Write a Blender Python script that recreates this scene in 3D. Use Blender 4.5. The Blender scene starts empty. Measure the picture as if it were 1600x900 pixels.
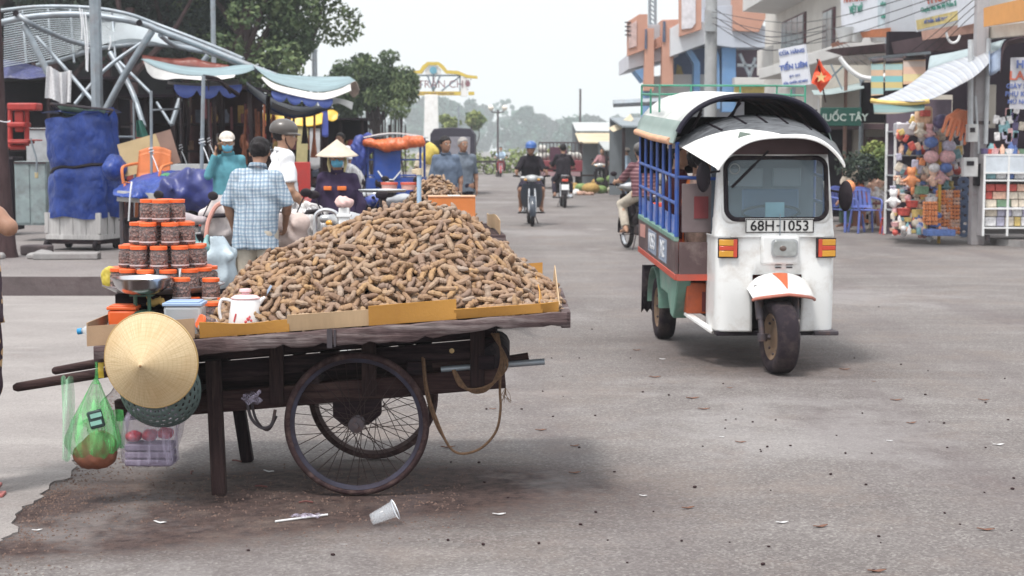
import bpy,bmesh,math,random
import numpy as np
from mathutils import Matrix,Vector
PI=math.pi
R=math.radians
random.seed(7);RNG=np.random.default_rng(7)
C=bpy.context.scene.collection
S=bpy.context.scene
CAMH=1.5;FPX=2500.0;PITCH=math.atan(218/2500)
cd=bpy.data.cameras.new('camera');cam=bpy.data.objects.new('camera',cd);C.objects.link(cam)
cam.location=(0,0,CAMH);cam.rotation_euler=(PI/2-PITCH,0,0)
cd.sensor_width=36;cd.lens=FPX/1600*36;cd.clip_end=5000;cd.clip_start=.1
cd.dof.use_dof=True;cd.dof.focus_distance=7.0;cd.dof.aperture_fstop=6.0
S.camera=cam
SUN_EL=R(64)
w=bpy.data.worlds.new('World');S.world=w;w.use_nodes=True
nt=w.node_tree;bg=nt.nodes['Background']
sky=nt.nodes.new('ShaderNodeTexSky');sky.sky_type='NISHITA';sky.sun_disc=False
sky.sun_elevation=SUN_EL;sky.sun_rotation=R(212)
sky.air_density=1.0;sky.dust_density=4.0;sky.ozone_density=1.0
mx=nt.nodes.new('ShaderNodeMix');mx.data_type='RGBA';mx.inputs[0].default_value=.82
mx.inputs[7].default_value=(9.2,9.4,9.45,1)
nt.links.new(sky.outputs[0],mx.inputs[6])
tcw=nt.nodes.new('ShaderNodeTexCoord');spw=nt.nodes.new('ShaderNodeSeparateXYZ');nt.links.new(tcw.outputs['Generated'],spw.inputs[0])
mrw=nt.nodes.new('ShaderNodeMapRange');mrw.inputs[1].default_value=.05;mrw.inputs[2].default_value=.95;mrw.inputs[3].default_value=1.0;mrw.inputs[4].default_value=1.8;nt.links.new(spw.outputs[2],mrw.inputs[0])
vmw=nt.nodes.new('ShaderNodeVectorMath');vmw.operation='SCALE';nt.links.new(mx.outputs[2],vmw.inputs[0]);nt.links.new(mrw.outputs[0],vmw.inputs['Scale']);nt.links.new(vmw.outputs[0],bg.inputs[0])
bg.inputs[1].default_value=.086
sd=bpy.data.lights.new('sun','SUN');sd.energy=2.3;sd.angle=R(10);sd.color=(1,.96,.9)
so=bpy.data.objects.new('sun',sd);C.objects.link(so)
_az=R(212)
sdir=Vector((math.sin(_az)*math.cos(SUN_EL),math.cos(_az)*math.cos(SUN_EL),math.sin(SUN_EL)))
so.rotation_euler=sdir.to_track_quat('Z','Y').to_euler()
S.view_settings.view_transform='Standard';S.view_settings.look='None'
S.view_settings.exposure=0.5;S.view_settings.gamma=1
try:
 S.cycles.volume_bounces=1;S.cycles.transparent_max_bounces=12;S.cycles.max_bounces=6
except Exception:pass
def ray(px,py):
 u=(px-800)/FPX;v=-(py-450)/FPX
 c,s=math.cos(PITCH),math.sin(PITCH)
 return Vector((u,c+v*s,-s+v*c))
def P(px,py,Y):
 r=ray(px,py);t=Y/r.y
 return Vector((r.x*t,Y,CAMH+r.z*t))
def G(px,py,z=0):
 r=ray(px,py);t=(z-CAMH)/r.z
 return Vector((r.x*t,r.y*t,z))
def PX(px,py,X):
 r=ray(px,py);t=X/r.x
 return Vector((X,r.y*t,CAMH+r.z*t))
def tag(o,label=None,cat=None,group=None,kind=None):
 if label:o['label']=label
 if cat:o['category']=cat
 if group:o['group']=group
 if kind:o['kind']=kind
 return o
def thing(name,label,cat,loc=(0,0,0),rz=0,group=None,rot=None,wc=False):
 o=bpy.data.objects.new(name,None);C.objects.link(o)
 o.location=loc;o.rotation_euler=rot if rot else(0,0,rz);o.empty_display_size=.1
 if wc:WC[o.name]=Vector(loc)
 return tag(o,label,cat,group)
WC={}
def top_of(o):
 while o.parent:o=o.parent
 return o
def copy_tree(o,parent=None):
 c=o.copy();C.objects.link(c);c.parent=parent
 for ch in[x for x in o.children]:copy_tree(ch,c)
 return c
def dup(o,loc=None,rz=None,label=None,group=None,scale=None):
 c=copy_tree(o)
 if loc is not None:c.location=loc
 if rz is not None:c.rotation_euler=(0,0,rz)if not hasattr(rz,'__len__')else rz
 if label:c['label']=label
 if group:c['group']=group
 if scale:c.scale=(scale,)*3
 return c
def rotz(a):return Matrix.Rotation(a,4,'Z')
def TR(loc=(0,0,0),rx=0,ry=0,rz=0):
 return Matrix.Translation(loc)@Matrix.Rotation(rz,4,'Z')@Matrix.Rotation(ry,4,'Y')@Matrix.Rotation(rx,4,'X')
def frame_from(z,x_hint=Vector((1,0,0))):
 z=Vector(z).normalized();x=Vector(x_hint)
 if abs(z.dot(x))>.95:x=Vector((0,1,0))
 y=z.cross(x).normalized();x=y.cross(z)
 return Matrix((x,y,z)).transposed()
def mesh_obj(name,V,F,m,parent=None,smooth=True,sharp=38,mi=None,attr=None,loc=None,bevel=0):
 V=np.asarray(V,dtype=np.float64)
 if parent is not None:
  t=top_of(parent)
  if t.name in WC:V=V-np.array(WC[t.name])
 elif loc is not None:V=V-np.array(loc)
 me=bpy.data.meshes.new(name)
 if isinstance(F,np.ndarray):
  n,k=F.shape
  me.vertices.add(len(V));me.vertices.foreach_set('co',V.astype(np.float32).ravel())
  me.loops.add(n*k);me.loops.foreach_set('vertex_index',F.astype(np.int32).ravel())
  me.polygons.add(n);me.polygons.foreach_set('loop_start',np.arange(0,n*k,k,dtype=np.int32))
  me.update(calc_edges=True)
 else:
  me.from_pydata(V.tolist(),[],F);me.update()
 ms=m if isinstance(m,(list,tuple))else[m]
 for q in ms:me.materials.append(q)
 if mi is not None:me.polygons.foreach_set('material_index',np.asarray(mi,dtype=np.int32))
 if smooth:
  me.shade_smooth()
  if sharp:me.set_sharp_from_angle(angle=R(sharp))
 else:me.shade_flat()
 if attr is not None:
  a=me.attributes.new('rnd','FLOAT','POINT');a.data.foreach_set('value',np.asarray(attr,dtype=np.float32))
 o=bpy.data.objects.new(name,me);C.objects.link(o)
 if parent is not None:o.parent=parent
 elif loc is not None:o.location=loc
 if bevel:
  b=o.modifiers.new('bevel','BEVEL');b.width=bevel;b.segments=2;b.limit_method='ANGLE';b.angle_limit=R(40)
 return o
class MB:
 def __init__(s):s.v=[];s.f=[];s.mi=[];s.m=0;s.M=None
 def add(s,V,F):
  b=len(s.v)
  if s.M is not None:V=[s.M@Vector(p)for p in V]
  s.v+=[tuple(p)for p in V];s.f+=[tuple(b+i for i in q)for q in F];s.mi+=[s.m]*len(F)
  return s
 def box(s,c,d,M=None):
  x,y,z=(q/2 for q in d);V=[Vector((a*x,b*y,e*z))for e in(-1,1)for b in(-1,1)for a in(-1,1)]
  T=Matrix.Translation(c)@(M.to_4x4()if M is not None else Matrix())
  return s.add([T@p for p in V],[(0,2,3,1),(4,5,7,6),(0,1,5,4),(2,6,7,3),(0,4,6,2),(1,3,7,5)])
 def hexa(s,A,B):
  V=list(A)+list(B)
  return s.add(V,[(3,2,1,0),(4,5,6,7)]+[(i,(i+1)%4,4+(i+1)%4,4+i)for i in range(4)])
 def bar(s,a,b,w,h,up=(0,0,1),roll=0):
  a,b=Vector(a),Vector(b);d=(b-a);L=d.length;d.normalize();u=Vector(up)
  if abs(d.dot(u))>.98:u=Vector((1,0,0))
  x=d.cross(u).normalized();u=x.cross(d)
  if roll:q=Matrix.Rotation(roll,3,d);x=q@x;u=q@u
  Mx=Matrix((x,d,u)).transposed()
  return s.box((a+b)/2,(w,L,h),Mx)
 def tube(s,pts,r,n=8,caps=True,closed=False):
  pts=[Vector(p)for p in pts];N=len(pts);V=[];F=[]
  rs=r if hasattr(r,'__len__')else[r]*N;pu=None
  for i,p in enumerate(pts):
   if closed:d=pts[(i+1)%N]-pts[i-1]
   else:d=pts[min(i+1,N-1)]-pts[max(i-1,0)]
   d.normalize()
   if pu is None:
    h=Vector((0,0,1))if abs(d.z)<.9 else Vector((1,0,0));pu=(h-d*h.dot(d)).normalized()
   else:
    pu=pu-d*pu.dot(d)
    pu=pu.normalized()if pu.length>1e-6 else Vector((1,0,0))
   w_=d.cross(pu)
   for k in range(n):
    a=2*PI*k/n;V.append(p+(pu*math.cos(a)+w_*math.sin(a))*rs[i])
  for i in range(N if closed else N-1):
   j=(i+1)%N
   for k in range(n):F.append((i*n+k,i*n+(k+1)%n,j*n+(k+1)%n,j*n+k))
  if caps and not closed:F+=[tuple(range(n))[::-1],tuple((N-1)*n+k for k in range(n))]
  return s.add(V,F)
 def lathe(s,prof,n=24,M=None,skip=None,a0=0,a1=2*PI):
  V=[];F=[];full=abs(a1-a0-2*PI)<1e-6;m=n if full else n+1
  for r,z in prof:
   for k in range(m):
    a=a0+(a1-a0)*k/n;V.append(Vector((r*math.cos(a),r*math.sin(a),z)))
  for i in range(len(prof)-1):
   for k in range(n):
    if skip and skip(i,k):continue
    F.append((i*m+k,i*m+(k+1)%m,(i+1)*m+(k+1)%m,(i+1)*m+k))
  if M is not None:V=[M@p for p in V]
  return s.add(V,F)
 def sph(s,c,r,n=12,m=8,M=None):
  r=r if hasattr(r,'__len__')else(r,)*3
  prof=[(math.sin(PI*i/m),-math.cos(PI*i/m))for i in range(m+1)]
  prof[0]=(.001,-1);prof[-1]=(.001,1)
  T=Matrix.Translation(c)@(M.to_4x4()if M is not None else Matrix())@Matrix.Diagonal((*r,1))
  return s.lathe(prof,n,T)
 def prism(s,pts,t,M=None):
  n=len(pts);V=[Vector((x,-t/2,z))for x,z in pts]+[Vector((x,t/2,z))for x,z in pts]
  F=[tuple(range(n)),tuple(range(2*n-1,n-1,-1))]+[((i+1)%n,i,n+i,n+(i+1)%n)for i in range(n)]
  if M is not None:V=[M@p for p in V]
  return s.add(V,F)
 def surf(s,fn,nu,nv,th=0):
  V=[Vector(fn(i/nu,j/nv))for j in range(nv+1)for i in range(nu+1)]
  m=nu+1;F=[(j*m+i,j*m+i+1,(j+1)*m+i+1,(j+1)*m+i)for j in range(nv)for i in range(nu)]
  if th:
   bm=bmesh.new();bv=[bm.verts.new(p)for p in V]
   for q in F:
    try:bm.faces.new([bv[i]for i in q])
    except Exception:pass
   bm.normal_update();N=[b.normal.copy()for b in bv];bm.free()
   K=len(V);V2=V+[V[i]-N[i]*th for i in range(K)]
   F2=F+[tuple(K+i for i in q[::-1])for q in F]
   bd=[j*m for j in range(nv+1)],[j*m+nu for j in range(nv+1)],list(range(m)),[nv*m+i for i in range(m)]
   for e in bd:
    for a,b in zip(e[:-1],e[1:]):F2.append((a,b,K+b,K+a))
   return s.add(V2,F2)
  return s.add(V,F)
 def build(s,name,m,parent=None,smooth=True,sharp=38,bevel=0,loc=None,recalc=False):
  o=mesh_obj(name,s.v,s.f,m,parent,smooth,sharp,s.mi if isinstance(m,(list,tuple))else None,None,loc,bevel)
  if recalc:
   bm=bmesh.new();bm.from_mesh(o.data);bmesh.ops.recalc_face_normals(bm,faces=bm.faces);bm.to_mesh(o.data);bm.free()
  return o
def text_mesh(name,txt,size,m,parent,M,align='CENTER',depth=.0015,bold=0):
 cu=bpy.data.curves.new(name,'FONT');cu.body=txt;cu.size=size;cu.align_x=align;cu.align_y='CENTER'
 cu.extrude=depth;cu.resolution_u=3
 if bold:cu.offset=bold
 to=bpy.data.objects.new('tmp',cu);C.objects.link(to)
 dg=bpy.context.evaluated_depsgraph_get();dg.update()
 me=bpy.data.meshes.new_from_object(to.evaluated_get(dg));bpy.data.objects.remove(to);bpy.data.curves.remove(cu)
 me.name=name;me.materials.clear();me.materials.append(m)
 if parent is not None:
  t=top_of(parent)
  if t.name in WC:M=Matrix.Translation(-WC[t.name])@M
 me.transform(M)
 o=bpy.data.objects.new(name,me);C.objects.link(o);o.parent=parent
 return o
UPR=Matrix(((1,0,0,0),(0,0,-1,0),(0,1,0,0),(0,0,0,1)))
def cap(a,b,ra,rb=None,k=.03,flat=None,cut=None,sub=False):
 return('c',np.array(a,float),np.array(b,float),ra,ra if rb is None else rb,k,flat,cut,sub)
def ell(c,r,Rm=None,k=.03,cut=None,sub=False):
 return('e',np.array(c,float),np.array(r,float),Rm,None,k,None,cut,sub)
def sdf_mesh(prims,h,wob=0,wsc=14,seed=0,pad=.02):
 lo=np.full(3,1e9);hi=-lo
 for p in prims:
  if p[8]:continue
  if p[0]=='c':r=max(p[3],p[4]);lo=np.minimum(lo,np.minimum(p[1],p[2])-r);hi=np.maximum(hi,np.maximum(p[1],p[2])+r)
  else:r=p[2].max();lo=np.minimum(lo,p[1]-r);hi=np.maximum(hi,p[1]+r)
 lo-=pad+2*h;hi+=pad+2*h
 n=np.ceil((hi-lo)/h).astype(int)+1
 V=np.full(n,.25,dtype=np.float32)
 ax=[lo[i]+h*np.arange(n[i])for i in range(3)]
 for p in prims:
  k=p[5]
  if p[0]=='c':r=max(p[3],p[4]);a=np.minimum(p[1],p[2])-r;b=np.maximum(p[1],p[2])+r
  else:r=p[2].max();a=p[1]-r;b=p[1]+r
  mrg=k+3*h+.02
  i0=np.clip(((a-mrg-lo)/h).astype(int),0,n-1);i1=np.clip(((b+mrg-lo)/h).astype(int)+2,1,n)
  X=ax[0][i0[0]:i1[0]][:,None,None];Y=ax[1][i0[1]:i1[1]][None,:,None];Z=ax[2][i0[2]:i1[2]][None,None,:]
  if p[0]=='c':
   ba=p[2]-p[1];L2=max(ba@ba,1e-9)
   px,py,pz=X-p[1][0],Y-p[1][1],Z-p[1][2]
   t=np.clip((px*ba[0]+py*ba[1]+pz*ba[2])/L2,0,1)
   qx,qy,qz=px-ba[0]*t,py-ba[1]*t,pz-ba[2]*t
   if p[6]is not None:
    nv,f=p[6];nv=np.array(nv,float);dn=qx*nv[0]+qy*nv[1]+qz*nv[2]
    d=np.sqrt(qx*qx+qy*qy+qz*qz+(f*f-1)*dn*dn)-(p[3]+(p[4]-p[3])*t)
   else:d=np.sqrt(qx*qx+qy*qy+qz*qz)-(p[3]+(p[4]-p[3])*t)
  else:
   px,py,pz=X-p[1][0]+0*Y+0*Z,Y-p[1][1]+0*X+0*Z,Z-p[1][2]+0*X+0*Y
   if p[3]is not None:
    A=np.array(p[3],float)
    px,py,pz=(A[0,0]*px+A[1,0]*py+A[2,0]*pz,A[0,1]*px+A[1,1]*py+A[2,1]*pz,A[0,2]*px+A[1,2]*py+A[2,2]*pz)
   rr=p[2]
   k0=np.sqrt((px/rr[0])**2+(py/rr[1])**2+(pz/rr[2])**2)
   k1=np.sqrt((px/rr[0]**2)**2+(py/rr[1]**2)**2+(pz/rr[2]**2)**2)+1e-9
   d=k0*(k0-1)/k1
  if p[7]is not None:
   for(cp,cn)in(p[7]if isinstance(p[7],list)else[p[7]]):
    cn=np.array(cn,float);cn=cn/np.linalg.norm(cn)
    d=np.maximum(d,(X-cp[0])*cn[0]+(Y-cp[1])*cn[1]+(Z-cp[2])*cn[2])
  sl=V[i0[0]:i1[0],i0[1]:i1[1],i0[2]:i1[2]]
  if p[8]:
   V[i0[0]:i1[0],i0[1]:i1[1],i0[2]:i1[2]]=np.maximum(sl,-d)
  else:
   hh=np.maximum(k-np.abs(sl-d),0)/k
   V[i0[0]:i1[0],i0[1]:i1[1],i0[2]:i1[2]]=np.minimum(sl,d)-hh*hh*k*.25
 if wob:
  rg=np.random.default_rng(seed)
  X,Y,Z=ax[0][:,None,None],ax[1][None,:,None],ax[2][None,None,:]
  for i in range(6):
   q=rg.normal(size=3)*wsc*(1+.45*i)*np.array([1,1,.6]);ph=rg.uniform(0,6.28)
   V+=(wob/(1+.35*i))*np.sin(q[0]*X+q[1]*Y+q[2]*Z+ph+1.5*np.sin(.7*q[1]*X-.6*q[0]*Z)).astype(np.float32)*.6
 return surfnet(V,lo,h)
def surfnet(V,lo,h):
 V=np.where(V==0,1e-7,V);s=V<0
 n=np.array(V.shape)
 def cs(A,d):return A[d[0]:n[0]-1+d[0],d[1]:n[1]-1+d[1],d[2]:n[2]-1+d[2]]
 cor=[(a,b,c)for a in(0,1)for b in(0,1)for c in(0,1)]
 cnt=sum(cs(s,d).astype(np.int8)for d in cor)
 act=(cnt>0)&(cnt<8);idx=np.full(act.shape,-1,np.int64);idx[act]=np.arange(act.sum())
 base=np.argwhere(act).astype(float);acc=np.zeros_like(base);num=np.zeros(len(base))
 cv={d:cs(V,d)[act]for d in cor}
 for d in cor:
  for a in range(3):
   if d[a]==0:
    e=list(d);e[a]=1;e=tuple(e);v0,v1=cv[d],cv[e];m=(v0<0)!=(v1<0)
    t=v0[m]/(v0[m]-v1[m]);q=np.tile(np.array(d,float),(m.sum(),1));q[:,a]+=t
    acc[m]+=q;num[m]+=1
 P_=lo+h*(base+acc/num[:,None])
 Fs=[]
 for a in range(3):
  b,c=(a+1)%3,(a+2)%3
  s0=[slice(1,-1)]*3;s0[a]=slice(0,-1);s1=list(s0);s1[a]=slice(1,None)
  A,B=s[tuple(s0)],s[tuple(s1)];ch=np.argwhere(A!=B)
  if len(ch)==0:continue
  fl=A[A!=B]
  off=np.zeros(3,int);off[b]=1;off[c]=1;cell=ch+off
  def g(db,dc):
   q=cell.copy();q[:,b]+=db;q[:,c]+=dc;return idx[q[:,0],q[:,1],q[:,2]]
  Q=np.stack([g(-1,-1),g(0,-1),g(0,0),g(-1,0)],1);Q[~fl]=Q[~fl][:,::-1];Fs.append(Q)
 F=np.concatenate(Fs);F=F[(F>=0).all(1)]
 return P_,F
def sdf_obj(name,prims,h,m,parent=None,wob=0,wsc=14,seed=0,loc=None,smooth_it=1):
 V,F=sdf_mesh(prims,h,wob,wsc,seed)
 o=mesh_obj(name,V,F,m,parent,True,0,loc=loc)
 if smooth_it:
  s=o.modifiers.new('smooth','SMOOTH');s.factor=.5;s.iterations=smooth_it
 return o
def newmat(name):
 m=bpy.data.materials.new(name);m.use_nodes=True
 return m,m.node_tree,m.node_tree.nodes['Principled BSDF']
def NN(t,typ,**kw):
 n=t.nodes.new(typ)
 for k,v in kw.items():
  if k=='i':
   for a,b in v.items():n.inputs[a].default_value=b
  else:setattr(n,k,v)
 return n
def col4(c):return(*c,1)if len(c)==3 else c
def mixc(t,fac,a,b,mode='MIX'):
 n=t.nodes.new('ShaderNodeMix');n.data_type='RGBA';n.blend_type=mode
 for i,q in((0,fac),(6,a),(7,b)):
  if isinstance(q,bpy.types.NodeSocket):t.links.new(q,n.inputs[i])
  else:n.inputs[i].default_value=q if i==0 else col4(q)
 return n.outputs[2]
def ramp(t,src,a,b,ca=(0,0,0),cb=(1,1,1)):
 n=t.nodes.new('ShaderNodeValToRGB');e=n.color_ramp.elements
 e[0].position=a;e[1].position=b;e[0].color=col4(ca);e[1].color=col4(cb)
 t.links.new(src,n.inputs[0]);return n.outputs[0]
def math_(t,op,a,b=None):
 n=t.nodes.new('ShaderNodeMath');n.operation=op
 for i,q in((0,a),(1,b)):
  if q is None:continue
  if isinstance(q,bpy.types.NodeSocket):t.links.new(q,n.inputs[i])
  else:n.inputs[i].default_value=q
 return n.outputs[0]
def coords(t,sc=(1,1,1),rot=(0,0,0),kind='Object'):
 tc=t.nodes.new('ShaderNodeTexCoord');mp=t.nodes.new('ShaderNodeMapping')
 mp.inputs[3].default_value=sc;mp.inputs[2].default_value=rot
 t.links.new(tc.outputs[kind],mp.inputs[0]);return mp.outputs[0]
def noise_(t,vec,scale,det=4,rough=.6):
 n=NN(t,'ShaderNodeTexNoise',i={'Scale':scale,'Detail':det,'Roughness':rough})
 t.links.new(vec,n.inputs['Vector']);return n.outputs[0]
def bumpn(t,b,h,s,d=.01):
 n=NN(t,'ShaderNodeBump',i={'Strength':s,'Distance':d});t.links.new(h,n.inputs['Height'])
 t.links.new(n.outputs[0],b.inputs['Normal']);return n
def M(name,c,rough=.7,metal=0,var=.18,vs=5,dirt=None,dscale=3,damt=.5,bump=0,bs=60,coat=0,spec=.5,st=(1,1,1),ovar=0,emit=None,alpha=1,trans=0,sss=0):
 m,t,b=newmat(name)
 v=coords(t,st)
 n=noise_(t,v,vs,5)
 lo=tuple(q*(1-var)for q in c);hi=tuple(min(1,q*(1+var))for q in c)
 o=mixc(t,ramp(t,n,.3,.7),lo,hi)
 if dirt:
  d=noise_(t,v,dscale,7,.7)
  o=mixc(t,math_(t,'MULTIPLY',ramp(t,d,.48,.66),damt),o,dirt)
 if ovar:
  oi=t.nodes.new('ShaderNodeObjectInfo')
  hs=NN(t,'ShaderNodeHueSaturation');t.links.new(o,hs.inputs['Color'])
  t.links.new(math_(t,'ADD',math_(t,'MULTIPLY',oi.outputs['Random'],ovar),1-ovar/2),hs.inputs['Value']);o=hs.outputs[0]
 t.links.new(o,b.inputs['Base Color'])
 b.inputs['Roughness'].default_value=rough;b.inputs['Metallic'].default_value=metal
 b.inputs['Specular IOR Level'].default_value=spec if max(c)>.09 or coat or metal or spec!=.5 else.22
 if coat:b.inputs['Coat Weight'].default_value=coat
 if bump:bumpn(t,b,noise_(t,v,bs,4),bump)
 if alpha<1:b.inputs['Alpha'].default_value=alpha
 if trans:b.inputs['Transmission Weight'].default_value=trans
 if sss:b.inputs['Subsurface Weight'].default_value=sss;b.inputs['Subsurface Radius'].default_value=(.02,.008,.004)
 if emit:b.inputs['Emission Color'].default_value=col4(emit[0]);b.inputs['Emission Strength'].default_value=emit[1]
 return m
DUST=(.30,.25,.22)
black=M('black_plastic',(.012,.008,.013),.5,var=.3,dirt=(.07,.05,.055),damt=.3,ovar=.3)
rubber=M('rubber',(.020,.015,.020),.85,var=.3,dirt=(.11,.085,.08),damt=.5,dscale=9)
chrome=M('chrome',(.6,.6,.62),.22,1,dirt=(.3,.28,.27),damt=.3,dscale=20)
steel=M('galvanised_steel',(.29,.33,.37),.5,.55,var=.15,vs=9,dirt=(.25,.2,.18),damt=.35,dscale=5)
darksteel=M('dark_steel',(.07,.06,.07),.6,.5,dirt=(.16,.08,.05),damt=.5,dscale=12)
greypaint=M('grey_paint',(.33,.35,.37),.55,dirt=DUST,damt=.4)
white=M('white_paint',(.78,.78,.77),.45,dirt=(.42,.38,.34),damt=.3,var=.05)
plwhite=M('white_plastic',(.74,.75,.76),.4,var=.06,dirt=(.5,.46,.42),damt=.25)
skin=M('skin',(.42,.24,.16),.55,var=.12,vs=25,sss=.05)
skin2=M('tanned_skin',(.30,.16,.105),.55,var=.12,vs=25,sss=.05)
hair=M('black_hair',(.014,.011,.013),.5,var=.4,vs=60,bump=.6,bs=140,st=(1,1,.2))
greyhair=M('grey_hair',(.30,.28,.27),.6,var=.4,vs=60,bump=.6,bs=140)
eyem=M('eye_white',(.65,.62,.58),.25,var=.02);iris=M('iris',(.02,.012,.01),.15,var=.02)
lipm=M('lip',(.28,.11,.09),.5,var=.1)
def cloth(name,c,var=.15,**k):return M(name,c,.9,var=var,vs=18,bump=.25,bs=420,spec=.2,**k)
c_white=cloth('white_cotton',(.80,.81,.84),.05)
c_navy=cloth('navy_cotton',(.050,.035,.078))
c_black=cloth('black_cotton',(.018,.014,.020),.3)
c_cyan=cloth('cyan_cotton',(.09,.26,.32))
c_beige=cloth('beige_cotton',(.50,.45,.38))
c_blueg=cloth('grey_blue_cotton',(.115,.15,.215))
c_greyb=cloth('blue_grey_cotton',(.13,.155,.195))
c_dark=cloth('dark_trousers',(.032,.026,.042))
c_maroon=cloth('maroon_cotton',(.10,.03,.04))
c_pale=cloth('pale_blue_cotton',(.45,.58,.72))
c_pink=cloth('dusty_pink_cotton',(.38,.20,.22))
c_cream=cloth('cream_cotton',(.60,.53,.42))
maskblue=cloth('blue_mask',(.16,.50,.72),.06)
orangec=cloth('orange_cloth',(.75,.20,.06),.12)
red=M('red_paint',(.42,.035,.03),.45,dirt=(.12,.04,.04),damt=.5)
orangepl=M('orange_plastic',(.78,.13,.03),.38,var=.08,dirt=(.5,.16,.08),damt=.2)
lidm=M('orange_lid',(.82,.14,.035),.42,var=.06,ovar=.16)
bluepl=M('blue_plastic',(.10,.14,.42),.4,var=.1,dirt=(.2,.2,.3),damt=.25)
yellowpl=M('yellow_plastic',(.70,.48,.05),.4,var=.1)
greenp=M('green_paint',(.10,.28,.20),.5,dirt=(.25,.26,.22),damt=.5)
bluep=M('blue_paint',(.025,.075,.30),.42,dirt=(.12,.13,.2),damt=.4,dscale=8)
orangep=M('orange_paint',(.62,.17,.07),.6,dirt=(.4,.2,.14),damt=.4)
foamw=M('foam_white',(.72,.72,.70),.8,var=.05)
cardb=M('cardboard_orange',(.47,.235,.05),.85,var=.10,vs=3,bump=.15,bs=90,dirt=(.30,.13,.03),damt=.35,dscale=6)
cardp=M('cardboard_pale',(.47,.33,.20),.85,var=.08,vs=6,bump=.2,bs=150,st=(6,1,1))
cardc=M('cardboard_brown',(.36,.24,.15),.88,var=.12,bump=.15,bs=90,dirt=(.22,.13,.09),damt=.4)
concrete=M('concrete',(.30,.29,.29),.9,var=.22,vs=4,dirt=(.15,.12,.12),damt=.55,dscale=2.2,bump=.4,bs=45)
plaster=M('white_plaster',(.62,.61,.60),.85,var=.08,vs=1.2,dirt=(.40,.37,.36),damt=.45,dscale=.6)
plaster2=M('cream_plaster',(.52,.48,.42),.88,var=.1,vs=1.2,dirt=(.3,.25,.24),damt=.5,dscale=.8)
orangew=M('orange_wall',(.50,.27,.20),.85,var=.08,vs=1,dirt=(.4,.17,.12),damt=.3,dscale=.8)
bluew=M('blue_wall',(.15,.30,.55),.85,var=.1,vs=1,dirt=(.3,.38,.5),damt=.4,dscale=.8)
greyw=M('grey_wall',(.42,.44,.48),.85,var=.1,vs=1,dirt=(.3,.3,.33),damt=.4,dscale=.8)
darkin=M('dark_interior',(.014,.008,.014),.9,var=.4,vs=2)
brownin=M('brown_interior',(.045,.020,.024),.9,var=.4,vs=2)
greysheet=M('roof_sheet_grey',(.24,.28,.31),.7,.2,var=.15,vs=2,dirt=(.13,.1,.1),damt=.5,dscale=1.5)
bark=M('bark',(.06,.036,.038),.95,var=.35,vs=14,bump=.9,bs=26,st=(1,1,.22))
woodd=None
def wood(name,a,b,c,rough=.85,ax=(1.2,14,14),paint=None):
 m,t,bs=newmat(name)
 v=coords(t,ax)
 n=noise_(t,v,4.5,9,.72);o=mixc(t,ramp(t,n,.34,.66),a,b)
 n2=noise_(t,coords(t,(ax[0]*.4,ax[1]*.35,ax[2]*.35)),3.2,6,.7);o=mixc(t,ramp(t,n2,.5,.68),o,c)
 if paint:
  n3=noise_(t,coords(t,(3,3,3)),6,8,.75);o=mixc(t,ramp(t,n3,.40,.5),o,paint)
 t.links.new(o,bs.inputs['Base Color']);bs.inputs['Roughness'].default_value=rough
 bs.inputs['Specular IOR Level'].default_value=.25
 bumpn(t,bs,n,.8,.012);return m
wplank=wood('weathered_plank',(.040,.024,.028),(.150,.105,.105),(.25,.215,.215))
wdark=wood('dark_wood',(.008,.005,.008),(.030,.017,.021),(.055,.034,.036))
wmid=wood('brown_wood',(.018,.009,.011),(.055,.029,.028),(.085,.052,.047))
wmidv=wood('brown_wood_upright',(.014,.008,.010),(.046,.026,.026),(.075,.047,.043),ax=(14,14,1.2))
wdarkv=wood('dark_wood_upright',(.008,.005,.008),(.030,.017,.021),(.055,.034,.036),ax=(14,14,1.2))
wwhite=wood('whitewashed_wood',(.46,.44,.44),(.62,.61,.60),(.68,.67,.66),ax=(9,9,1.0))
def glassy(name,c,alpha,rough=.1,trans=0):
 m,t,b=newmat(name);b.inputs['Base Color'].default_value=col4(c);b.inputs['Roughness'].default_value=rough
 b.inputs['Alpha'].default_value=alpha;b.inputs['Specular IOR Level'].default_value=.8
 if trans:b.inputs['Transmission Weight'].default_value=trans
 return m
jarpl=glassy('clear_plastic_jar',(.75,.72,.74),.10,.10)
clearpl=glassy('clear_plastic',(.80,.86,.92),.42,.2)
windg=glassy('windscreen_glass',(.30,.40,.45),.36,.04)
shopglass=glassy('shop_glass',(.35,.45,.50),.45,.08)
def filmbag(name,c,alpha,lo=.2):
 m,t,b=newmat(name)
 v=coords(t,(9,9,1.1));n=noise_(t,v,3.4,5,.6);w2=ramp(t,n,.42,.62)
 o=mixc(t,w2,tuple(q*.75 for q in c),tuple(min(1,q*1.35+.03)for q in c));t.links.new(o,b.inputs['Base Color'])
 a=math_(t,'ADD',math_(t,'MULTIPLY',w2,alpha-lo),lo);t.links.new(a,b.inputs['Alpha'])
 b.inputs['Roughness'].default_value=.22;bumpn(t,b,n,.7,.02);return m
gbag=filmbag('green_film',(.10,.50,.14),.58,.26)
gbag2=filmbag('pale_green_film',(.35,.62,.42),.45,.22)
cbag=filmbag('clear_film',(.42,.38,.50),.42,.20)
wbag=filmbag('white_film',(.80,.76,.76),.96,.80)
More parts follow.
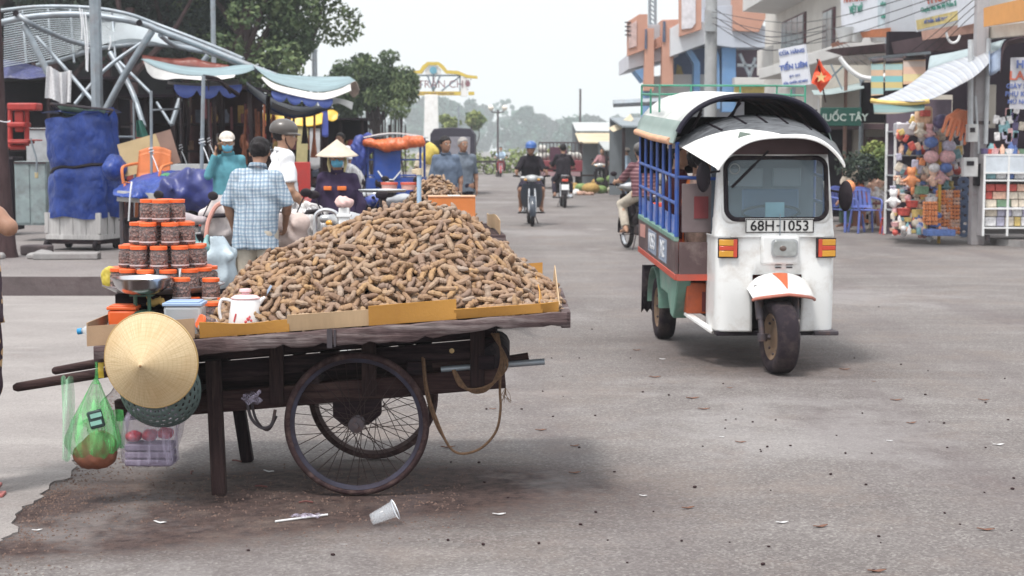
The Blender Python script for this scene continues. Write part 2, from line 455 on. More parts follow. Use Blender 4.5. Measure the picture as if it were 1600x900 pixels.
def tarp(name,c,c2=None,sc=6,rough=.42):
 m,t,b=newmat(name)
 v=coords(t);n=noise_(t,v,sc,6,.6)
 o=mixc(t,ramp(t,n,.35,.68),tuple(q*.75 for q in c),c2 or tuple(min(1,q*1.3)for q in c))
 t.links.new(o,b.inputs['Base Color']);b.inputs['Roughness'].default_value=rough
 n2=noise_(t,coords(t,(1,1,.6),(.5,.3,.2)),sc*.42,2,.5);n3=noise_(t,coords(t,(1.4,1,.8),(0,.6,.4)),sc*1.0,2,.5)
 rdg=math_(t,'ADD',math_(t,'ABSOLUTE',math_(t,'SUBTRACT',n2,.5)),math_(t,'MULTIPLY',math_(t,'ABSOLUTE',math_(t,'SUBTRACT',n3,.5)),.5));bumpn(t,b,rdg,1.0,.09);return m
tblue=tarp('blue_tarp',(.015,.048,.26))
tblued=tarp('dark_blue_tarp',(.03,.035,.12))
tgrey=tarp('grey_blue_awning',(.19,.28,.31),sc=2)
twhite=tarp('white_awning',(.58,.57,.56),sc=2)
torange=tarp('orange_tarp',(.55,.12,.035),sc=4)
trust=tarp('rust_tarp',(.20,.035,.02),sc=3)
tviolet=tarp('violet_fringe',(.10,.15,.46),sc=3)
tyellow=tarp('yellow_awning',(.74,.46,.04),sc=2)
tgreen=tarp('green_net',(.05,.26,.12),sc=9)
tblack=M('black_canvas',(.009,.006,.010),.85,var=.2,spec=.12)
def stripes(name,cols,axis=2,period=1.0,off=0.0,rough=.8,dirt=.3):
 """repeating bands across one object axis (metres)"""
 m,t,b=newmat(name)
 tc=t.nodes.new('ShaderNodeTexCoord');sp=t.nodes.new('ShaderNodeSeparateXYZ');t.links.new(tc.outputs['Object'],sp.inputs[0])
 f=math_(t,'FRACT',math_(t,'ADD',math_(t,'DIVIDE',sp.outputs[axis],period),off))
 n=t.nodes.new('ShaderNodeValToRGB');n.color_ramp.interpolation='CONSTANT';e=n.color_ramp.elements
 e[0].position=0;e[0].color=col4(cols[0][1])
 e[1].position=cols[1][0];e[1].color=col4(cols[1][1])
 for p,c in cols[2:]:q=e.new(p);q.color=col4(c)
 t.links.new(f,n.inputs[0])
 nz=noise_(t,coords(t),3,5);o=mixc(t,math_(t,'MULTIPLY',ramp(t,nz,.45,.7),dirt),n.outputs[0],(.25,.22,.2))
 t.links.new(o,b.inputs['Base Color']);b.inputs['Roughness'].default_value=rough;return m
def plaid_mat():
 m,t,b=newmat('plaid_shirt')
 tc=t.nodes.new('ShaderNodeTexCoord');sp=t.nodes.new('ShaderNodeSeparateXYZ');t.links.new(tc.outputs['Object'],sp.inputs[0])
 nz=noise_(t,coords(t),4,3)
 wv=math_(t,'MULTIPLY',math_(t,'SUBTRACT',nz,.5),.05)
 def band(s,per,wd,ph=0):
  x=math_(t,'FRACT',math_(t,'ADD',math_(t,'DIVIDE',math_(t,'ADD',s,wv),per),ph))
  return math_(t,'LESS_THAN',x,wd)
 hx=math_(t,'ADD',sp.outputs[0],math_(t,'MULTIPLY',sp.outputs[1],.25))
 o=mixc(t,math_(t,'MULTIPLY',band(hx,.030,.48),.55),(.45,.51,.57),(.16,.23,.31))
 o=mixc(t,math_(t,'MULTIPLY',band(sp.outputs[2],.030,.48),.50),o,(.13,.23,.34))
 o=mixc(t,math_(t,'MULTIPLY',band(sp.outputs[2],.060,.10,.3),.5),o,(.05,.08,.16))
 o=mixc(t,math_(t,'MULTIPLY',band(hx,.060,.10,.3),.6),o,(.05,.08,.16))
 t.links.new(o,b.inputs['Base Color']);b.inputs['Roughness'].default_value=.9;return m
plaid=plaid_mat()
flower=None
def flower_mat():
 m,t,b=newmat('flowered_cloth')
 v=coords(t);vo=NN(t,'ShaderNodeTexVoronoi',i={'Scale':18.});t.links.new(v,vo.inputs['Vector'])
 n=noise_(t,v,30,3);d=math_(t,'ADD',vo.outputs['Distance'],math_(t,'MULTIPLY',n,.35))
 o=mixc(t,ramp(t,d,.52,.56),(.62,.42,.22),(.05,.025,.04));t.links.new(o,b.inputs['Base Color'])
 b.inputs['Roughness'].default_value=.9;return m
flower=flower_mat()
def tamarind_mat():
 m,t,b=newmat('tamarind_pod')
 at=NN(t,'ShaderNodeAttribute',attribute_name='rnd');oi=t.nodes.new('ShaderNodeObjectInfo')
 r=math_(t,'FRACT',math_(t,'ADD',at.outputs['Fac'],math_(t,'MULTIPLY',oi.outputs['Random'],7.31)))
 cr=t.nodes.new('ShaderNodeValToRGB');e=cr.color_ramp.elements
 e[0].position=0;e[0].color=(.20,.125,.085,1);e[1].position=1;e[1].color=(.32,.185,.09,1)
 for p,c in((.25,(.33,.21,.125,1)),(.45,(.235,.165,.13,1)),(.65,(.38,.235,.115,1)),(.82,(.31,.245,.20,1))):
  q=e.new(p);q.color=c
 t.links.new(r,cr.inputs[0])
 v=coords(t);n=noise_(t,v,55,5,.7);n2=noise_(t,v,20,4,.6)
 o=mixc(t,math_(t,'MULTIPLY',ramp(t,n,.42,.66),.4),cr.outputs[0],(.15,.09,.075))
 o=mixc(t,math_(t,'MULTIPLY',ramp(t,n2,.55,.7),.35),o,(.38,.31,.27))
 t.links.new(o,b.inputs['Base Color']);b.inputs['Roughness'].default_value=.72;b.inputs['Specular IOR Level'].default_value=.3
 bumpn(t,b,n,.35,.004);return m
podm=tamarind_mat()
def driedfruit():
 m,t,b=newmat('dried_fruit')
 v=coords(t);vo=NN(t,'ShaderNodeTexVoronoi',i={'Scale':75.});t.links.new(v,vo.inputs['Vector'])
 n=noise_(t,v,60,4,.7)
 o=mixc(t,ramp(t,n,.38,.66),(.035,.012,.014),(.25,.10,.07))
 t.links.new(o,b.inputs['Base Color']);b.inputs['Roughness'].default_value=.45
 bumpn(t,b,vo.outputs['Distance'],1,.02);return m
fruitm=driedfruit()
def hatmat():
 m,t,b=newmat('palm_leaf_hat')
 tc=t.nodes.new('ShaderNodeTexCoord');sp=t.nodes.new('ShaderNodeSeparateXYZ');t.links.new(tc.outputs['Object'],sp.inputs[0])
 ang=math_(t,'ARCTAN2',sp.outputs[1],sp.outputs[0])
 rad=math_(t,'SQRT',math_(t,'ADD',math_(t,'MULTIPLY',sp.outputs[0],sp.outputs[0]),math_(t,'MULTIPLY',sp.outputs[1],sp.outputs[1])))
 cb=t.nodes.new('ShaderNodeCombineXYZ');t.links.new(math_(t,'MULTIPLY',ang,22),cb.inputs[0]);t.links.new(math_(t,'MULTIPLY',rad,5),cb.inputs[1])
 n=noise_(t,cb.outputs[0],2.2,6,.7)
 o=mixc(t,ramp(t,n,.34,.64),(.50,.36,.19),(.72,.57,.36))
 rg=math_(t,'FRACT',math_(t,'MULTIPLY',rad,64))
 o=mixc(t,math_(t,'MULTIPLY',math_(t,'LESS_THAN',rg,.25),.16),o,(.36,.22,.09))
 n2=noise_(t,coords(t),5,4);o=mixc(t,math_(t,'MULTIPLY',ramp(t,n2,.45,.65),.3),o,(.50,.30,.12))
 t.links.new(o,b.inputs['Base Color']);b.inputs['Roughness'].default_value=.5
 bumpn(t,b,math_(t,'ADD',n,math_(t,'MULTIPLY',rg,.35)),.5,.006);return m
hatm=hatmat()
def leafmat(name,a,b2,c):
 m,t,b=newmat(name)
 at=NN(t,'ShaderNodeAttribute',attribute_name='rnd')
 cr=t.nodes.new('ShaderNodeValToRGB');e=cr.color_ramp.elements
 e[0].position=0;e[0].color=col4(a);e[1].position=1;e[1].color=col4(c);q=e.new(.55);q.color=col4(b2)
 t.links.new(at.outputs['Fac'],cr.inputs[0]);t.links.new(cr.outputs[0],b.inputs['Base Color'])
 b.inputs['Roughness'].default_value=.7;b.inputs['Specular IOR Level'].default_value=.25
 return m
leafA=leafmat('leaf_olive',(.020,.036,.018),(.068,.105,.046),(.19,.24,.11))
leafB=leafmat('leaf_dark',(.010,.013,.014),(.024,.036,.030),(.055,.075,.052))
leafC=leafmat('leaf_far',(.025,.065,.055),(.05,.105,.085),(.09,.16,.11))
leafY=leafmat('leaf_yellow',(.10,.15,.05),(.18,.22,.07),(.28,.30,.10))
def groundmat(name,a,b2,c,sp=1.0,agg=.5,bump=.5,dirtc=(.20,.13,.11)):
 m,t,b=newmat(name)
 v=coords(t)
 n=noise_(t,v,.35*sp,6,.65);o=mixc(t,ramp(t,n,.35,.68),a,b2)
 n1=noise_(t,coords(t,(.35,1.6,1),(0,0,.25)),1.4,6,.7);o=mixc(t,math_(t,'MULTIPLY',ramp(t,n1,.50,.72),.55),o,c)
 n2=noise_(t,v,2.6,8,.75);o=mixc(t,math_(t,'MULTIPLY',ramp(t,n2,.56,.74),.35),o,dirtc)
 vo=NN(t,'ShaderNodeTexVoronoi',i={'Scale':95.});t.links.new(v,vo.inputs['Vector'])
 vc=t.nodes.new('ShaderNodeSeparateColor');t.links.new(vo.outputs['Color'],vc.inputs[0])
 o=mixc(t,math_(t,'MULTIPLY',ramp(t,vc.outputs[0],.0,1),agg),o,mixc(t,ramp(t,vc.outputs[1],.3,.8),(.08,.065,.07),(.42,.40,.38)))
 n4=noise_(t,v,260,3,.7);o=mixc(t,math_(t,'MULTIPLY',ramp(t,n4,.56,.7),.5),o,(.09,.07,.07))
 t.links.new(o,b.inputs['Base Color']);b.inputs['Roughness'].default_value=.88;b.inputs['Specular IOR Level'].default_value=.3
 bumpn(t,b,math_(t,'ADD',n4,math_(t,'MULTIPLY',vo.outputs['Distance'],.8)),bump,.01);return m
def spline(pts,n):
 P_=[Vector(p)for p in pts];out=[];N=len(P_)
 for k in range(n+1):
  t=k/n*(N-1);i=min(int(t),N-2);f=t-i
  p0,p1,p2,p3=P_[max(i-1,0)],P_[i],P_[i+1],P_[min(i+2,N-1)]
  out.append(.5*((2*p1)+(p2-p0)*f+(2*p0-5*p1+4*p2-p3)*f*f+(3*p1-p0-3*p2+p3)*f**3))
 return out
def loft(mb,A,B,nu=24,nv=6,sag=0,th=.004):
 A=spline(A,nu);B=spline(B,nu)
 return mb.surf(lambda u,v:A[round(u*nu)].lerp(B[round(u*nu)],v)+Vector((0,0,-sag*4*v*(1-v))),nu,nv,th)
def road_mat():
 m=groundmat('dusty_asphalt',(.118,.103,.100),(.196,.178,.173),(.268,.25,.243),agg=.40)
 t=m.node_tree;b=t.nodes['Principled BSDF']
 src=b.inputs['Base Color'].links[0].from_socket
 tc=t.nodes.new('ShaderNodeTexCoord');sp=t.nodes.new('ShaderNodeSeparateXYZ');t.links.new(tc.outputs['Object'],sp.inputs[0])
 n=noise_(t,coords(t),1.7,8,.78);n_s=noise_(t,coords(t),16,6,.75)
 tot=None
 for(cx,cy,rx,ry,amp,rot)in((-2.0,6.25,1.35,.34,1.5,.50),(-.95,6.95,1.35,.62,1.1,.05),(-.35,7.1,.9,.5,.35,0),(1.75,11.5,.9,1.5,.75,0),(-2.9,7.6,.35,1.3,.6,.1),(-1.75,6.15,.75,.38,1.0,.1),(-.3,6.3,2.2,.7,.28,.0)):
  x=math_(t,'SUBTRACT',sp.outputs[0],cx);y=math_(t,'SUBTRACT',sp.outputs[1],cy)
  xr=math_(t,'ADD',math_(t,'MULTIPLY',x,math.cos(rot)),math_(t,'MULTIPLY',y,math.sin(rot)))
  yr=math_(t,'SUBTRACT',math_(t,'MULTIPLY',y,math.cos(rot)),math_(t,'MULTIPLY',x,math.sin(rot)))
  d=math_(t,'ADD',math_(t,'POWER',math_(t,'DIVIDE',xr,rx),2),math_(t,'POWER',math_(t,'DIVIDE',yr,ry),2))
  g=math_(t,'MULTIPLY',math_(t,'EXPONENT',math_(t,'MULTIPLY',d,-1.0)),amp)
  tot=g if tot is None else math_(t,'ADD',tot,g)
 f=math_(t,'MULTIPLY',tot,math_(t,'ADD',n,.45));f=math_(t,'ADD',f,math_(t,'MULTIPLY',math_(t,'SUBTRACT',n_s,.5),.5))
 o=mixc(t,ramp(t,f,.24,.85),src,mixc(t,ramp(t,n_s,.38,.62),(.026,.015,.016),(.088,.056,.048)))  # brown dirt, darkened to paint in shade under cart and three-wheeler
 nt1=noise_(t,coords(t,(1,.16,1),(0,0,.06)),1.1,6,.6);o=mixc(t,math_(t,'MULTIPLY',ramp(t,nt1,.48,.62),.42),o,(.118,.097,.10))
 nt2=noise_(t,coords(t),.8,9,.8);o=mixc(t,math_(t,'MULTIPLY',ramp(t,nt2,.50,.64),.45),o,(.205,.165,.145))
 nt3=noise_(t,coords(t,(1,1,1),(0,0,1.1)),.33,7,.72);o=mixc(t,math_(t,'MULTIPLY',ramp(t,nt3,.54,.62),.30),o,(.34,.325,.325))
 n3=noise_(t,coords(t,(.5,2.5,1)),2.1,5,.8);o=mixc(t,math_(t,'MULTIPLY',ramp(t,n3,.69,.74),.55),o,(.55,.54,.55))
 t.links.new(o,b.inputs['Base Color']);return m
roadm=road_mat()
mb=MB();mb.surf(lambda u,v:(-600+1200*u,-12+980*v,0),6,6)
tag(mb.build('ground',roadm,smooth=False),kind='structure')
apronm=groundmat('worn_concrete',(.22,.20,.195),(.32,.295,.285),(.37,.35,.335),sp=2,agg=.22,bump=.35,dirtc=(.17,.10,.09))
edge=[G(-60,905),G(0,852),G(22,832),G(30,800),G(62,782),G(70,765),G(105,748),G(118,722),G(142,715),G(150,690),G(128,665),G(150,640),G(176,600),G(190,560),G(215,520),G(240,490),G(262,470)]
pts=[]
for a,b in zip(edge[:-1],edge[1:]):
 for k in range(5):
  p=a.lerp(b,k/5);s=.012+.012*p.y/7;pts.append(p+Vector((random.uniform(-s,s),random.uniform(-s,s),0)))
pts.append(edge[-1]);pts+=[Vector((-3.6,16.2,0)),Vector((-14,16.2,0)),Vector((-14,3,0)),Vector((-3,3,0))]
bm=bmesh.new();vs=[bm.verts.new((p.x,p.y,.008))for p in pts];f=bm.faces.new(vs)
r_=bmesh.ops.extrude_face_region(bm,geom=[f]);bmesh.ops.translate(bm,verts=[g for g in r_['geom']if isinstance(g,bmesh.types.BMVert)],vec=(0,0,-.03))
bmesh.ops.triangulate(bm,faces=bm.faces);bmesh.ops.recalc_face_normals(bm,faces=bm.faces)
me=bpy.data.meshes.new('concrete_apron');bm.to_mesh(me);bm.free();me.materials.append(apronm)
o=bpy.data.objects.new('concrete_apron',me);C.objects.link(o);tag(o,kind='structure')
def pavement(name,poly,h,mk,mt,kerb=.14):
 """raised slab with a separate kerb face band"""
 n=len(poly);mb=MB();mb.m=0
 top=[Vector((x,y,h))for x,y in poly];bot=[Vector((x,y,-.02))for x,y in poly]
 mb.add(top,[tuple(range(n))]);mb.m=1
 mb.add(top+bot,[((i+1)%n,i,n+i,n+(i+1)%n)for i in range(n)])
 o=mb.build(name,[mt,mk],smooth=False,recalc=True);return tag(o,kind='structure')
kerbm=M('old_kerb',(.12,.095,.098),.92,var=.3,vs=3,dirt=(.06,.042,.044),damt=.7,dscale=3,bump=.8,bs=22)
pavem=groundmat('pavement_concrete',(.17,.15,.15),(.25,.225,.22),(.30,.28,.27),sp=2,agg=.3,dirtc=(.15,.09,.08))
lk=[(-12,16.35),(-7,16.3),(-4.4,16.22),(-3.35,16.3),(-3.1,16.7),(-3.25,24),(-3.6,40),(-4.2,90),(-45,90),(-45,16.3)]
pavement('pavement_left',lk,.2,kerbm,pavem)
rk=[(7.55,24.9),(8.2,23.2),(9.6,21.5),(30,19.5),(30,95),(9.5,95),(8.1,40)]
pavement('pavement_right',rk,.10,concrete,pavem)
def leaves(cs,rs,n,size,seed,asp=.55,droop=0,shell=.55):
 """n leaf quads spread through clumps (centres cs, radii rs)"""
 g=np.random.default_rng(seed);cs=np.array(cs);rs=np.array(rs)
 wt=(rs.prod(1))**.66;ci=g.choice(len(cs),n,p=wt/wt.sum())
 d=g.normal(size=(n,3));d/=np.linalg.norm(d,axis=1)[:,None]
 rad=g.uniform(shell,1.08,n)**.8
 p=cs[ci]+d*rs[ci]*rad[:,None]
 nrm=d*.5+g.normal(size=(n,3))*.8;nrm[:,2]+=.4;nrm/=np.linalg.norm(nrm,axis=1)[:,None]
 t=np.cross(nrm,g.normal(size=(n,3)));t[:,2]-=droop;t/=np.linalg.norm(t,axis=1)[:,None]
 b=np.cross(nrm,t);s=size*g.uniform(.6,1.35,n)[:,None]
 V=np.stack([p-t*s*.5,p+b*s*asp*.5,p+t*s*.5+nrm*s*.12,p-b*s*asp*.5],1).reshape(-1,3)
 F=np.arange(4*n).reshape(n,4);cl=g.uniform(0,1,len(cs))
 at=np.clip(.62*cl[ci]+.5*g.uniform(0,1,n)-.05,0,1)
 return V,F,np.repeat(at,4)
def tree(label,base,h,crown,lm,n,size,seed,group=None,trunk_r=.16,nl=6,name='tree',lean=(0,0),droop=0,asp=.55,cat='tree',bm_=None):
 """crown: list of (dx,dy,z,rx,ry,rz) clumps"""
 rg=random.Random(seed)
 t=thing(name,label,cat,base,0,group)
 mb=MB();top=Vector((lean[0],lean[1],h*.55))
 mb.tube([(0,0,-.05),(lean[0]*.2,lean[1]*.2,h*.18),(lean[0]*.6,lean[1]*.6,h*.36),tuple(top)],[trunk_r*1.25,trunk_r,trunk_r*.85,trunk_r*.6],9)
 for c in rg.sample(crown,min(nl,len(crown))):
  s=Vector((lean[0]*.5,lean[1]*.5,h*rg.uniform(.28,.5)));e=Vector(c[:3])
  m=s.lerp(e,.5)+Vector((rg.uniform(-.2,.2),rg.uniform(-.2,.2),-.1*h*.3))
  mb.tube([s,m,e],[trunk_r*.5,trunk_r*.34,trunk_r*.12],6)
 mb.build('trunk',bm_ or bark,t)
 V,F,a=leaves([c[:3]for c in crown],[c[3:]for c in crown],n,size,seed,asp,droop)
 mesh_obj('crown',V,F,lm,t,smooth=False,attr=a)
 return t
def crown_blob(rg,R_,z0,z1,n,rr=.45,flat=.8):
 out=[]
 for i in range(n):
  a=rg.uniform(0,2*PI);z=rg.uniform(z0,z1);q=(z-z0)/(z1-z0);w_=R_*math.sqrt(max(.15,1-(2*q-.85)**2))*math.sqrt(rg.uniform(.15,1))
  r=R_*rr*rg.uniform(.6,1.1);out.append((math.cos(a)*w_,math.sin(a)*w_,z,r,r,r*flat))
 return out
rg=random.Random(5)
def big(px,Y,h,R_,z0,nb,n,size,label,seed,lm=leafA,tr=.2,rr=.36):
 p=G(px,300);p=Vector(((px-800)/FPX*Y,Y,0));rg=random.Random(seed)
 return tree(label,p,h,crown_blob(rg,R_,z0,h,nb,rr),lm,n,size,seed,'trees behind the market stalls',tr)
big(428,46,9.5,2.15,2.9,42,15000,.17,'tall olive green tree right behind the awnings, its crown edge standing against the white sky',11)
big(385,44,9.5,2.2,2.7,34,12000,.17,'olive green tree behind the awnings with a thin grey post before it',12)
big(300,45,9.5,2.0,3.3,26,8000,.17,'dark leafy tree standing over the right end of the steel canopy',13,leafB)
big(210,43,9.5,2.2,4.0,24,6500,.17,'dark tree behind the galvanised lamp post, crown above the frame',14,leafB)
big(90,44,9.5,2.4,4.3,22,5500,.17,'dark tree behind the left end of the steel canopy',15,leafB)
rg=random.Random(21)
bt=Vector(((588-800)/FPX*62,62,0))
cr=[]
for i in range(34):
 x=rg.uniform(-1.75,1.25);zt=4.7-.28*abs(x+.2)**1.6
 cr.append((x,rg.uniform(-1.2,1.2),rg.uniform(2.9,zt),.48,.5,.42))
cr+=[(.55,0,5.0,.42,.4,.26),(.45,0,4.7,.3,.3,.3),(-1.2,0,4.6,.5,.4,.3),(1.35,.1,4.1,.35,.4,.3),(-.5,0,4.9,.45,.4,.25)]
tree('dark drooping fig tree left of the yellow and white gate sign, aerial roots hanging',bt,4.6,cr,leafA,13000,.17,22,'trees behind the market stalls',.17,10,droop=.9)
mb=MB()
for i in range(46):
 x=rg.uniform(-1.9,1.2);z=rg.uniform(2.4,3.1);mb.tube([(x,rg.uniform(-.8,.8),z),(x+rg.uniform(-.05,.05),0,z*.5),(x+rg.uniform(-.1,.1),0,rg.uniform(0,.6))],rg.uniform(.012,.035),4)
o=mb.build('aerial_roots',bark,[q for q in C.objects if q.get('label','').startswith('dark drooping fig')][0])
farspec=[]
for(px,top,wpx,Y)in((548,150,60,150),(600,150,56,165),(640,158,50,160),(668,152,52,170),(700,156,50,150),(728,160,44,160),(752,166,40,175),(790,150,46,190),(812,172,50,150),(842,182,46,165),(870,190,40,180),(898,188,44,140),(925,182,40,160),(962,176,44,190),(1000,180,50,160)):
 farspec.append((px,top,wpx,Y*3.9))
lab=['hazy tree %s'%s for s in('directly left of the fig tree on the skyline','seen through the fig tree roots','under the left end of the gate sign','just left of the white gate column','just right of the white gate column','under the right end of the gate sign','between the gate sign and the globe street lamp','tall and thin topped behind the globe street lamp','right of the globe street lamp','low one above the blue helmeted rider','low one above the second rider','by the thin dark mast','behind the market roofs, feathery','tall and feathery by the orange building','behind the green roof rack')]
for i,(px,top,wpx,Y)in enumerate(farspec):
 h=CAMH+(232-top)/FPX*Y;Rr=wpx/FPX*Y*.5;rg=random.Random(100+i)
 thin=i in(7,13)
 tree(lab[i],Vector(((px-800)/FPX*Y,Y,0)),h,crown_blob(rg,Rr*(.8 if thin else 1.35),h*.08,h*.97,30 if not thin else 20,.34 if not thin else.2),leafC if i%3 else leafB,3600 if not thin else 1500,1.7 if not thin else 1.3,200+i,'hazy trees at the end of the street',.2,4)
for i,(px,top,bot)in enumerate(((700,180,205),(742,176,205))):
 Y=120;h=CAMH+(232-top)/FPX*Y;rg=random.Random(300+i)
 tree('yellow green young tree %s'%('right of the gate column' if i==0 else 'under the gate sign tip'),Vector(((px-800)/FPX*Y,Y,0)),h,crown_blob(rg,.9,h*.4,h*.96,9,.5),leafY,800,.35,300+i,'yellow green trees by the gate',.1,3)
hm=M('far_woods',(.045,.075,.055),.95,var=.4,vs=.05)
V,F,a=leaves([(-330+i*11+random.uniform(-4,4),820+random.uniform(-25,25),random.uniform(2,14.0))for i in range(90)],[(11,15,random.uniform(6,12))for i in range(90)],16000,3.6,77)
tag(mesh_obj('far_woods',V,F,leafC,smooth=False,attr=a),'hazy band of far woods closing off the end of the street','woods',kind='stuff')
V,F,a=leaves([(-9+i*1.2+random.uniform(-.5,.5),100+random.uniform(-6,6),random.uniform(.3,.9))for i in range(22)],[(1.2,1.5,random.uniform(.6,1.0))for i in range(22)],5000,.3,78)
tag(mesh_obj('roadside_scrub',V,F,leafY,smooth=False,attr=a),'pale yellow green scrub growing beside the road beyond the riders','scrub',kind='stuff')
goldm=M('gold_yellow_paint',(.60,.44,.06),.6,var=.08,dirt=(.5,.4,.15),damt=.3)
Yg=95;q=lambda px,py,dy=0:P(px,py,Yg+dy)
gl=Vector(((675-800)/FPX*Yg,Yg,0))
gs=thing('gate_sign','white column carrying a yellow framed open sign with red lettering and a round emblem','gate sign',gl,wc=True)
s1=FPX/Yg
mb=MB();mb.hexa([(gl.x-.50,Yg-.4,0),(gl.x+.44,Yg-.4,0),(gl.x+.44,Yg+.4,0),(gl.x-.50,Yg+.4,0)],[(gl.x-.38,Yg-.35,4.65),(gl.x+.38,Yg-.35,4.65),(gl.x+.38,Yg+.35,4.65),(gl.x-.38,Yg+.35,4.65)]);mb.build('column',white,gs,bevel=.03)
crest=[(641,112),(656,110),(660,103),(668,97),(686,97),(694,103),(699,110),(716,111),(730,117),(746,119)]
lowc=[(746,123),(730,122),(714,116),(697,115),(690,108),(684,102),(670,102),(664,108),(659,115),(641,116)]
o2=[(p.x-gl.x,p.z)for p in(q(*c)for c in crest+lowc)]
mb=MB();mb.prism(o2,.5,Matrix.Translation(gl));mb.build('crest_band',goldm,gs)
mb=MB();mb.prism([(p.x-gl.x,p.z)for p in(q(*c)for c in((665,116),(665,109),(671,103),(683,103),(689,109),(689,116)))],.3,Matrix.Translation(gl));mb.build('crest_panel',white,gs)
mb=MB();p=q(677,110,-.25);mb.lathe([(.22,0),(.22,.06),(.001,.07)],20,TR(p,rx=PI/2));mb.build('emblem',M('emblem_blue',(.12,.32,.42),.6),gs)
mb=MB();a=q(640,146);b=q(720,146);mb.box((a+b)/2,(b.x-a.x,.5,.22));a=q(732,146);b=q(741,146);mb.box((a+b)/2,(b.x-a.x,.45,.2));mb.build('base_band',goldm,gs)
mb=MB();a=q(720,121);b=q(730,151);mb.box((a+b)/2,(b.x-a.x,.4,a.z-b.z));mb.build('end_panel',white,gs)
mb=MB()
for a,b in(((640,118),(720,118)),((668,118),(677,143)),((688,118),(677,143)),((641,118),(660,133)),((718,120),(690,142)),((677,116),(677,146)),((719,118),(719,146)),((641,117),(641,146))):mb.tube([q(*a),q(*b)],.045,6)
mb.build('frame',M('gate_frame_blue',(.16,.22,.3),.6),gs)
tr=M('sign_letter_red',(.22,.10,.12),.6)
text_mesh('lettering','THỊ TRẤN CHỢ',.62,tr,gs,Matrix.Translation(q(678,132,-.2))@UPR,depth=.03)
text_mesh('small_lettering','KHU VỰC CHỢ TRUNG TÂM',.17,tr,gs,Matrix.Translation(q(680,146,-.27))@UPR,depth=.01)
Yl=85;gl=Vector(((778-800)/FPX*Yl,Yl,0))
sl=thing('street_lamp','dark street lamp post with two round globe heads at the end of the road','street lamp',gl)
hL=CAMH+(232-172)/FPX*Yl
mb=MB();mb.tube([(0,0,0),(0,0,.5),(0,0,.55),(0,0,hL)],[.12,.10,.06,.045],8);mb.build('pole',darksteel,sl)
mb=MB();mb.tube([(-.36,0,hL),(-.3,0,hL-.12),(0,0,hL-.16),(.3,0,hL-.12),(.36,0,hL)],.03,6);mb.build('arm',darksteel,sl)
for s_ in(-1,1):MB().sph((s_*.36,0,hL+.1),.15,12,8).build('globe',M('lamp_globe',(.75,.70,.62),.4,var=.02),sl)
for(px,top,Y,r,lb)in((717,168,110,.06,'thin pale post right of the gate column'),(906,141,110,.07,'thin dark mast rising over the far trees'),(494,82,60,.10,'short thick pale post in front of the tree crown'),(338,0,38,.06,'thin grey metal post rising beside the dark trees')):
 h=CAMH+(232-top)/FPX*Y+(2 if top==0 else 0);t=thing('post',lb,'post',((px-800)/FPX*Y,Y,0))
 MB().tube([(0,0,0),(0,0,h)],r,8).build('pole',steel if px!=906 else darksteel,t);MB().tube([(0,0,h),(0,0,h+.06)],r*1.25,8).build('pole_cap',steel,t)
CX,CY=-.67,7.25
SL=.0745
def ztop(x):return.752+SL*x
def L(px,py,Y):
 p=P(px,py,Y);return Vector((p.x-CX,p.y-CY,p.z))
cart=thing('vendor_cart','wooden handcart on bicycle wheels in the foreground, deck heaped with tamarind','handcart',(CX,CY,0))
x0,x1=-1.075,.90;yn,yf=-.60,.60
def plank(mb,xa,xb,y,z_off,w,h,dz=0):
 a=Vector((xa,y,ztop(xa)+z_off));b=Vector((xb,y,ztop(xb)+z_off));mb.bar(a,b,w,h)
def edge_board(name,y,seed):
 rg=random.Random(seed);n=60;V=[];F=[]
 for i in range(n+1):
  x=x0+(x1-x0)*i/n;zt=ztop(x)+.004*math.sin(i*.9)*rg.random();chip=.006*rg.random()+(.012 if rg.random()<.12 else 0)+(.01 if i>44 else 0)
  th=.068+.006*math.sin(i*.21);zb=zt-th+chip
  for(yy,zz)in((-.021,zt-.003),(-.018,zt),(.018,zt),(.021,zt-.003),(.021,zb+.004),(.016,zb),(-.016,zb),(-.021,zb+.006)):
   V.append((x,y+yy+.0015*rg.uniform(-1,1),zz))
 for i in range(n):
  for k in range(8):F.append((i*8+k,i*8+(k+1)%8,(i+1)*8+(k+1)%8,(i+1)*8+k))
 F+=[tuple(range(8))[::-1],tuple(n*8+k for k in range(8))]
 o=mesh_obj(name,V,[q[::-1]for q in F],wplank,cart,True,45);return o
edge_board('edge_board',yn,1);edge_board('edge_board',yf,2)
for k in range(8):
 y=-.51+k*.146;mb=MB();plank(mb,x0+.01,x1-.015,y,-.022,.135,.026);mb.build('deck_board',wmid,cart)
for x in(x0+.004,x1-.004):
 mb=MB();mb.bar((x,yn+.03,ztop(x)-.035),(x,yf-.03,ztop(x)-.035),.04,.07);mb.build('end_board',wplank,cart,bevel=.004)
mb=MB();xs=L(516,530,6.65).x
mb.box((xs,yn-.024,ztop(xs)-.034),(.022,.006,.08));mb.box((xs+.022,yn-.024,ztop(xs+.02)-.034),(.008,.007,.072));mb.build('iron_strap',darksteel,cart)
def zr(x):return.455+.085*x
for y in(-.345,.345):
 mb=MB();mb.bar((x0+.02,y,zr(x0)+.0),(.64,y,zr(.64)),.055,.092);mb.build('chassis_rail',wmid if y<0 else wdark,cart,bevel=.005)
for x in(-.72,-.2,.25,.56):
 mb=MB();mb.bar((x,-.40,zr(x)+.0765),(x,.40,zr(x)+.0765),.07,.06);mb.build('cross_bearer',wdark,cart,bevel=.004)
for x in(-.72,-.35,.05,.52):
 for y in(-.372,.372):
  mb=MB();mb.bar((x,y,zr(x)-.03),(x,y,ztop(x)-.07),.062,.03,up=(0,1,0));mb.build('upright',wmidv,cart,bevel=.004)
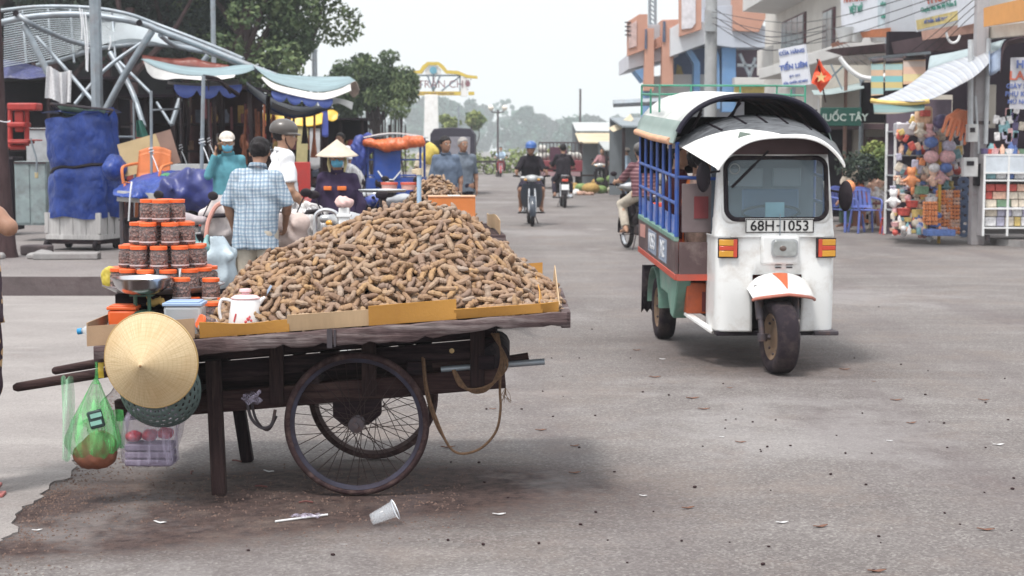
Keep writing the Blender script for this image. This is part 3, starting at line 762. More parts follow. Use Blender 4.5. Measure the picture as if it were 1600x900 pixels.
for y in(-.338,.338):
 for(dz,h)in((.135,.075),(.215,.065)):
  mb=MB();mb.bar((-.98,y,zr(-.98)+dz),(.60,y,zr(.60)+dz),.018,h);mb.build('side_board',wdark,cart,bevel=.003)
mb=MB();mb.bar((-.95,0,zr(-.95)+.085),(.60,0,zr(.6)+.085),.62,.02);mb.build('lower_shelf',wdark,cart)
for y in(-.2,.2):
 mb=MB();mb.bar((x0+.05,y,ztop(x0)-.065),(x1-.06,y,ztop(x1)-.065),.06,.058);mb.build('deck_joist',wdark,cart)
for(a,b,wd,y)in(((333,562),(343,776),.062,-.345-.045),((362,565),(387,727),.058,.345+.0)):
 Yy=CY+y;A=L(*a,Yy);B=L(*b,Yy);B.z=.0
 mb=MB();mb.bar(A,B,wd,.05,up=(0,1,0));mb.build('leg',wmidv if y<0 else wdarkv,cart,bevel=.005)
mb=MB();mb.bar((-.93,-.39,.37),(-.90,.39,.37),.05,.06);mb.build('leg_brace',wdark,cart)
A=L(21,606,6.9);B=L(165,582,6.92);Cc=B+(B-A)*2.2
mb=MB();mb.tube([A,A+(B-A)*.04,A.lerp(B,.3),B,Cc],[.012,.020,.021,.023,.024],10);mb.build('handle',wmid,cart)
A=L(82,580,7.6);B=L(150,568,7.6);Cc=B+(B-A)*4.0
mb=MB();mb.tube([A,A+(B-A)*.05,A.lerp(B,.4),B,Cc],[.012,.019,.020,.022,.023],10);mb.build('handle',wmid,cart)
A=L(826,558,6.95);mb=MB();mb.tube([A,A+Vector((-.12,0,-.022)),A+Vector((-.42,0,-.045))],[.021,.024,.024],8);mb.build('shaft',wmid,cart)
A=L(851,565,6.90);mb=MB();mb.tube([A,A+Vector((-.45,0,-.035))],.014,10,caps=False);mb.tube([A+Vector((-.004,0,-.0003)),A+Vector((-.45,0,-.035))],.011,10,caps=True);mb.build('pipe',steel,cart)
A=L(782,552,7.0);mb=MB();mb.tube([A+Vector((-.02,-.12,-.0)),A+Vector((-.02,.35,0))],.062,14);mb.build('rolled_mat',rubber,cart,bevel=.006)
ropem=M('rope',(.125,.070,.038),.9,var=.35,vs=70,bump=.8,bs=260)
mb=MB()
for d in(0,.010,.020,.028):
 mb.tube(spline([L(768,520,6.78)+Vector((d,-.01,0)),L(793,565,6.76)+Vector((-d,d*.4,0)),L(778,592,6.76)+Vector((-d,0,-d)),L(750,607,6.76)+Vector((0,d*.4,-d*.7)),L(720,604,6.76)+Vector((d,0,-d*.4)),L(707,578,6.77)+Vector((d*.3,0,0))],22),.0048,6)
mb.build('rope',ropem,cart)
mb=MB();mb.tube(spline([L(662,560,6.80),L(668,610,6.78),L(684,660,6.78),L(702,698,6.80),L(722,709,6.8),L(752,700,6.8),L(775,674,6.79),L(782,640,6.78),L(781,606,6.78),L(783,560,6.8)],46),.0056,6)
mb.tube(spline([L(660,558,6.81),L(666,615,6.80),L(682,664,6.79),L(700,694,6.81)],20),.005,6)
for k in range(9):
 a=L(790,606,6.78);mb.tube([a,a+Vector((random.uniform(-.02,.02),random.uniform(-.01,.01),-.03)),a+Vector((random.uniform(-.03,.03),0,-.055-random.random()*.02))],.0012,3)
mb.build('rope',ropem,cart)
mb=MB();mb.tube(spline([L(385,620,6.85),L(392,652,6.85),L(408,668,6.85),L(424,664,6.85),L(430,640,6.86)],18),.007,6);mb.tube(spline([L(392,622,6.87),L(400,655,6.87),L(418,672,6.87),L(432,650,6.87)],18),.006,6)
mb.build('chain',darksteel,cart)
mb=MB();p=L(706,548,6.88);mb.lathe([(.010,0),(.011,.004),(.001,.008)],12,TR(p,rx=PI/2));mb.build('round_stud',M('brass',(.5,.36,.18),.5,.3),cart)
rg=random.Random(4);mb=MB();c=L(392,628,6.8)
mb.surf(lambda u,v:c+Vector((-.035+.075*u+.01*math.sin(9*v),-.01+.02*math.sin(5*u+3*v),.028-.03*v+.025*u-.03*u*v+.006*math.sin(14*u))),10,8,.001);mb.build('tucked_film',cbag,cart)
def bike_wheel(y,rimm):
 wz=.315;c=Vector((.0,y,wz));T=TR(c,rx=PI/2)
 w_=thing_part('wheel',cart)
 mb=MB();prof=[]
 for k in range(13):a=2*PI*k/12;prof.append((.2975+.0165*math.cos(a),.0165*math.sin(a)))
 mb.lathe(prof,72,T);ty=mb.build('tyre',M_tyre,w_,sharp=0)
 mb=MB();mb.lathe([(.281,-.013),(.286,-.015),(.286,.015),(.281,.013),(.270,.009),(.268,0),(.270,-.009),(.281,-.013)],72,T);mb.build('rim',rimm,w_,sharp=50)
 mb=MB();mb.lathe([(.001,-.052),(.012,-.052),(.012,-.036),(.034,-.034),(.034,-.028),(.020,-.024),(.020,.024),(.034,.028),(.034,.034),(.012,.036),(.012,.052),(.001,.052)],20,T);mb.build('hub',darksteel,w_,sharp=50)
 mb=MB()
 for k in range(36):
  a=2*PI*k/36;sg=1 if k%2 else-1;da=(.95 if(k//2)%2 else-.95);b=a+da
  mb.tube([T@Vector((.270*math.cos(a),.270*math.sin(a),.004*sg)),T@Vector((.030*math.cos(b),.030*math.sin(b),.031*sg))],.0017,4)
 mb.build('spokes',M_spoke,w_)
 return w_
def thing_part(name,parent):
 o=bpy.data.objects.new(name,None);C.objects.link(o);o.parent=parent;o.empty_display_size=.1;return o
M_tyre=M('worn_tyre',(.045,.026,.028),.9,var=.3,vs=12,dirt=(.13,.085,.078),damt=.7,dscale=16,bump=.5,bs=200)
M_spoke=M('rusty_spoke',(.04,.024,.024),.6,.5,var=.3)
rimA=M('blue_rim',(.042,.040,.062),.6,0,var=.5,spec=.2,dirt=(.03,.018,.02),damt=.95,dscale=3.5)
rimB=M('rusty_rim',(.12,.085,.085),.6,.5,dirt=(.2,.16,.15),damt=.6,dscale=9)
bike_wheel(-.42,rimA);bike_wheel(.40,rimB)
mb=MB();mb.tube([(0,-.47,.315),(0,.45,.315)],.013,10);mb.build('axle',darksteel,cart)
for y in(-.335,.335):
 mb=MB();mb.prism([(-.11,.405),(.10,.42),(.10,.345),(.045,.30),(-.055,.29),(-.11,.335)],.05,Matrix.Translation((0,y,0)));mb.build('axle_block',wdark,cart,bevel=.006)
cbf=thing('cardboard_fence','strips of orange and pale corrugated cardboard fencing in the tamarind heap on the deck','cardboard',(CX,CY,0))
def cardwall(name,a,b,m,top_px,th=.004,wav=0,y=-.585):
 """a,b: px left/right; top_px: (pyL,pyR) of its upper edge"""
 Y=CY+y;A=L(a,top_px[0],Y);B=L(b,top_px[1],Y);n=14;mb=MB();lo=[];hi=[]
 def f(u,v):
  x=A.x+(B.x-A.x)*u;zt=A.z+(B.z-A.z)*u-wav*math.sin(PI*u)**2*(1 if u<.8 else.6)
  z0=ztop(x)+.002;bow=.006*math.sin(PI*u+1)*v+.010*v
  return(x,y-bow,z0+(zt-z0)*v)
 mb.surf(f,n,4,th);return mb.build(name,m,cbf,sharp=30)
cardwall('card_strip',312,452,cardb,(503,499),wav=.012,y=-.572)
cardwall('card_strip',449,579,cardp,(492,483),y=-.568)
cardwall('card_strip',576,713,cardb,(478,467),y=-.578)
cardwall('card_strip',710,848,cardb,(483,474),y=-.570)
cardwall('card_strip',845,873,cardb,(474,471),y=-.566)
def sidewall(px_top,y0,y1,xl,h0,h1,m,lean=.0):
 mb=MB();mb.surf(lambda u,v:(xl+lean*v+.006*math.sin(5*u),y0+(y1-y0)*u,ztop(xl)+.002+(h0+(h1-h0)*u)*v),10,4,.005);return mb.build('card_strip',m,cbf,sharp=30)
sidewall(0,-.56,-.02,.815,.045,.125,cardb,-.03);sidewall(0,-.05,.56,.80,.12,.12,cardb,-.05)
mb=MB();mb.surf(lambda u,v:(.60+.22*u,.575+.01*v,ztop(.6+.22*u)+.13*v),6,3,.004);mb.build('card_strip',cardb,cbf)
mb=MB();mb.surf(lambda u,v:(.86+.012*v,-.55+.75*u,ztop(.86)+(.03+.11*u)*v),8,3,.004);mb.build('card_strip',cardp,cbf)
cb2=thing('cardboard_flap','short brown cardboard flap standing at the left end of the deck behind the conical hat','cardboard',(CX,CY,0))
mb=MB();A=L(137,514,6.70);B=L(304,507,6.70)
mb.surf(lambda u,v:(A.x+(B.x-A.x)*u,-.55,ztop(A.x+(B.x-A.x)*u)+.085*v),8,2,.005);mb.build('panel',cardc,cb2)
mb=MB();mb.surf(lambda u,v:(A.x,-.55+.5*u,ztop(A.x)+.10*v),8,2,.005);mb.build('flap',cardc,cb2)
SILX=[-1.36,-1.305,-1.22,-1.12,-.957,-.82,-.696,-.56,-.464,-.36,-.27,-.20,-.116,-.01,.087,.15,.20,.25]
SILZ=[.70,.82,.92,1.00,1.085,1.15,1.195,1.222,1.238,1.243,1.238,1.205,1.13,1.035,.945,.895,.85,.80]
def heap_z(x,y):
 X=x+CX;b=ztop(x);s=np.interp(X,SILX,SILZ)-.018
 v=abs(y+.02)/.54
 if v>=1:return b
 f=1-v**1.55
 return b+max(0,s-b)*f+.012*math.sin(9*x+3*y)*f
def pod_mesh(seed):
 rg=random.Random(seed);n=16;Lp=rg.uniform(.058,.105);bend=rg.choice((-1,1))*rg.uniform(.15,1.8);r0=rg.uniform(.0122,.0152);seeds=rg.randint(3,6)
 if rg.random()<.25:bend*=1.5
 pts=[];a=-bend/2;p=Vector((0,0,0))
 for i in range(n+1):
  pts.append(p.copy());p=p+Vector((math.cos(a),math.sin(a),0))*(Lp/n);a+=bend/n*(1+.5*math.sin(i*.7+seed))
 c=sum(pts,Vector())/len(pts);pts=[q-c for q in pts]
 rr=[]
 for i in range(n+1):
  u=i/n;e=min(1,(1-abs(2*u-1)**3.2)+.02)**.5;rr.append(max(.002,r0*e*(1+.13*math.cos(2*PI*u*seeds+seed)*(1 if.06<u<.94 else 0))*(1+.08*rg.uniform(-1,1))))
 mb=MB();mb.tube(pts,rr,8)
 return np.array(mb.v)*np.array([1,1,.86]),mb.f
PODS=[pod_mesh(i)for i in range(26)]
PODME=[]
for V,F in PODS:
 o=mesh_obj('tamarind_pod',V,F,podm);PODME.append(o.data);bpy.data.objects.remove(o)
 a=PODME[-1].attributes.new('rnd','FLOAT','POINT')
def heap_frames(N,hz,xr,yr,rg,dens=None,mind=.0):
 out=[];e=.01
 while len(out)<N:
  x=rg.uniform(*xr);y=rg.uniform(*yr);z=hz(x,y)
  if dens and not dens(x,y,z):continue
  nx=-(hz(x+e,y)-hz(x-e,y))/(2*e);ny=-(hz(x,y+e)-hz(x,y-e))/(2*e)
  nrm=Vector((nx,ny,1)).normalized()
  nrm=(nrm+Vector((rg.gauss(0,.32),rg.gauss(0,.32),rg.gauss(0,.15)))).normalized()
  t=Vector((rg.gauss(0,1),rg.gauss(0,1),rg.gauss(0,.6)));t=(t-nrm*t.dot(nrm)).normalized()
  b=nrm.cross(t);M3=Matrix((t,b,nrm)).transposed()
  out.append((Vector((x,y,z))+nrm*rg.uniform(-.022,.020),M3,rg.randrange(26),rg.random()))
 return out
def layer(N,hz,xr,yr,rg,dmin,dens,lift,tilt):
 out=[];grid={};tries=0;e=.01
 while len(out)<N and tries<60000:
  tries+=1;x=rg.uniform(*xr);y=rg.uniform(*yr);z=hz(x,y)
  if not dens(x,y,z):continue
  k=(int(x/dmin),int(y/dmin),int(z/dmin));p=Vector((x,y,z))
  if any((p-q).length<dmin for a in(-1,0,1)for b in(-1,0,1)for c in(-1,0,1)for q in grid.get((k[0]+a,k[1]+b,k[2]+c),())):continue
  grid.setdefault(k,[]).append(p)
  nrm=Vector((-(hz(x+e,y)-hz(x-e,y))/(2*e),-(hz(x,y+e)-hz(x,y-e))/(2*e),1)).normalized();nr=(nrm+Vector((rg.gauss(0,tilt),rg.gauss(0,tilt),rg.gauss(0,tilt)))).normalized()
  t=Vector((rg.gauss(0,1),rg.gauss(0,1),rg.gauss(0,.8)));t=(t-nr*t.dot(nr)).normalized();b=nr.cross(t)
  out.append((p+nrm*rg.uniform(*lift),Matrix((t,b,nr)).transposed(),rg.randrange(26),rg.random()))
 return out
def joined(name,frames,parent_loc,label,cat='tamarind',sc=1.0):
 Vs=[];Fs=[];at=[];b=0
 for(p,M3,k,r)in frames:
  V,F=PODS[k];A=np.array(M3);W=(V*sc)@A.T+np.array(p);Vs.append(W);Fs+=[tuple(b+i for i in f)for f in F];at+=[r]*len(V);b+=len(V)
 o=mesh_obj(name,np.concatenate(Vs),Fs,podm,None,True,60,attr=at);o.location=parent_loc
 return tag(o,label,cat,kind='stuff')
rg=random.Random(99)
ok=lambda x,y,z:z>ztop(x)+.004 or(abs(y)<.55 and rg.random()<.2 and x>-.45)
fr=layer(1250,heap_z,(-.66,.86),(-.53,.10),rg,.0250,ok,(-.024,-.006),.3)+layer(900,heap_z,(-.66,.86),(-.53,.08),rg,.0338,ok,(.003,.021),.40)+heap_frames(300,heap_z,(-.66,.86),(.08,.54),rg,ok)
for k in range(190):
 x=rg.uniform(-.45,.78);y=rg.uniform(-.525,-.44);fr.append((Vector((x,y,ztop(x)+.018+.02*rg.random())),Matrix.Rotation(rg.uniform(0,6.28),3,'Z')@Matrix.Rotation(rg.uniform(-.3,.3),3,'X'),rg.randrange(26),rg.random()))
def score(f):
 p=f[0];out=p.z-heap_z(p.x,p.y);return-p.y*.5+out*22
idx=sorted(range(len(fr)),key=lambda i:-score(fr[i]));sel=set(idx[:300])
for i in idx[:300]:
 p,M3,k,r=fr[i]
 o=bpy.data.objects.new('tamarind_pod',PODME[k]);C.objects.link(o)
 o.matrix_world=Matrix.Translation(Vector((CX,CY,0))+p)@M3.to_4x4()
 tag(o,'brown tamarind pod on the outside of the big front heap','tamarind pod','loose tamarind pods on the front of the heap')
joined('tamarind_heap',[fr[i]for i in range(len(fr))if i not in sel],(CX,CY,0),'big heap of brown tamarind pods piled on the front handcart')
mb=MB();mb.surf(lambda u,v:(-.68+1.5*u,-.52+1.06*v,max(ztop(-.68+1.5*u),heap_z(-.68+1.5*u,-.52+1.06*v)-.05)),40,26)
core=mb.build('tamarind_heap_core',M('pod_gap_shade',(.018,.010,.010),.9),loc=None);core.location=(CX,CY,0);tag(core,'core of the big tamarind heap, near black to carry the shade between pods','tamarind',kind='stuff')  # smooth core sheet, shade in the gaps between pods put into its colour
def jar(r=.041,h=.102,fill=.78,n=18):
 t=thing('jar','x','jar')
 MB().lathe([(.001,0),(r*.93,0),(r,.006),(r,h*.74),(r*.86,h*.83),(r*.86,h*.88)],n).build('jar_body',jarpl,t,sharp=0)
 MB().lathe([(.001,.003),(r*.93,.003),(r*.955,.01),(r*.95,h*.66),(r*.8,h*fill),(.001,h*fill+.002)],n).build('contents',fruitm,t,sharp=0)
 MB().lathe([(r*.90,h*.84),(r*.93,h*.85),(r*.94,h*.985),(r*.88,h),(r*.3,h*.995),(.001,h*.995)],24).build('lid',lidm,t,sharp=30)
 MB().lathe([(r*1.004,h*.13),(r*1.006,h*.15),(r*1.006,h*.165),(r*1.004,h*.19)],n).build('label_band',M_band,t)
 return t
M_band=M('pale_band',(.55,.50,.52),.5)
JG='orange lidded jars on the cart'
proto=jar();first=[True]
def put(x,y,z,label,rot=None):
 if first[0]:first[0]=False;c=proto;c.location=(x,y,z);c['label']=label;c['group']=JG
 else:c=dup(proto,(x,y,z),None,label,JG)
 c.rotation_euler=rot or(0,0,random.uniform(0,6));return c
TY=7.30;tp=P(256,448,TY);TX=tp.x;tz=tp.z
tray=thing('tray','round pale metal tray carrying the pyramid of orange lidded jars','tray',(TX,TY,tz))
MB().lathe([(.001,-.016),(.225,-.016),(.262,.004),(.270,.010),(.268,.013),(.262,.009),(.224,-.010),(.001,-.010)],48).build('dish',M('enamel_tray',(.62,.62,.64),.3,.4,dirt=(.4,.36,.34),damt=.3),tray)
MB().lathe([(.268,.0095),(.275,.010),(.275,.015),(.268,.0155)],48).build('rolled_rim',M('enamel_rim',(.25,.22,.24),.4,.4),tray)
cr=thing('crate','dark slatted crate under the round tray of jars','crate',(TX+.02,TY,ztop(TX-CX)-.03))
H_=tz-.016-(ztop(TX-CX)-.03)
mb=MB()
for z in(.03,H_*.5,H_-.03):mb.box((0,-.13,z),(.42,.012,.045));mb.box((0,.13,z),(.42,.012,.045));mb.box((-.205,0,z),(.012,.248,.045));mb.box((.205,0,z),(.012,.248,.045))
mb.build('slats',wdark,cr)
for sx in(-1,1):
 for sy in(-1,1):mb=MB();mb.box((sx*.19,sy*.115,H_/2),(.02,.018,H_));mb.build('corner_post',wdark,cr)
levels=[(.205,13,'in the lowest ring of the jar pyramid on the tray'),(.160,10,'in the second ring of the jar pyramid'),(.112,7,'in the third ring of the jar pyramid'),(.062,4,'in the topmost ring of the jar pyramid')]
for k,(rad,n,lb)in enumerate(levels):
 for i in range(n):
  a=2*PI*(i+.3*k)/n+.2;jx=random.uniform(-.004,.004)
  put(TX+rad*math.cos(a)+jx-.0,TY+rad*math.sin(a),tz-.009+.1025*k,'orange lidded jar '+lb)
put(TX-.02,TY,tz-.009+.1025*2,'clear jar of dark dried fruit hidden in the middle of the jar pyramid')
def puts(px,py,Y,lb,rot=None,scale=1):
 p=P(px,py,Y);c=put(p.x,p.y,p.z,lb,rot);c.scale=(scale,)*3;return c
pa=P(284,470,7.0);zd=ztop(pa.x-CX)
zz=pa.z-.102
while zz>zd-.03:put(pa.x,pa.y,zz,'orange lidded jar underneath the lone jar, behind the clear tub');zz-=.1025
put(pa.x,pa.y,pa.z,'lone orange lidded jar standing in front of the pyramid, above the clear tub')
for(px,py,Y,lb,rt)in((330,470,7.1,'squat orange lidded jar between the lone jar and the foot of the heap',None),(332,508,6.95,'open stock jar behind the tilted jar beside the white jug',None),(352,500,7.1,'jar with a wide orange lid by the left foot of the tamarind heap',None),(300,500,7.1,'jar with only its orange lid showing between tub and heap',None)):
 c=puts(px,py,Y,lb,rt);c.location.z=max(c.location.z,ztop(c.location.x-CX));
 z_=c.location.z-.102
c=puts(336,512,6.78,'small jar lying tilted with its orange lid facing the camera, left of the white jug',(R(38),R(-62),0),.8);c.location.z=ztop(c.location.x-CX)+.035
def box_stack(px0,px1,pyt,Y,d,m,name,label,cat):
 A=P(px0,pyt,Y);B=P(px1,pyt,Y);z0=ztop((A.x+B.x)/2-CX);t=thing(name,label,cat,((A.x+B.x)/2,Y+d/2,z0))
 MB().box((0,0,(A.z-z0)/2),(B.x-A.x,d,A.z-z0)).build('side',m,t,bevel=.004);return t,B.x-A.x,A.z-z0
t,w_,h_=box_stack(290,356,470,7.03,.16,cardc,'carton','low brown carton carrying the squat jar at the foot of the heap','carton')
MB().box((0,0,h_+.002),(w_*.2,.158,.002)).build('tape',M('parcel_tape',(.5,.40,.26),.3),t)
def tub(px0,px1,pyt,pyb,Y,m,ml,name,label,cat,lidh=.014,taper=.86,square=True):
 A=P(px0,pyt,Y);B=P(px1,pyt,Y);w_=B.x-A.x;c=Vector(((A.x+B.x)/2,Y+w_*.4,0));z0=ztop(c.x-CX)if pyb is None else P(px0,pyb,Y).z;h=A.z-z0
 t=thing(name,label,cat,(c.x,c.y,z0));d=w_*.8
 def ring(s,z):return[(-w_/2*s,-d/2*s,z),(w_/2*s,-d/2*s,z),(w_/2*s,d/2*s,z),(-w_/2*s,d/2*s,z)]
 mb=MB();mb.hexa(ring(taper,0),ring(.97,h-lidh));mb.build('tub_body',m,t,bevel=.012)
 mb=MB();mb.box((0,0,h-lidh/2+.001),(w_,d,lidh));mb.box((0,0,h+.004),(w_*.84,d*.84,.006));mb.build('lid',ml,t,bevel=.005)
 return t
tub(166,212,480,None,6.88,orangepl,orangepl,'food_box','small orange plastic food box behind the left rim of the conical hat','food box')
bluelid=M('pale_blue_lid',(.30,.42,.62),.4,var=.05)
ct=tub(253,315,474,None,6.74,clearpl,bluelid,'clear_tub','clear plastic tub with pale blue lid right of the conical hat','tub')
MB().box((0,0,.045),(.10,.07,.07)).build('contents',M('tub_contents',(.45,.44,.50),.8),ct,bevel=.01)
sp_=P(222,455,6.93);zt_=ztop(sp_.x-CX)
sc=thing('spring_scale','green spring scale with a shiny steel weighing bowl on top, mostly behind the conical hat','scale',(sp_.x,sp_.y,zt_))
zs=lambda py:P(220,py,6.93).z-zt_
dgreen=M('hammered_green',(.05,.13,.09),.45,dirt=(.15,.16,.13),damt=.4)
mb=MB();mb.lathe([(.001,-.05),(.088,-.05),(.096,-.04),(.096,.04),(.088,.05),(.001,.05)],32,TR((0,0,zs(485)-.095),rx=PI/2));mb.build('dial_case',dgreen,sc)
mb=MB();mb.box((0,0,.012),(.20,.17,.024));mb.hexa([(-.08,-.05,.024),(.08,-.05,.024),(.08,.05,.024),(-.08,.05,.024)],[(-.05,-.04,zs(500)-.1),(.05,-.04,zs(500)-.1),(.05,.04,zs(500)-.1),(-.05,.04,zs(500)-.1)]);mb.build('base',dgreen,sc,bevel=.006)
MB().lathe([(.001,0),(.082,0),(.084,.004),(.001,.006)],32,TR((0,-.05,zs(485)-.095),rx=PI/2)).build('dial',plwhite,sc)
mb=MB()
for dx in(-.030,.030):mb.tube([(dx,0,zs(490)),(dx,0,zs(461))],.0085,8)
mb.box((0,0,zs(461)),(.10,.05,.008));mb.build('pan_support',dgreen,sc)
zb=zs(461)+.004;rb=48/FPX*6.93*2/2
st=M('stainless_steel',(.58,.58,.60),.24,.95,var=.08,dirt=(.38,.36,.36),damt=.3,dscale=7)
MB().lathe([(.001,0),(.055,0),(.085,.010),(.112,.034),(.124,.062),(rb,.070),(rb+.001,.0735),(rb-.004,.0735),(.120,.063),(.108,.037),(.082,.014),(.055,.004),(.001,.004)],48,Matrix.Translation((0,0,zb))).build('weighing_bowl',st,sc)
g1=P(250,478,6.97);yb=M('ochre_leather',(.42,.27,.08),.7,var=.2,bump=.4,bs=50)
pr=[]
rg=random.Random(31)
for k in range(7):a=Vector((rg.uniform(-.045,.045),rg.uniform(-.02,.02),rg.uniform(.0,.03)));pr.append(cap(a,a+Vector((rg.uniform(-.03,.03),0,rg.uniform(.005,.025))),.013,.006,.012))
o=sdf_obj('rubber_glove',pr,.005,yb,loc=None,wob=.003,wsc=60);o.location=(g1.x,g1.y,g1.z);tag(o,'crumpled ochre glove lying behind the steel scale bowl','glove')
g2=P(166,447,7.30);pr=[ell((0,0,.04),(.042,.04,.045)),ell((.015,0,.075),(.025,.025,.02))]
o=sdf_obj('yellow_bag',pr,.006,M('yellow_bag',(.52,.42,.06),.5,var=.2),wob=.006,wsc=50);o.location=(TX-.235,TY-.06,tz+.003);tag(o,'small knotted yellow bag at the left rim of the jar tray','bag')
jp=P(384,500,6.79);jz=ztop(jp.x-CX)
jg=thing('jug','white plastic jug with pink lid and red flower print standing before the heap','jug',(jp.x,6.79,jz))
hj=P(384,466,6.79).z-jz;jw=M('jug_white',(.78,.77,.78),.35,var=.03)
MB().lathe([(.001,0),(.076,0),(.080,.006),(.060,hj-.006),(.056,hj),(.001,hj)],32).build('jug_body',jw,jg,sharp=50)
MB().lathe([(.060,hj-.004),(.062,hj+.003),(.048,hj+.012),(.018,hj+.017),(.015,hj+.024),(.027,hj+.030),(.024,hj+.040),(.001,hj+.042)],28).build('lid',M('pink_lid',(.74,.50,.52),.4,var=.04),jg,sharp=40)
mb=MB();mb.tube(spline([(-.058,0,hj-.012),(-.10,0,hj-.006),(-.112,0,hj-.05),(-.10,0,hj-.10),(-.074,0,hj-.125)],16),.0068,8);mb.build('handle',jw,jg)
mb=MB();mb.tube([(.055,0,hj-.02),(.072,0,hj-.004),(.084,0,hj+.004)],[.014,.009,.006],8);mb.build('spout',jw,jg)
pr_=M('print_red',(.55,.06,.07),.5)
for(x,z,s)in((-.035,.07,1),(.022,.065,1),(.034,.058,.7),(.012,.054,.8),(.028,.074,.6)):
 yy=-math.sqrt(max(0,(.0795-(z*.02/.15)*1.0)**2-x*x))-.0035
 mb=MB()
 if x<0:mb.box((x,yy,z),(.006,.003,.035),Matrix.Rotation(.25,3,'Y'))
 else:mb.lathe([(.008*s,0),(.001,.002)],8,TR((x,yy,z),rx=PI/2))
 mb.build('flower_print',pr_,jg)
mb=MB();a=P(412,466,6.84);b=P(424,446,6.86);mb.bar(a-Vector((.03,0,.05)),b,.010,.003,up=(0,1,0));tag(mb.build('plastic_spatula',M('pale_blue_plastic',(.35,.45,.6),.4),loc=a),'pale blue plastic stick poking out of the heap beside the jug','stick')
hp=P(236,563,6.50)
hat=thing('conical_hat','big pale palm leaf conical hat hanging against the near corner of the cart','hat',hp)
axis=Vector((-.13,-1,-.06)).normalized()
MB_=MB();prof=[(.001,.125)]+[(.199*i/26,.125*(1-i/26)+.0012*(i%2))for i in range(1,27)]+[(.201,-.002),(.198,-.003),(.19,.001),(.001,.119)]
o=MB_.lathe(prof,96).build('hat_cone',hatm,hat,sharp=0)
o.rotation_euler=axis.to_track_quat('Z','Y').to_euler()
o2=MB().lathe([(.1975+.0035*math.cos(a),.0035*math.sin(a))for a in[2*PI*k/8 for k in range(9)]],96).build('rim_hoop',M('bamboo_hoop',(.42,.28,.12),.6),hat,sharp=0);o2.rotation_euler=o.rotation_euler
o3=MB().sph((0,0,.125),(.006,.006,.005)).build('hat_tip',M('hat_tip',(.25,.14,.06),.6),hat);o3.rotation_euler=o.rotation_euler
cp=P(250,606,6.60);colm=M('green_grey_plastic',(.085,.12,.115),.5,var=.12)
co=thing('colander','grey green plastic colander with many holes hanging behind the conical hat','colander',cp)
prof=[(.168*math.sin(a),.075*(1-math.cos(a))*1.0)for a in[PI/2*i/13 for i in range(14)]][::-1]
prof=[(.168*math.cos(PI/2*i/26),-.10*math.sin(PI/2*i/26))for i in range(27)]
o=MB().lathe(prof,108,skip=lambda i,k:2<=i<22 and i%3==0 and(k+(i//3%2)*2)%4<2).build('bowl',colm,co,sharp=0)
s_=o.modifiers.new('thick','SOLIDIFY');s_.thickness=.0025
ca=Vector((.10,.95,-.25)).normalized();o.rotation_euler=(-ca).to_track_quat('Z','Y').to_euler()
o.rotation_euler=Vector((0.06,.985,.16)).to_track_quat('Z','Y').to_euler()
o2=MB().lathe([(.168+.006*math.cos(a),.006*math.sin(a))for a in[2*PI*k/8 for k in range(9)]],72).build('rim',colm,co,sharp=0);o2.rotation_euler=o.rotation_euler
def hang_bag(name,label,top,cx_px,cy_px,wpx,hpx,Y,m,seed,inside=None,boxy=False,group=None):
 c=P(cx_px,cy_px,Y);w_=wpx/FPX*Y/2;h=hpx/FPX*Y/2;T=P(*top,Y);t=thing(name,label,'bag',(c.x,Y,c.z-h))
 off=Vector((c.x,Y,c.z-h));tp_=T-off;rg=random.Random(seed);n=44;mv=26;V=[];F=[]
 for j in range(mv+1):
  v=j/mv
  if boxy:rad=(1 if v<.78 else 1-(v-.78)/.22*.72);rad*=min(1,(v/.06)**.5*.9+.1)if v<.06 else 1
  else:rad=(math.sin(min(1,v/.30)*PI/2)**.62 if v<.30 else(1-((v-.30)/.70)**1.25)*.93+.07)
  cen=Vector((0,0,0)).lerp(Vector((tp_.x,tp_.y,0)),max(0,(v-.35)/.65)**1.3)
  for k in range(n):
   a=2*PI*k/n;fold=1+(.06+.17*v)*math.sin(a*7+seed+3*v)*(.3+.7*v)+.05*math.sin(a*3+2.3*v*3+seed)+.03*math.sin(13*a+9*v)
   sq=1
   if boxy:sq=min(1/max(abs(math.cos(a)),abs(math.sin(a)),.01),1.32)**.8
   V.append((cen.x+w_*rad*fold*math.cos(a)*sq,cen.y+w_*rad*.62*fold*math.sin(a)*sq,tp_.z*v+.006*math.sin(5*a+seed)*(1 if v<.9 else 0)))
 for j in range(mv):
  for k in range(n):F.append((j*n+k,j*n+(k+1)%n,(j+1)*n+(k+1)%n,(j+1)*n+k))
 F.append(tuple(range(n))[::-1])
 mesh_obj('film',V,F,m,t,True,0)
 return t,w_,h,tp_
t,w_,h,tp_=hang_bag('plastic_bag','translucent green plastic bag holding brown food and a small box, hung from the cart handle',(150,592),146,661,84,142,6.66,gbag,3)
sdf_obj('brown_contents',[ell((.0,0,.055),(w_*.86,w_*.5,.062),None,.03),ell((.03,0,.10),(w_*.6,w_*.4,.06),None,.03)],.007,M('brown_food',(.16,.055,.03),.6,var=.35,vs=20),t,wob=.004,wsc=30)
mb=MB();p=P(150,655,6.60)-t.location;mb.box(p,(.062,.02,.075),Matrix.Rotation(-.25,3,'Y'));mb.build('small_box',M('dark_packet',(.04,.06,.06),.5),t,bevel=.006)
for q,dz in enumerate((.018,-.014)):
 mb=MB();mb.box(p+Vector((.003,-.0115,dz)),(.048,.003,.018),Matrix.Rotation(-.25,3,'Y'));mb.build('packet_window',M('mint_window',(.25,.5,.42),.4),t)
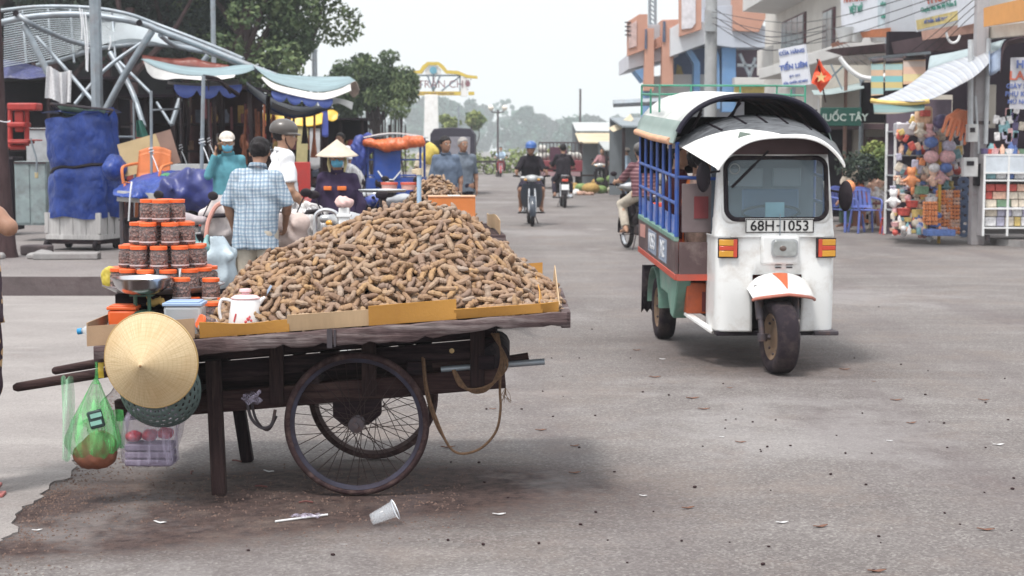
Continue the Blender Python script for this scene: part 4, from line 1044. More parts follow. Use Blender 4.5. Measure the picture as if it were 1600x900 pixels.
mb=MB();a=Vector((tp_.x,0,tp_.z));mb.tube(spline([a+Vector((0,0,-.02)),a+Vector((.004,0,.03)),a+Vector((.0,.01,.08)),a+Vector((.0,.03,.125))],14),[.017,.010,.008,.008,.007,.007,.006,.006,.006,.006,.006,.006,.006,.006,.006],10);mb.build('twisted_handle',gbag,t)
mb=MB();A=P(104,590,6.62);Bq=P(106,719,6.62)
mb.surf(lambda u,v:A.lerp(Bq,v)+Vector((-.024+.046*u*(1+.15*math.sin(5*v))-.0*v,.018*math.sin(7*u+3*v),.008*math.sin(9*u))),16,24,.001)
tag(mb.build('empty_bag',gbag2,loc=A),'empty pale green plastic bag hanging limp from the cart handle','bag')
t,w_,h,tp_=hang_bag('plastic_bag','clear plastic bag with stacked trays and red meat packs hanging under the colander',(240,628),235,676,84,106,6.72,cbag,8,boxy=True)
for k in range(3):
 MB().box((0,0,.022+.033*k),(w_*1.75,w_*1.0,.028)).build('foam_tray',M('mauve_tray',(.20,.165,.235),.6,var=.1),t,bevel=.006)
for k in range(3):
 o=sdf_obj('meat_pack',[ell(((k-1)*w_*.6,-.01,.128+.006*k),(w_*.32,w_*.45,.026))],.006,M('red_meat',(.40,.025,.035),.35,var=.3,vs=40),t,wob=.003,wsc=50)
mb=MB();A=P(188,700,6.70);Bq=P(186,640,6.7);mb.surf(lambda u,v:A.lerp(Bq,v)+Vector((-.03+.05*u,.01*math.sin(6*u+5*v),0)),8,8,.001);tag(mb.build('empty_bag',gbag,loc=A),'crumpled corner of another green bag between the hanging bags','bag')
mb=MB();A=P(158,596,6.75);mb.surf(lambda u,v:A+Vector((-.012+.024*u,.004*math.sin(8*v),-.01-.075*v+.10)),4,8,.001);tag(mb.build('yellow_ribbon',yellowpl,loc=A),'short yellow plastic strip tied beside the green bag','ribbon')
bt=P(150,527,7.05);bo=thing('water_bottle','small blue capped water bottle lying at the left end of the front deck','bottle',(bt.x+.01,bt.y,ztop(bt.x-CX)+.028))
T=TR((0,0,0.01),ry=-PI/2-.12,rz=0)
MB().lathe([(.001,-.08),(.028,-.08),(.030,-.07),(.030,.03),(.026,.045),(.012,.066),(.011,.074)],20,T).build('bottle_body',clearpl,bo,sharp=0)
MB().lathe([(.0305,-.05),(.031,-.05),(.031,-.015),(.0305,-.015)],20,T).build('label',M('blue_label',(.05,.22,.55),.5),bo)
MB().lathe([(.001,.092),(.013,.092),(.014,.09),(.014,.072),(.012,.072)],16,T).build('cap',M('blue_cap',(.03,.30,.62),.4),bo)
#  THREE-WHEELED MINIBUS
tuk=thing('three_wheeler','white nosed three wheeled minibus taxi with blue barred passenger box coming down the road','three-wheeler',(1.785,10.60,0),R(183.4))
TI=(Matrix.Translation((1.785,10.60,0))@rotz(R(183.4))).inverted()
def TL(px,py,Y):return TI@P(px,py,Y)
tw=M('tuk_white',(.74,.75,.75),.35,var=.03,dirt=(.36,.29,.23),damt=.5,dscale=3.4,coat=.1)
tgreen_=M('tuk_green',(.13,.25,.20),.5,dirt=(.32,.33,.30),damt=.5,dscale=6)
tbrown=M('tuk_brown_sheet',(.11,.07,.072),.42,.25,var=.25,vs=2,dirt=(.30,.24,.22),damt=.5,dscale=5)
tredor=M('tuk_red_trim',(.46,.07,.04),.5,dirt=(.3,.12,.1),damt=.4)
sl_=.045
def zz_(y,z):return z+sl_*(-.6-y)
def cab_ring(z):
 t=max(0,min(1,(z-.26)/1.24));hw=.402-.0*t-.035*max(0,(z-1.02))/.48;yf=-.235-.06*max(0,(z-.95)/.55)+.02*math.sin(PI*min(1,(z-.26)/.7));return hw,yf
N=40
def cab_pt(u,z,e=0):
 """u 0..1 runs rear-left, round the nose, rear-right"""
 hw,yf=cab_ring(z);hw-=e;yf-=e;r=.085-e*.5;yr=-.62
 L1=(yf-r)-yr;L2=PI/2*r;L3=2*(hw-r);tot=2*L1+2*L2+L3;s=u*tot
 if s<L1:return Vector((hw,yr+s,z))
 s-=L1
 if s<L2:a=s/r;return Vector((hw-r+r*math.cos(a),yf-r+r*math.sin(a),z))
 s-=L2
 if s<L3:return Vector((hw-r-s,yf+.018*math.sin(PI*s/L3),z))
 s-=L3
 if s<L2:a=PI/2+s/r;return Vector((-(hw-r)+r*math.cos(a),yf-r+r*math.sin(a),z))
 s-=L2;return Vector((-hw,yf-r-s,z))
zsamp=[.26,.27,.35,.45,.55,.65,.75,.85,.895,.905,.91,.96,1.0,1.03,1.06,1.12,1.2,1.28,1.36,1.40,1.43,1.47,1.52]
NU=64
CO=-.022
def in_screen(p):
 x=abs(p.x);a,b=(x-.285)/.06,0
 if not(1.02<p.z<1.445)or p.y<-.40:return False
 return True if x<.335 else False
V=[];F=[]
for j,z in enumerate(zsamp):
 for i in range(NU+1):V.append(cab_pt(i/NU,z,-.006 if abs(z-.905)<.006 else 0)+Vector((CO,0,0)))
for j in range(len(zsamp)-1):
 for i in range(NU):
  c=(V[j*(NU+1)+i]+V[(j+1)*(NU+1)+i+1])/2
  if in_screen(c-Vector((CO,0,0))):continue
  cx=c.x-CO
  if abs(cx)<.175 and c.z<.62 and c.y>-.4:continue
  if(c.y<-.40 and c.z>.93 and abs(cx)>.3):continue
  F.append((j*(NU+1)+i,(j+1)*(NU+1)+i,(j+1)*(NU+1)+i+1,j*(NU+1)+i+1))
cab=mesh_obj('cab',V,F,tw,tuk,True,50);s_=cab.modifiers.new('thick','SOLIDIFY');s_.thickness=.012;s_.offset=0
def rrect(hw,z0,z1,r,n=7,yo=0):
 out=[]
 for(cx,cz,a0)in((hw-r,z0+r,-PI/2),(hw-r,z1-r,0),(-hw+r,z1-r,PI/2),(-hw+r,z0+r,PI)):
  for k in range(n+1):a=a0+PI/2*k/n;out.append((cx+r*math.cos(a),cz+r*math.sin(a)))
 return out
def nose_y(x,z):
 hw,yf=cab_ring(z);x=abs(x);r=.085
 return yf+.018*math.cos(PI*x/(2*(hw-r)))if x<hw-r else yf-r+math.sqrt(max(0,r*r-(x-hw+r)**2))
rr_=rrect(.345,1.022,1.437,.075)
mb=MB();mb.tube([Vector((x+CO,nose_y(x,z)+.012,z))for x,z in rr_],.016,8,closed=True);mb.build('windscreen_rubber',rubber,tuk)
mb=MB();outr=rrect(.372,.995,1.475,.06);n=len(rr_)
V=[Vector((x+CO,nose_y(x,z)+.007,z))for x,z in rr_]+[Vector((x+CO,nose_y(x,z)+.006,z))for x,z in outr]
mb.add(V,[((i+1)%n,i,n+i,n+(i+1)%n)for i in range(n)]);o=mb.build('screen_surround',tw,tuk);q_=o.modifiers.new('t','SOLIDIFY');q_.thickness=.004
mb=MB();mb.surf(lambda u,v:(CO-.345+.69*u,nose_y(-.345+.69*u,1.03+.40*v)+.004,1.025+.41*v),12,6);mb.build('windscreen',windg,tuk)
mb=MB();mb.bar((CO+.13,-.165,1.455),(CO+.02,-.20,1.34),.010,.010);a=TL(1212,236,10.6);b=TL(1145,293,10.75)
mb=MB();a=Vector((a.x,-.225,a.z));b=Vector((b.x,-.205,b.z));m_=a.lerp(b,.42)
mb.bar(a,m_,.012,.012);mb.bar(m_-(b-a)*.05,b,.020,.016);mb.build('wiper',black,tuk)
mb=MB();mb.lathe([(.035,0),(.038,.004),(.03,.006)],20,TR((TL(1150,264,10.8).x,nose_y(.25,1.36)+.012,TL(1150,264,10.8).z),rx=-PI/2));mb.build('round_sticker',M('sticker_grey',(.25,.27,.27),.6),tuk)
MB().box((CO,-.30,1.085),(.13,.01,.10)).build('paper_card',M('pale_blue_card',(.25,.55,.68),.6),tuk)
MB().box((CO,-.303,1.09),(.07,.012,.05)).build('card_print',M('card_dark',(.10,.22,.3),.6),tuk)
MB().box((CO,-.36,.98),(.70,.20,.05)).build('dashboard',black,tuk,bevel=.01)
mb=MB();mb.tube([(CO+.2*math.cos(a),-.42+.05*math.sin(a),1.06+.05*math.sin(a))for a in[2*PI*k/24 for k in range(24)]],.010,6,closed=True);mb.build('steering_bar',black,tuk)
mb=MB();mb.box((.0,-.61,1.2),(.72,.02,.62));mb.build('cab_back_panel',M('cab_back',(.10,.13,.17),.6,var=.4,vs=4),tuk)
for(x_,w2)in((-.17,.20),(.13,.26)):MB().box((x_,-.592,1.30),(w2,.012,.13)).build('cab_rear_pane',M('cab_rear_pane',(.20,.26,.31),.3)if 'cab_rear_pane' not in bpy.data.materials else bpy.data.materials['cab_rear_pane'],tuk,bevel=.01)
MB().box((-.05,-.57,1.10),(.40,.03,.24)).build('driver_backrest',M('blue_vinyl',(.05,.12,.26),.5),tuk,bevel=.03)
def txt_plate():
 A=TL(1163,341,10.83);B=TL(1271,364,10.83);cx=(A.x+B.x)/2;z=(A.z+B.z)/2;w_=abs(A.x-B.x);h=abs(A.z-B.z)
 y=nose_y(0,z)+.012
 p=MB().box((cx,y,z),(w_,.008,h)).build('number_plate',M('plate_white',(.78,.78,.76),.4,var=.02,dirt=(.5,.48,.45),damt=.2),tuk,bevel=.003)
 mb=MB()
 for s in(-1,1):mb.box((cx,y+.0055,z+s*(h/2-.006)),(w_-.004,.004,.006));mb.box((cx+s*(w_/2-.004),y+.0055,z),(.006,.004,h-.018))
 mb.build('plate_border',black,tuk)
 Mx=Matrix.Translation((cx,y+.0062,z-.003))@Matrix.Rotation(PI,4,'Z')@UPR
 dk=M('plate_black',(.02,.018,.02),.5)
 for(s,dx)in(('68H',-.118),('1053',.105)):
  text_mesh('plate_number',s,h*.98,dk,tuk,Matrix.Translation((-dx,0,0))@Mx,bold=.0012)
 MB().box((cx+.012,y+.0065,z),(.020,.003,.010)).build('plate_dot',dk,tuk)
 MB().tube([(cx-.0,y+.014,z-h/2-.02),(cx-.0,y+.014,z+h/2+.03)],.004,6).build('plate_rod',steel,tuk)
txt_plate()
def nose_item(px0,px1,py0,py1,Y=10.84):
 A=TL(px0,py0,Y);B=TL(px1,py1,Y);return(A.x+B.x)/2,(A.z+B.z)/2,abs(A.x-B.x),abs(A.z-B.z)
cx,z,w_,h=nose_item(1186,1246,366,412)
o=MB().box((cx,nose_y(0,z)+.005,z-.005),(w_*1.0,.05,h*1.0)).build('headlight_housing',tw,tuk,bevel=.018)
cx,z,w_,h=nose_item(1202,1243,373,401)
hl=thing_part('headlight',tuk)
pts=rrect(w_/2,-h/2,h/2,.03);MB().prism(pts,.03,Matrix.Translation((cx,nose_y(0,z)+.034,z))).build('bezel',greypaint,hl)
pts=rrect(w_/2*.9,-h/2*.88,h/2*.88,.028);MB().prism(pts,.012,Matrix.Translation((cx,nose_y(0,z)+.048,z))).build('lens',M('lamp_glass',(.36,.38,.38),.12,.3,var=.25,vs=12),hl,bevel=.004)
MB().sph((cx+.015,nose_y(0,z)+.048,z),(.028,.012,.022)).build('bulb',M('bulb_dark',(.12,.09,.08),.2),hl)
mb=MB()
for k in range(3):
 for s in(-1,1):mb.box((cx+s*.038,nose_y(0,.75)+.012,TL(1220,408+5*k,10.8).z),(.052-.006*k,.012,.007))
mb.build('vent_slots',black,tuk)
am=M('amber_lens',(.62,.30,.03),.2,var=.1,coat=.5);rl=M('red_lens',(.55,.06,.03),.2,var=.1,coat=.5)
for(a,b,s)in((1119,1155,1),(1283,1313,-1)):
 cx,z,w_,h=nose_item(a,b,373,401);cx=s*.335+CO+(0 if s>0 else.0);lp=thing_part('indicator',tuk);ww=.125
 rot=Matrix.Rotation(-s*.18,3,'Z');y=nose_y(.335,z)+.012
 MB().box((cx,y,z),(ww+.012,.03,h+.012),rot).build('lamp_base',rubber,lp,bevel=.004)
 for(dz,hh,mm)in((h*.31,h*.34,am),(0,h*.24,rl),(-h*.31,h*.34,am)):
  MB().box(Vector((cx,y,z))+rot@Vector((s*.012,.018,dz)),(ww-.028,.016,hh),rot).build('lens',mm,lp,bevel=.003)
 MB().box(Vector((cx,y,z))+rot@Vector((-s*(ww/2-.014),.018,0)),(.026,.016,h),rot).build('lens',rl,lp,bevel=.003)
MB().box((CO,nose_y(0,.907)+.006,.906),(.64,.012,.010)).build('nose_crease',tw,tuk,bevel=.003)
def mg(u,v,e=0):
 a=-1.32+2.64*u;fx=math.sin(a)*(.225-.01*v);top=.655*1.0;zc=.50+(.165-.055*v)*math.cos(a)**.8*1.0 if math.cos(a)>0 else.5
 droop=.0;y=-.20+.30*v*(.35+.65*math.cos(a));zz=zc-.06*v*v*math.cos(a)+(.045 if abs(a)>1.2 else 0)*0-.02*v*abs(math.sin(a))
 return Vector((fx+CO-.012,y,zz+e))
mb=MB();mb.surf(mg,28,10,.006);md=mb.build('mudguard',tw,tuk,sharp=0)
mb=MB();mb.tube([mg(k/28,1)+Vector((0,.002,-.010))for k in range(29)],.011,6);mb.build('mudguard_trim',M('faded_red_trim',(.42,.14,.10),.5,dirt=(.5,.35,.3),damt=.3),tuk)
mb=MB();mb.surf(lambda u,v:mg(.5+(u-.5)*(.17*(1-v)+.012)+.0*v,.08+.78*v,.004),6,10);mb.build('painted_wedge',M('wedge_orange',(.50,.12,.05),.5),tuk)
MB().box((CO,-.34,.43),(.35,.03,.36)).build('wheel_well',black,tuk)
mb=MB();mb.surf(lambda u,v:(CO+.175*(1 if 0 else 1)*math.cos(PI*u)*1.0,-.33+.11*v,.40+.20*math.sin(PI*u)**.6),16,3,.01);mb.build('arch_lining',black,tuk)
fw=R(-7)
Wc=Vector((0,-.02,.247))
def tuk_wheel(name,c,rad,wd,steer,par):
 w_=thing_part(name,par);T=TR(c,rx=PI/2,rz=PI/2+steer)
 r=rad;h=wd/2
 MB().lathe([(r*.62,-h*.8),(r*.80,-h*1.05),(r*.93,-h*.98),(r*.985,-h*.72),(r,-h*.3),(r,h*.3),(r*.985,h*.72),(r*.93,h*.98),(r*.80,h*1.05),(r*.62,h*.8)],56,T).build('tyre',M_tread,w_,sharp=0)
 MB().lathe([(r*.64,-h*.78),(r*.62,-h*.86),(r*.56,-h*.7),(r*.40,-h*.35),(r*.25,-h*.45),(.001,-h*.5)],40,T).build('rim',M_rim,w_,sharp=50)
 MB().lathe([(r*.64,h*.78),(r*.62,h*.86),(r*.56,h*.7),(r*.40,h*.35),(r*.25,h*.45),(.001,h*.5)][::-1],40,T).build('rim',M_rim,w_,sharp=50)
 mb=MB()
 for sgn in(-1,1):
  for k in range(8):a=2*PI*k/8;mb.sph(T@Vector((r*.47*math.cos(a),r*.47*math.sin(a),sgn*h*.56)),.010,6,4)
 mb.build('wheel_nuts',darksteel,w_)
 return w_
M_tread=M('tuk_tyre',(.022,.016,.022),.88,var=.25,dirt=(.10,.075,.068),damt=.45,dscale=7)
M_rim=M('dusty_rim',(.17,.11,.07),.7,.1,var=.25,dirt=(.12,.08,.06),damt=.6,dscale=12)
wf=tuk_wheel('front_wheel',Wc,.247,.142,R(5),tuk)
for s in(-1,1):
 mb=MB();mb.tube([(s*.125,-.13,.58),(s*.118,-.06,.36)],.030,10);mb.tube([(s*.118,-.06,.38),(s*.112,-.02,.245)],.021,10);mb.tube([(s*.112,-.02,.22),(s*.112,-.02,.27)],.034,10);mb.tube([(s*.112,-.02,.245),(s*.06,-.02,.245)],.018,8)
 mb.build('fork_leg',darksteel,tuk)
mb=MB();mb.box((CO,-.30,.245),(.80,.10,.035));mb.build('bumper_beam',black,tuk,bevel=.008)
mb=MB();mb.box((-.36,-.25,.250),(.17,.16,.03));mb.build('step_plate',darksteel,tuk,bevel=.006)
a=TL(1073,490,11.3);b=TL(1116,519,10.95);mb=MB();mb.bar(a,b,.05,.022);mb.build('running_board',tw,tuk,bevel=.004)
mb=MB();mb.box((.02,-1.2,.30),(.5,1.5,.10));mb.box((.02,-1.5,.40),(.8,.5,.12));mb.build('chassis',black,tuk,bevel=.01)
for(px,py,s)in((1096,276,1),(1320,306,-1)):
 c=TL(px,py,10.95);m_=thing_part('mirror',tuk);c.y=-.30
 MB().sph(c,(.050,.022,.105),16,12).build('mirror_shell',black,m_);mb=MB();mb.tube([c+Vector((0,-.01,.02)),(s*.37+CO,-.33,c.z+.04)],.008,6);mb.build('mirror_arm',black,m_)
xl,xr,yf_,yr_=.60,-.445,-.60,-2.45
def boxz(z):return[(yf_,zz_(yf_,z)),(yr_,zz_(yr_,z))]
def side_slab(mb,x,z0,z1,th,ya=yf_,yb=yr_):
 mb.hexa([(x-th/2,ya,zz_(ya,z0)),(x+th/2,ya,zz_(ya,z0)),(x+th/2,ya,zz_(ya,z1)),(x-th/2,ya,zz_(ya,z1))],[(x-th/2,yb,zz_(yb,z0)),(x+th/2,yb,zz_(yb,z0)),(x+th/2,yb,zz_(yb,z1)),(x-th/2,yb,zz_(yb,z1))])
for x in(xl,xr):
 mb=MB();side_slab(mb,x,.625,.85,.022);mb.build('side_panel',tbrown,tuk)
 mb=MB();side_slab(mb,x,.580,.625,.030);mb.build('bottom_trim',tredor,tuk,bevel=.004)
 mb=MB();side_slab(mb,x,.85,.885,.032);mb.build('top_trim',tgreen_,tuk,bevel=.004)
mb=MB();mb.box(((xl+xr)/2,yf_+.005,.735),(xl-xr-.03,.02,.225));mb.build('front_panel',tbrown,tuk)
mb=MB();mb.box(((xl+xr)/2,yf_+.006,.601),(xl-xr,.03,.044));mb.build('bottom_trim',tredor,tuk)
mb=MB();side_slab(mb,(xl+xr)/2,.60,.62,xl-xr-.03);mb.build('floor',darksteel,tuk)
mb=MB();mb.box(((xl+xr)/2,yr_,zz_(yr_,.74)),(xl-xr,.02,.25));mb.build('tailgate',tbrown,tuk)
for k,(ya,s)in enumerate(((-1.30,'3'),(-1.62,'5'))):
 pass
pm=M('side_sign_blue',(.24,.28,.36),.6);lm_=M('side_letter',(.62,.63,.66),.6)
for(ya,wd,tx)in((-1.15,.36,'XE'),(-1.68,.40,'1053')):
 zc=zz_(ya,.738);MB().box((xl+.0125,ya,zc),(.006,wd,.17),Matrix.Rotation(sl_,3,'X').inverted()).build('side_sign',pm,tuk)
 text_mesh('side_lettering',tx,.17,lm_,tuk,Matrix.Translation((xl+.018,ya,zc))@Matrix.Rotation(PI/2,4,'Z')@UPR,bold=.002)
MB().box((xl+.0125,-2.2,zz_(-2.2,.775)),(.006,.26,.10)).build('side_sign',M('pink_sign',(.48,.24,.21),.6),tuk)
A=TL(1065,285,11.2);B=TL(1130,362,11.2)
mb=MB();xa,xb=.565,.20;mb.box(((xa+xb)/2,yf_-.01,1.085),(xa-xb,.016,.34));mb.build('front_board',M('dull_board',(.15,.115,.12),.6,dirt=(.13,.1,.1),damt=.4),tuk,bevel=.003)
mb=MB();mb.box((.46-.03,yf_+.0,1.09),(.10,.006,.155));mb.build('red_square',M('dark_red_patch',(.17,.025,.03),.6),tuk)
def zb_(y,z):return z+sl_*(-.6-y)
ys=[yf_-.01-i*(yf_-yr_-.03)/6.0*-1 for i in range(7)];ys=[-.61-.305*i for i in range(7)]
for y in ys:
 for x in(xl,xr):
  mb=MB();mb.tube([(x,y,zb_(y,.885)),(x,y,zb_(y,1.545))],.0125 if y!=ys[0]else.016,8);mb.build('upright_bar',bluep,tuk)
for z in(1.115,1.300):
 for x in(xl,xr):
  mb=MB();mb.tube([(x+.001,-.60,zb_(-.6,z)),(x+.001,-2.45,zb_(-2.45,z))],.013,8);mb.build('rail',M_railblue if 0 else bluep,tuk)
mb=MB();mb.tube([(xl,-.605,1.30),(.22,-.605,1.285)],.013,8);mb.build('rail',bluep,tuk)
mb=MB();side_slab(mb,xl-.014,.885,1.02,.006,-.62,-2.44);mb.build('inner_panel',M('faded_blue_panel',(.06,.14,.42),.6,dirt=(.5,.4,.45),damt=.6,dscale=10),tuk)
mb=MB();side_slab(mb,xl-.17,.68,.74,.30,-.75,-2.40);mb.build('bench_seat',M('red_vinyl',(.50,.07,.04),.45),tuk,bevel=.01)
def roof(u,v,e=0):
 a=-1+2*u;y=-.56-1.93*v;hw=(xl-xr)/2+.03;cx=(xl+xr)/2;z0=1.535;hh=.335
 x=cx+hw*a;z=z0+hh*(1-abs(a)**2.7)**.62;return Vector((x,y,zz_(y,z)*1.0+e))
cm=stripes('canopy_sheet',[(0,(.66,.67,.66)),(.5,(.66,.67,.66))],2,10)
mt_,t_,b_=newmat('canopy_two_tone');tc=t_.nodes.new('ShaderNodeTexCoord');sp2=t_.nodes.new('ShaderNodeSeparateXYZ');t_.links.new(tc.outputs['Object'],sp2.inputs[0])
zrel=math_(t_,'ADD',sp2.outputs[2],math_(t_,'MULTIPLY',sp2.outputs[1],sl_));nz=noise_(t_,coords(t_),5,6)
o_=mixc(t_,ramp(t_,zrel,.1,.1005),(.22,.29,.27),(.70,.71,.70));rr2=math_(t_,'GREATER_THAN',zrel,1.662)
o_=mixc(t_,rr2,mixc(t_,nz,(.15,.22,.20),(.30,.36,.34)),mixc(t_,ramp(t_,nz,.4,.7),(.62,.62,.61),(.42,.43,.42)));t_.links.new(o_,b_.inputs['Base Color']);b_.inputs['Roughness'].default_value=.55
mb=MB();mb.surf(roof,40,10,.008);rf=mb.build('canopy',[mt_],tuk,sharp=0)
mb=MB();mb.surf(lambda u,v:roof(.02+.96*u,.01+.98*v,-.012),30,10);mb.build('canopy_lining',tblack,tuk,sharp=0)
mb=MB();mb.tube([roof(.02+.96*k/40,0)+Vector((0,.012,-.004))for k in range(41)],.019,8);mb.build('front_hoop',M('navy_hoop',(.012,.010,.022),.55),tuk)
for v in(.22,.42,.62,.82):
 mb=MB();mb.tube([roof(.02+.96*k/30,v)+Vector((0,0,-.025))for k in range(31)],.010,6);mb.build('canopy_hoop',darksteel,tuk)
ot=M('orange_roll',(.62,.33,.20),.7,dirt=(.5,.34,.25),damt=.4)
for x in(xl+.03,xr-.03):
 mb=MB();mb.tube([(x,-.75,zz_(-.75,1.545)),(x+.004,-1.6,zz_(-1.6,1.54)),(x,-2.47,zz_(-2.47,1.55))],.026,10);mb.build('rolled_side_cover',ot,tuk)
yc_=-2.42;wx0,wx1,wz0,wz1=.30,-.24,1.755,1.875
def arch_z(x):a=max(-1,min(1,(x-(xl+xr)/2)/((xl-xr)/2+.03)));return zz_(yc_,1.535+.335*(1-abs(a)**2.7)**.62)-.015
for(xa,xb,za,zb2)in((xl,wx0,1.30,None),(wx1,xr,1.30,None),(wx0,wx1,1.30,wz0),(wx0,wx1,wz1,'top')):
 mb=MB();mb.surf(lambda u,v:(xa+(xb-xa)*u,yc_,(wz1 if zb2=='top' else za)+((wz0-za)if isinstance(zb2,float)else(arch_z(xa+(xb-xa)*u)-(wz1 if zb2=='top' else za)))*v),10,3,.006);mb.build('rear_curtain',tblack,tuk,smooth=False)
mt3,t_,b_=newmat('cab_roof_sheet');tc=t_.nodes.new('ShaderNodeTexCoord');sp2=t_.nodes.new('ShaderNodeSeparateXYZ');t_.links.new(tc.outputs['Object'],sp2.inputs[0])
nz=noise_(t_,coords(t_,(1,2.5,1)),9,6,.7);nl=noise_(t_,coords(t_),3,4)
edge_=math_(t_,'ADD',sp2.outputs[1],math_(t_,'ADD',math_(t_,'MULTIPLY',sp2.outputs[0],.62),math_(t_,'MULTIPLY',math_(t_,'SUBTRACT',nl,.5),.10)))
atn=NN(t_,'ShaderNodeAttribute',attribute_name='rnd')
absl=math_(t_,'GREATER_THAN',math_(t_,'ADD',atn.outputs['Fac'],math_(t_,'MULTIPLY',math_(t_,'SUBTRACT',nl,.5),.11)),0.0)
o_=mixc(t_,absl,mixc(t_,ramp(t_,nz,.36,.68),(.035,.037,.043),(.15,.16,.175)),(.76,.76,.75));t_.links.new(o_,b_.inputs['Base Color']);b_.inputs['Roughness'].default_value=.5
bumpn(t_,b_,nz,.5,.02)
def croof(u,v,e=0):
 a=-1+2*u;s=v**.9
 hw=.422+.148*s;cx=-.0+.03*s+.012;y=.06-.74*v-.10*(abs(a)**2)*(1-v)*.3
 zc=1.565+.165*v**.8;dr=.195+.0*v;z=zc-dr*abs(a)**(2.3+1.1*(1-v))+(.012*(1-v)**6)
 if a>0:z-=.02*(1-v)*a
 return Vector((cx+hw*a,y,z+e))
mb=MB();mb.surf(croof,40,22,.006);cr_=mb.build('cab_roof',mt3,tuk,sharp=0)
at_=cr_.data.attributes.new('rnd','FLOAT','POINT');vals=[(.035+.09*abs(2*(i/40)-1)+1.25*max(0,i/40-.50)**.9)-(j/22)for j in range(23)for i in range(41)]
at_.data.foreach_set('value',np.array(vals+vals,dtype=np.float32))
mb=MB();mb.tube([croof(k/40,0)+Vector((0,.002,-.005))for k in range(41)],.006,5);mb.build('roof_edge',tw,tuk)
for u in(.2,.36,.5,.64,.8):
 mb=MB();mb.tube([croof(u,.55+.45*k/6)+Vector((0,0,.006+.0*k))for k in range(7)],.010,5);mb.build('roof_rib',tblack,tuk)
mb=MB()
for(x,y,s)in((.20,-.02,1),(.235,-.02,.8),(.268,-.02,.55)):
 pass
mb=MB();mb.add([croof(.745,.30,.012),croof(.80,.15,.012),croof(.70,.13,.012)],[(0,1,2)]);mb.build('dark_patch',M('patch_dark_green',(.09,.12,.10),.6),tuk,smooth=False)
mb=MB();mb.surf(lambda u,v:(croof(.06+.88*u,.42).x*.92,-.255-.03*v,1.46+(croof(.06+.88*u,.42).z-.012-1.46)*v),24,3,.01);mb.build('brow',M('brow_dark',(.10,.06,.065),.7),tuk)
for px in(1092,1153):
 a=TL(px,176,11.25);mb=MB();mb.tube([croof(.5+(a.x/1.1),.98),Vector((a.x,-.57,roof(.5+(a.x-.03)/1.2,0).z-.02))],.010,6);mb.tube([croof(.5+(a.x/1.1)+.02,.98),Vector((a.x,-.57,roof(.5+(a.x-.03)/1.2,0).z-.05))],.008,6);mb.build('roof_strut',black,tuk)
rk_=thing_part('roof_rack',tuk);gm=M('rack_green',(.05,.24,.16),.5,dirt=(.2,.3,.26),damt=.4)
zr1,zr0=1.955,1.90
y0_,y1_=-1.45,-2.40;xa_,xb_=.60,-.50
for(z,nm)in((2.005,'rack_rail'),(1.935,'rack_rail')):
 mb=MB();mb.tube([(xa_,y0_,z-.04),(xa_,y1_,z),(xb_,y1_,z),(xb_,y0_,z-.04)],.0085,6);mb.build(nm,gm,rk_)
for(x,y)in((xa_,y0_),(xa_,-1.9),(xa_,y1_),(.2,y1_),(-.2,y1_),(xb_,y1_),(xb_,-1.9),(xb_,y0_)):
 mb=MB();mb.tube([(x,y,1.77 if abs(x)>.4 else 1.90),(x,y,2.0-(.04 if y>-2 else 0))],.008,6);mb.build('rack_post',gm,rk_)
mb=MB()
for s,x in((1,xl-.03),(-1,xr+.03)):
 mb=MB();mb.prism([(-.66,.60),(-1.55,.62),(-1.45,.45),(-1.12,.44),(-.98,.30),(-.86,.285),(-.80,.36)],.10,Matrix.Translation((x-.04*s,0,0))@Matrix.Rotation(PI/2,4,'Z'));mb.build('underbody_panel',tgreen_,tuk,bevel=.01,recalc=True)
 mb=MB();cxx=.46*s;mb.surf(lambda u,v:(cxx-.09+.18*v,-2.05+.30*math.cos(PI*u),.27+.30*math.sin(PI*u)),18,2,.008);mb.build('wheel_arch',tgreen_,tuk)
 tuk_wheel('rear_wheel',Vector((cxx,-2.05,.247)),.247,.13,0,tuk)
 mb=MB();rg=random.Random(2);n=10
 top=[(cxx+.13-.24*k/n,-2.38,.56)for k in range(n+1)];bot=[(cxx+.13-.24*k/n,-2.42,.17+.03*(k%2))for k in range(n+1)]
 mb.add(top+bot,[(k,k+1,n+2+k,n+1+k)for k in range(n)]);o=mb.build('mudflap',rubber,tuk);q_=o.modifiers.new('t','SOLIDIFY');q_.thickness=.008
mb=MB();mb.tube([(-.4,-2.05,.247),(.4,-2.05,.247)],.03,8);mb.build('rear_axle',darksteel,tuk)
fb=MB();A=TL(1082,452,11.3);B=TL(1112,500,11.3);fb.box((.40,-.80,.445),(.22,.20,.22));fb.build('fuel_box',M('fuel_box_orange',(.50,.10,.03),.5,dirt=(.2,.06,.04),damt=.6),tuk,bevel=.006)
MB().box((.40-.05,-.697,.42),(.10,.004,.14)).build('box_hatch',M('hatch_dark_red',(.16,.03,.03),.6),tuk)
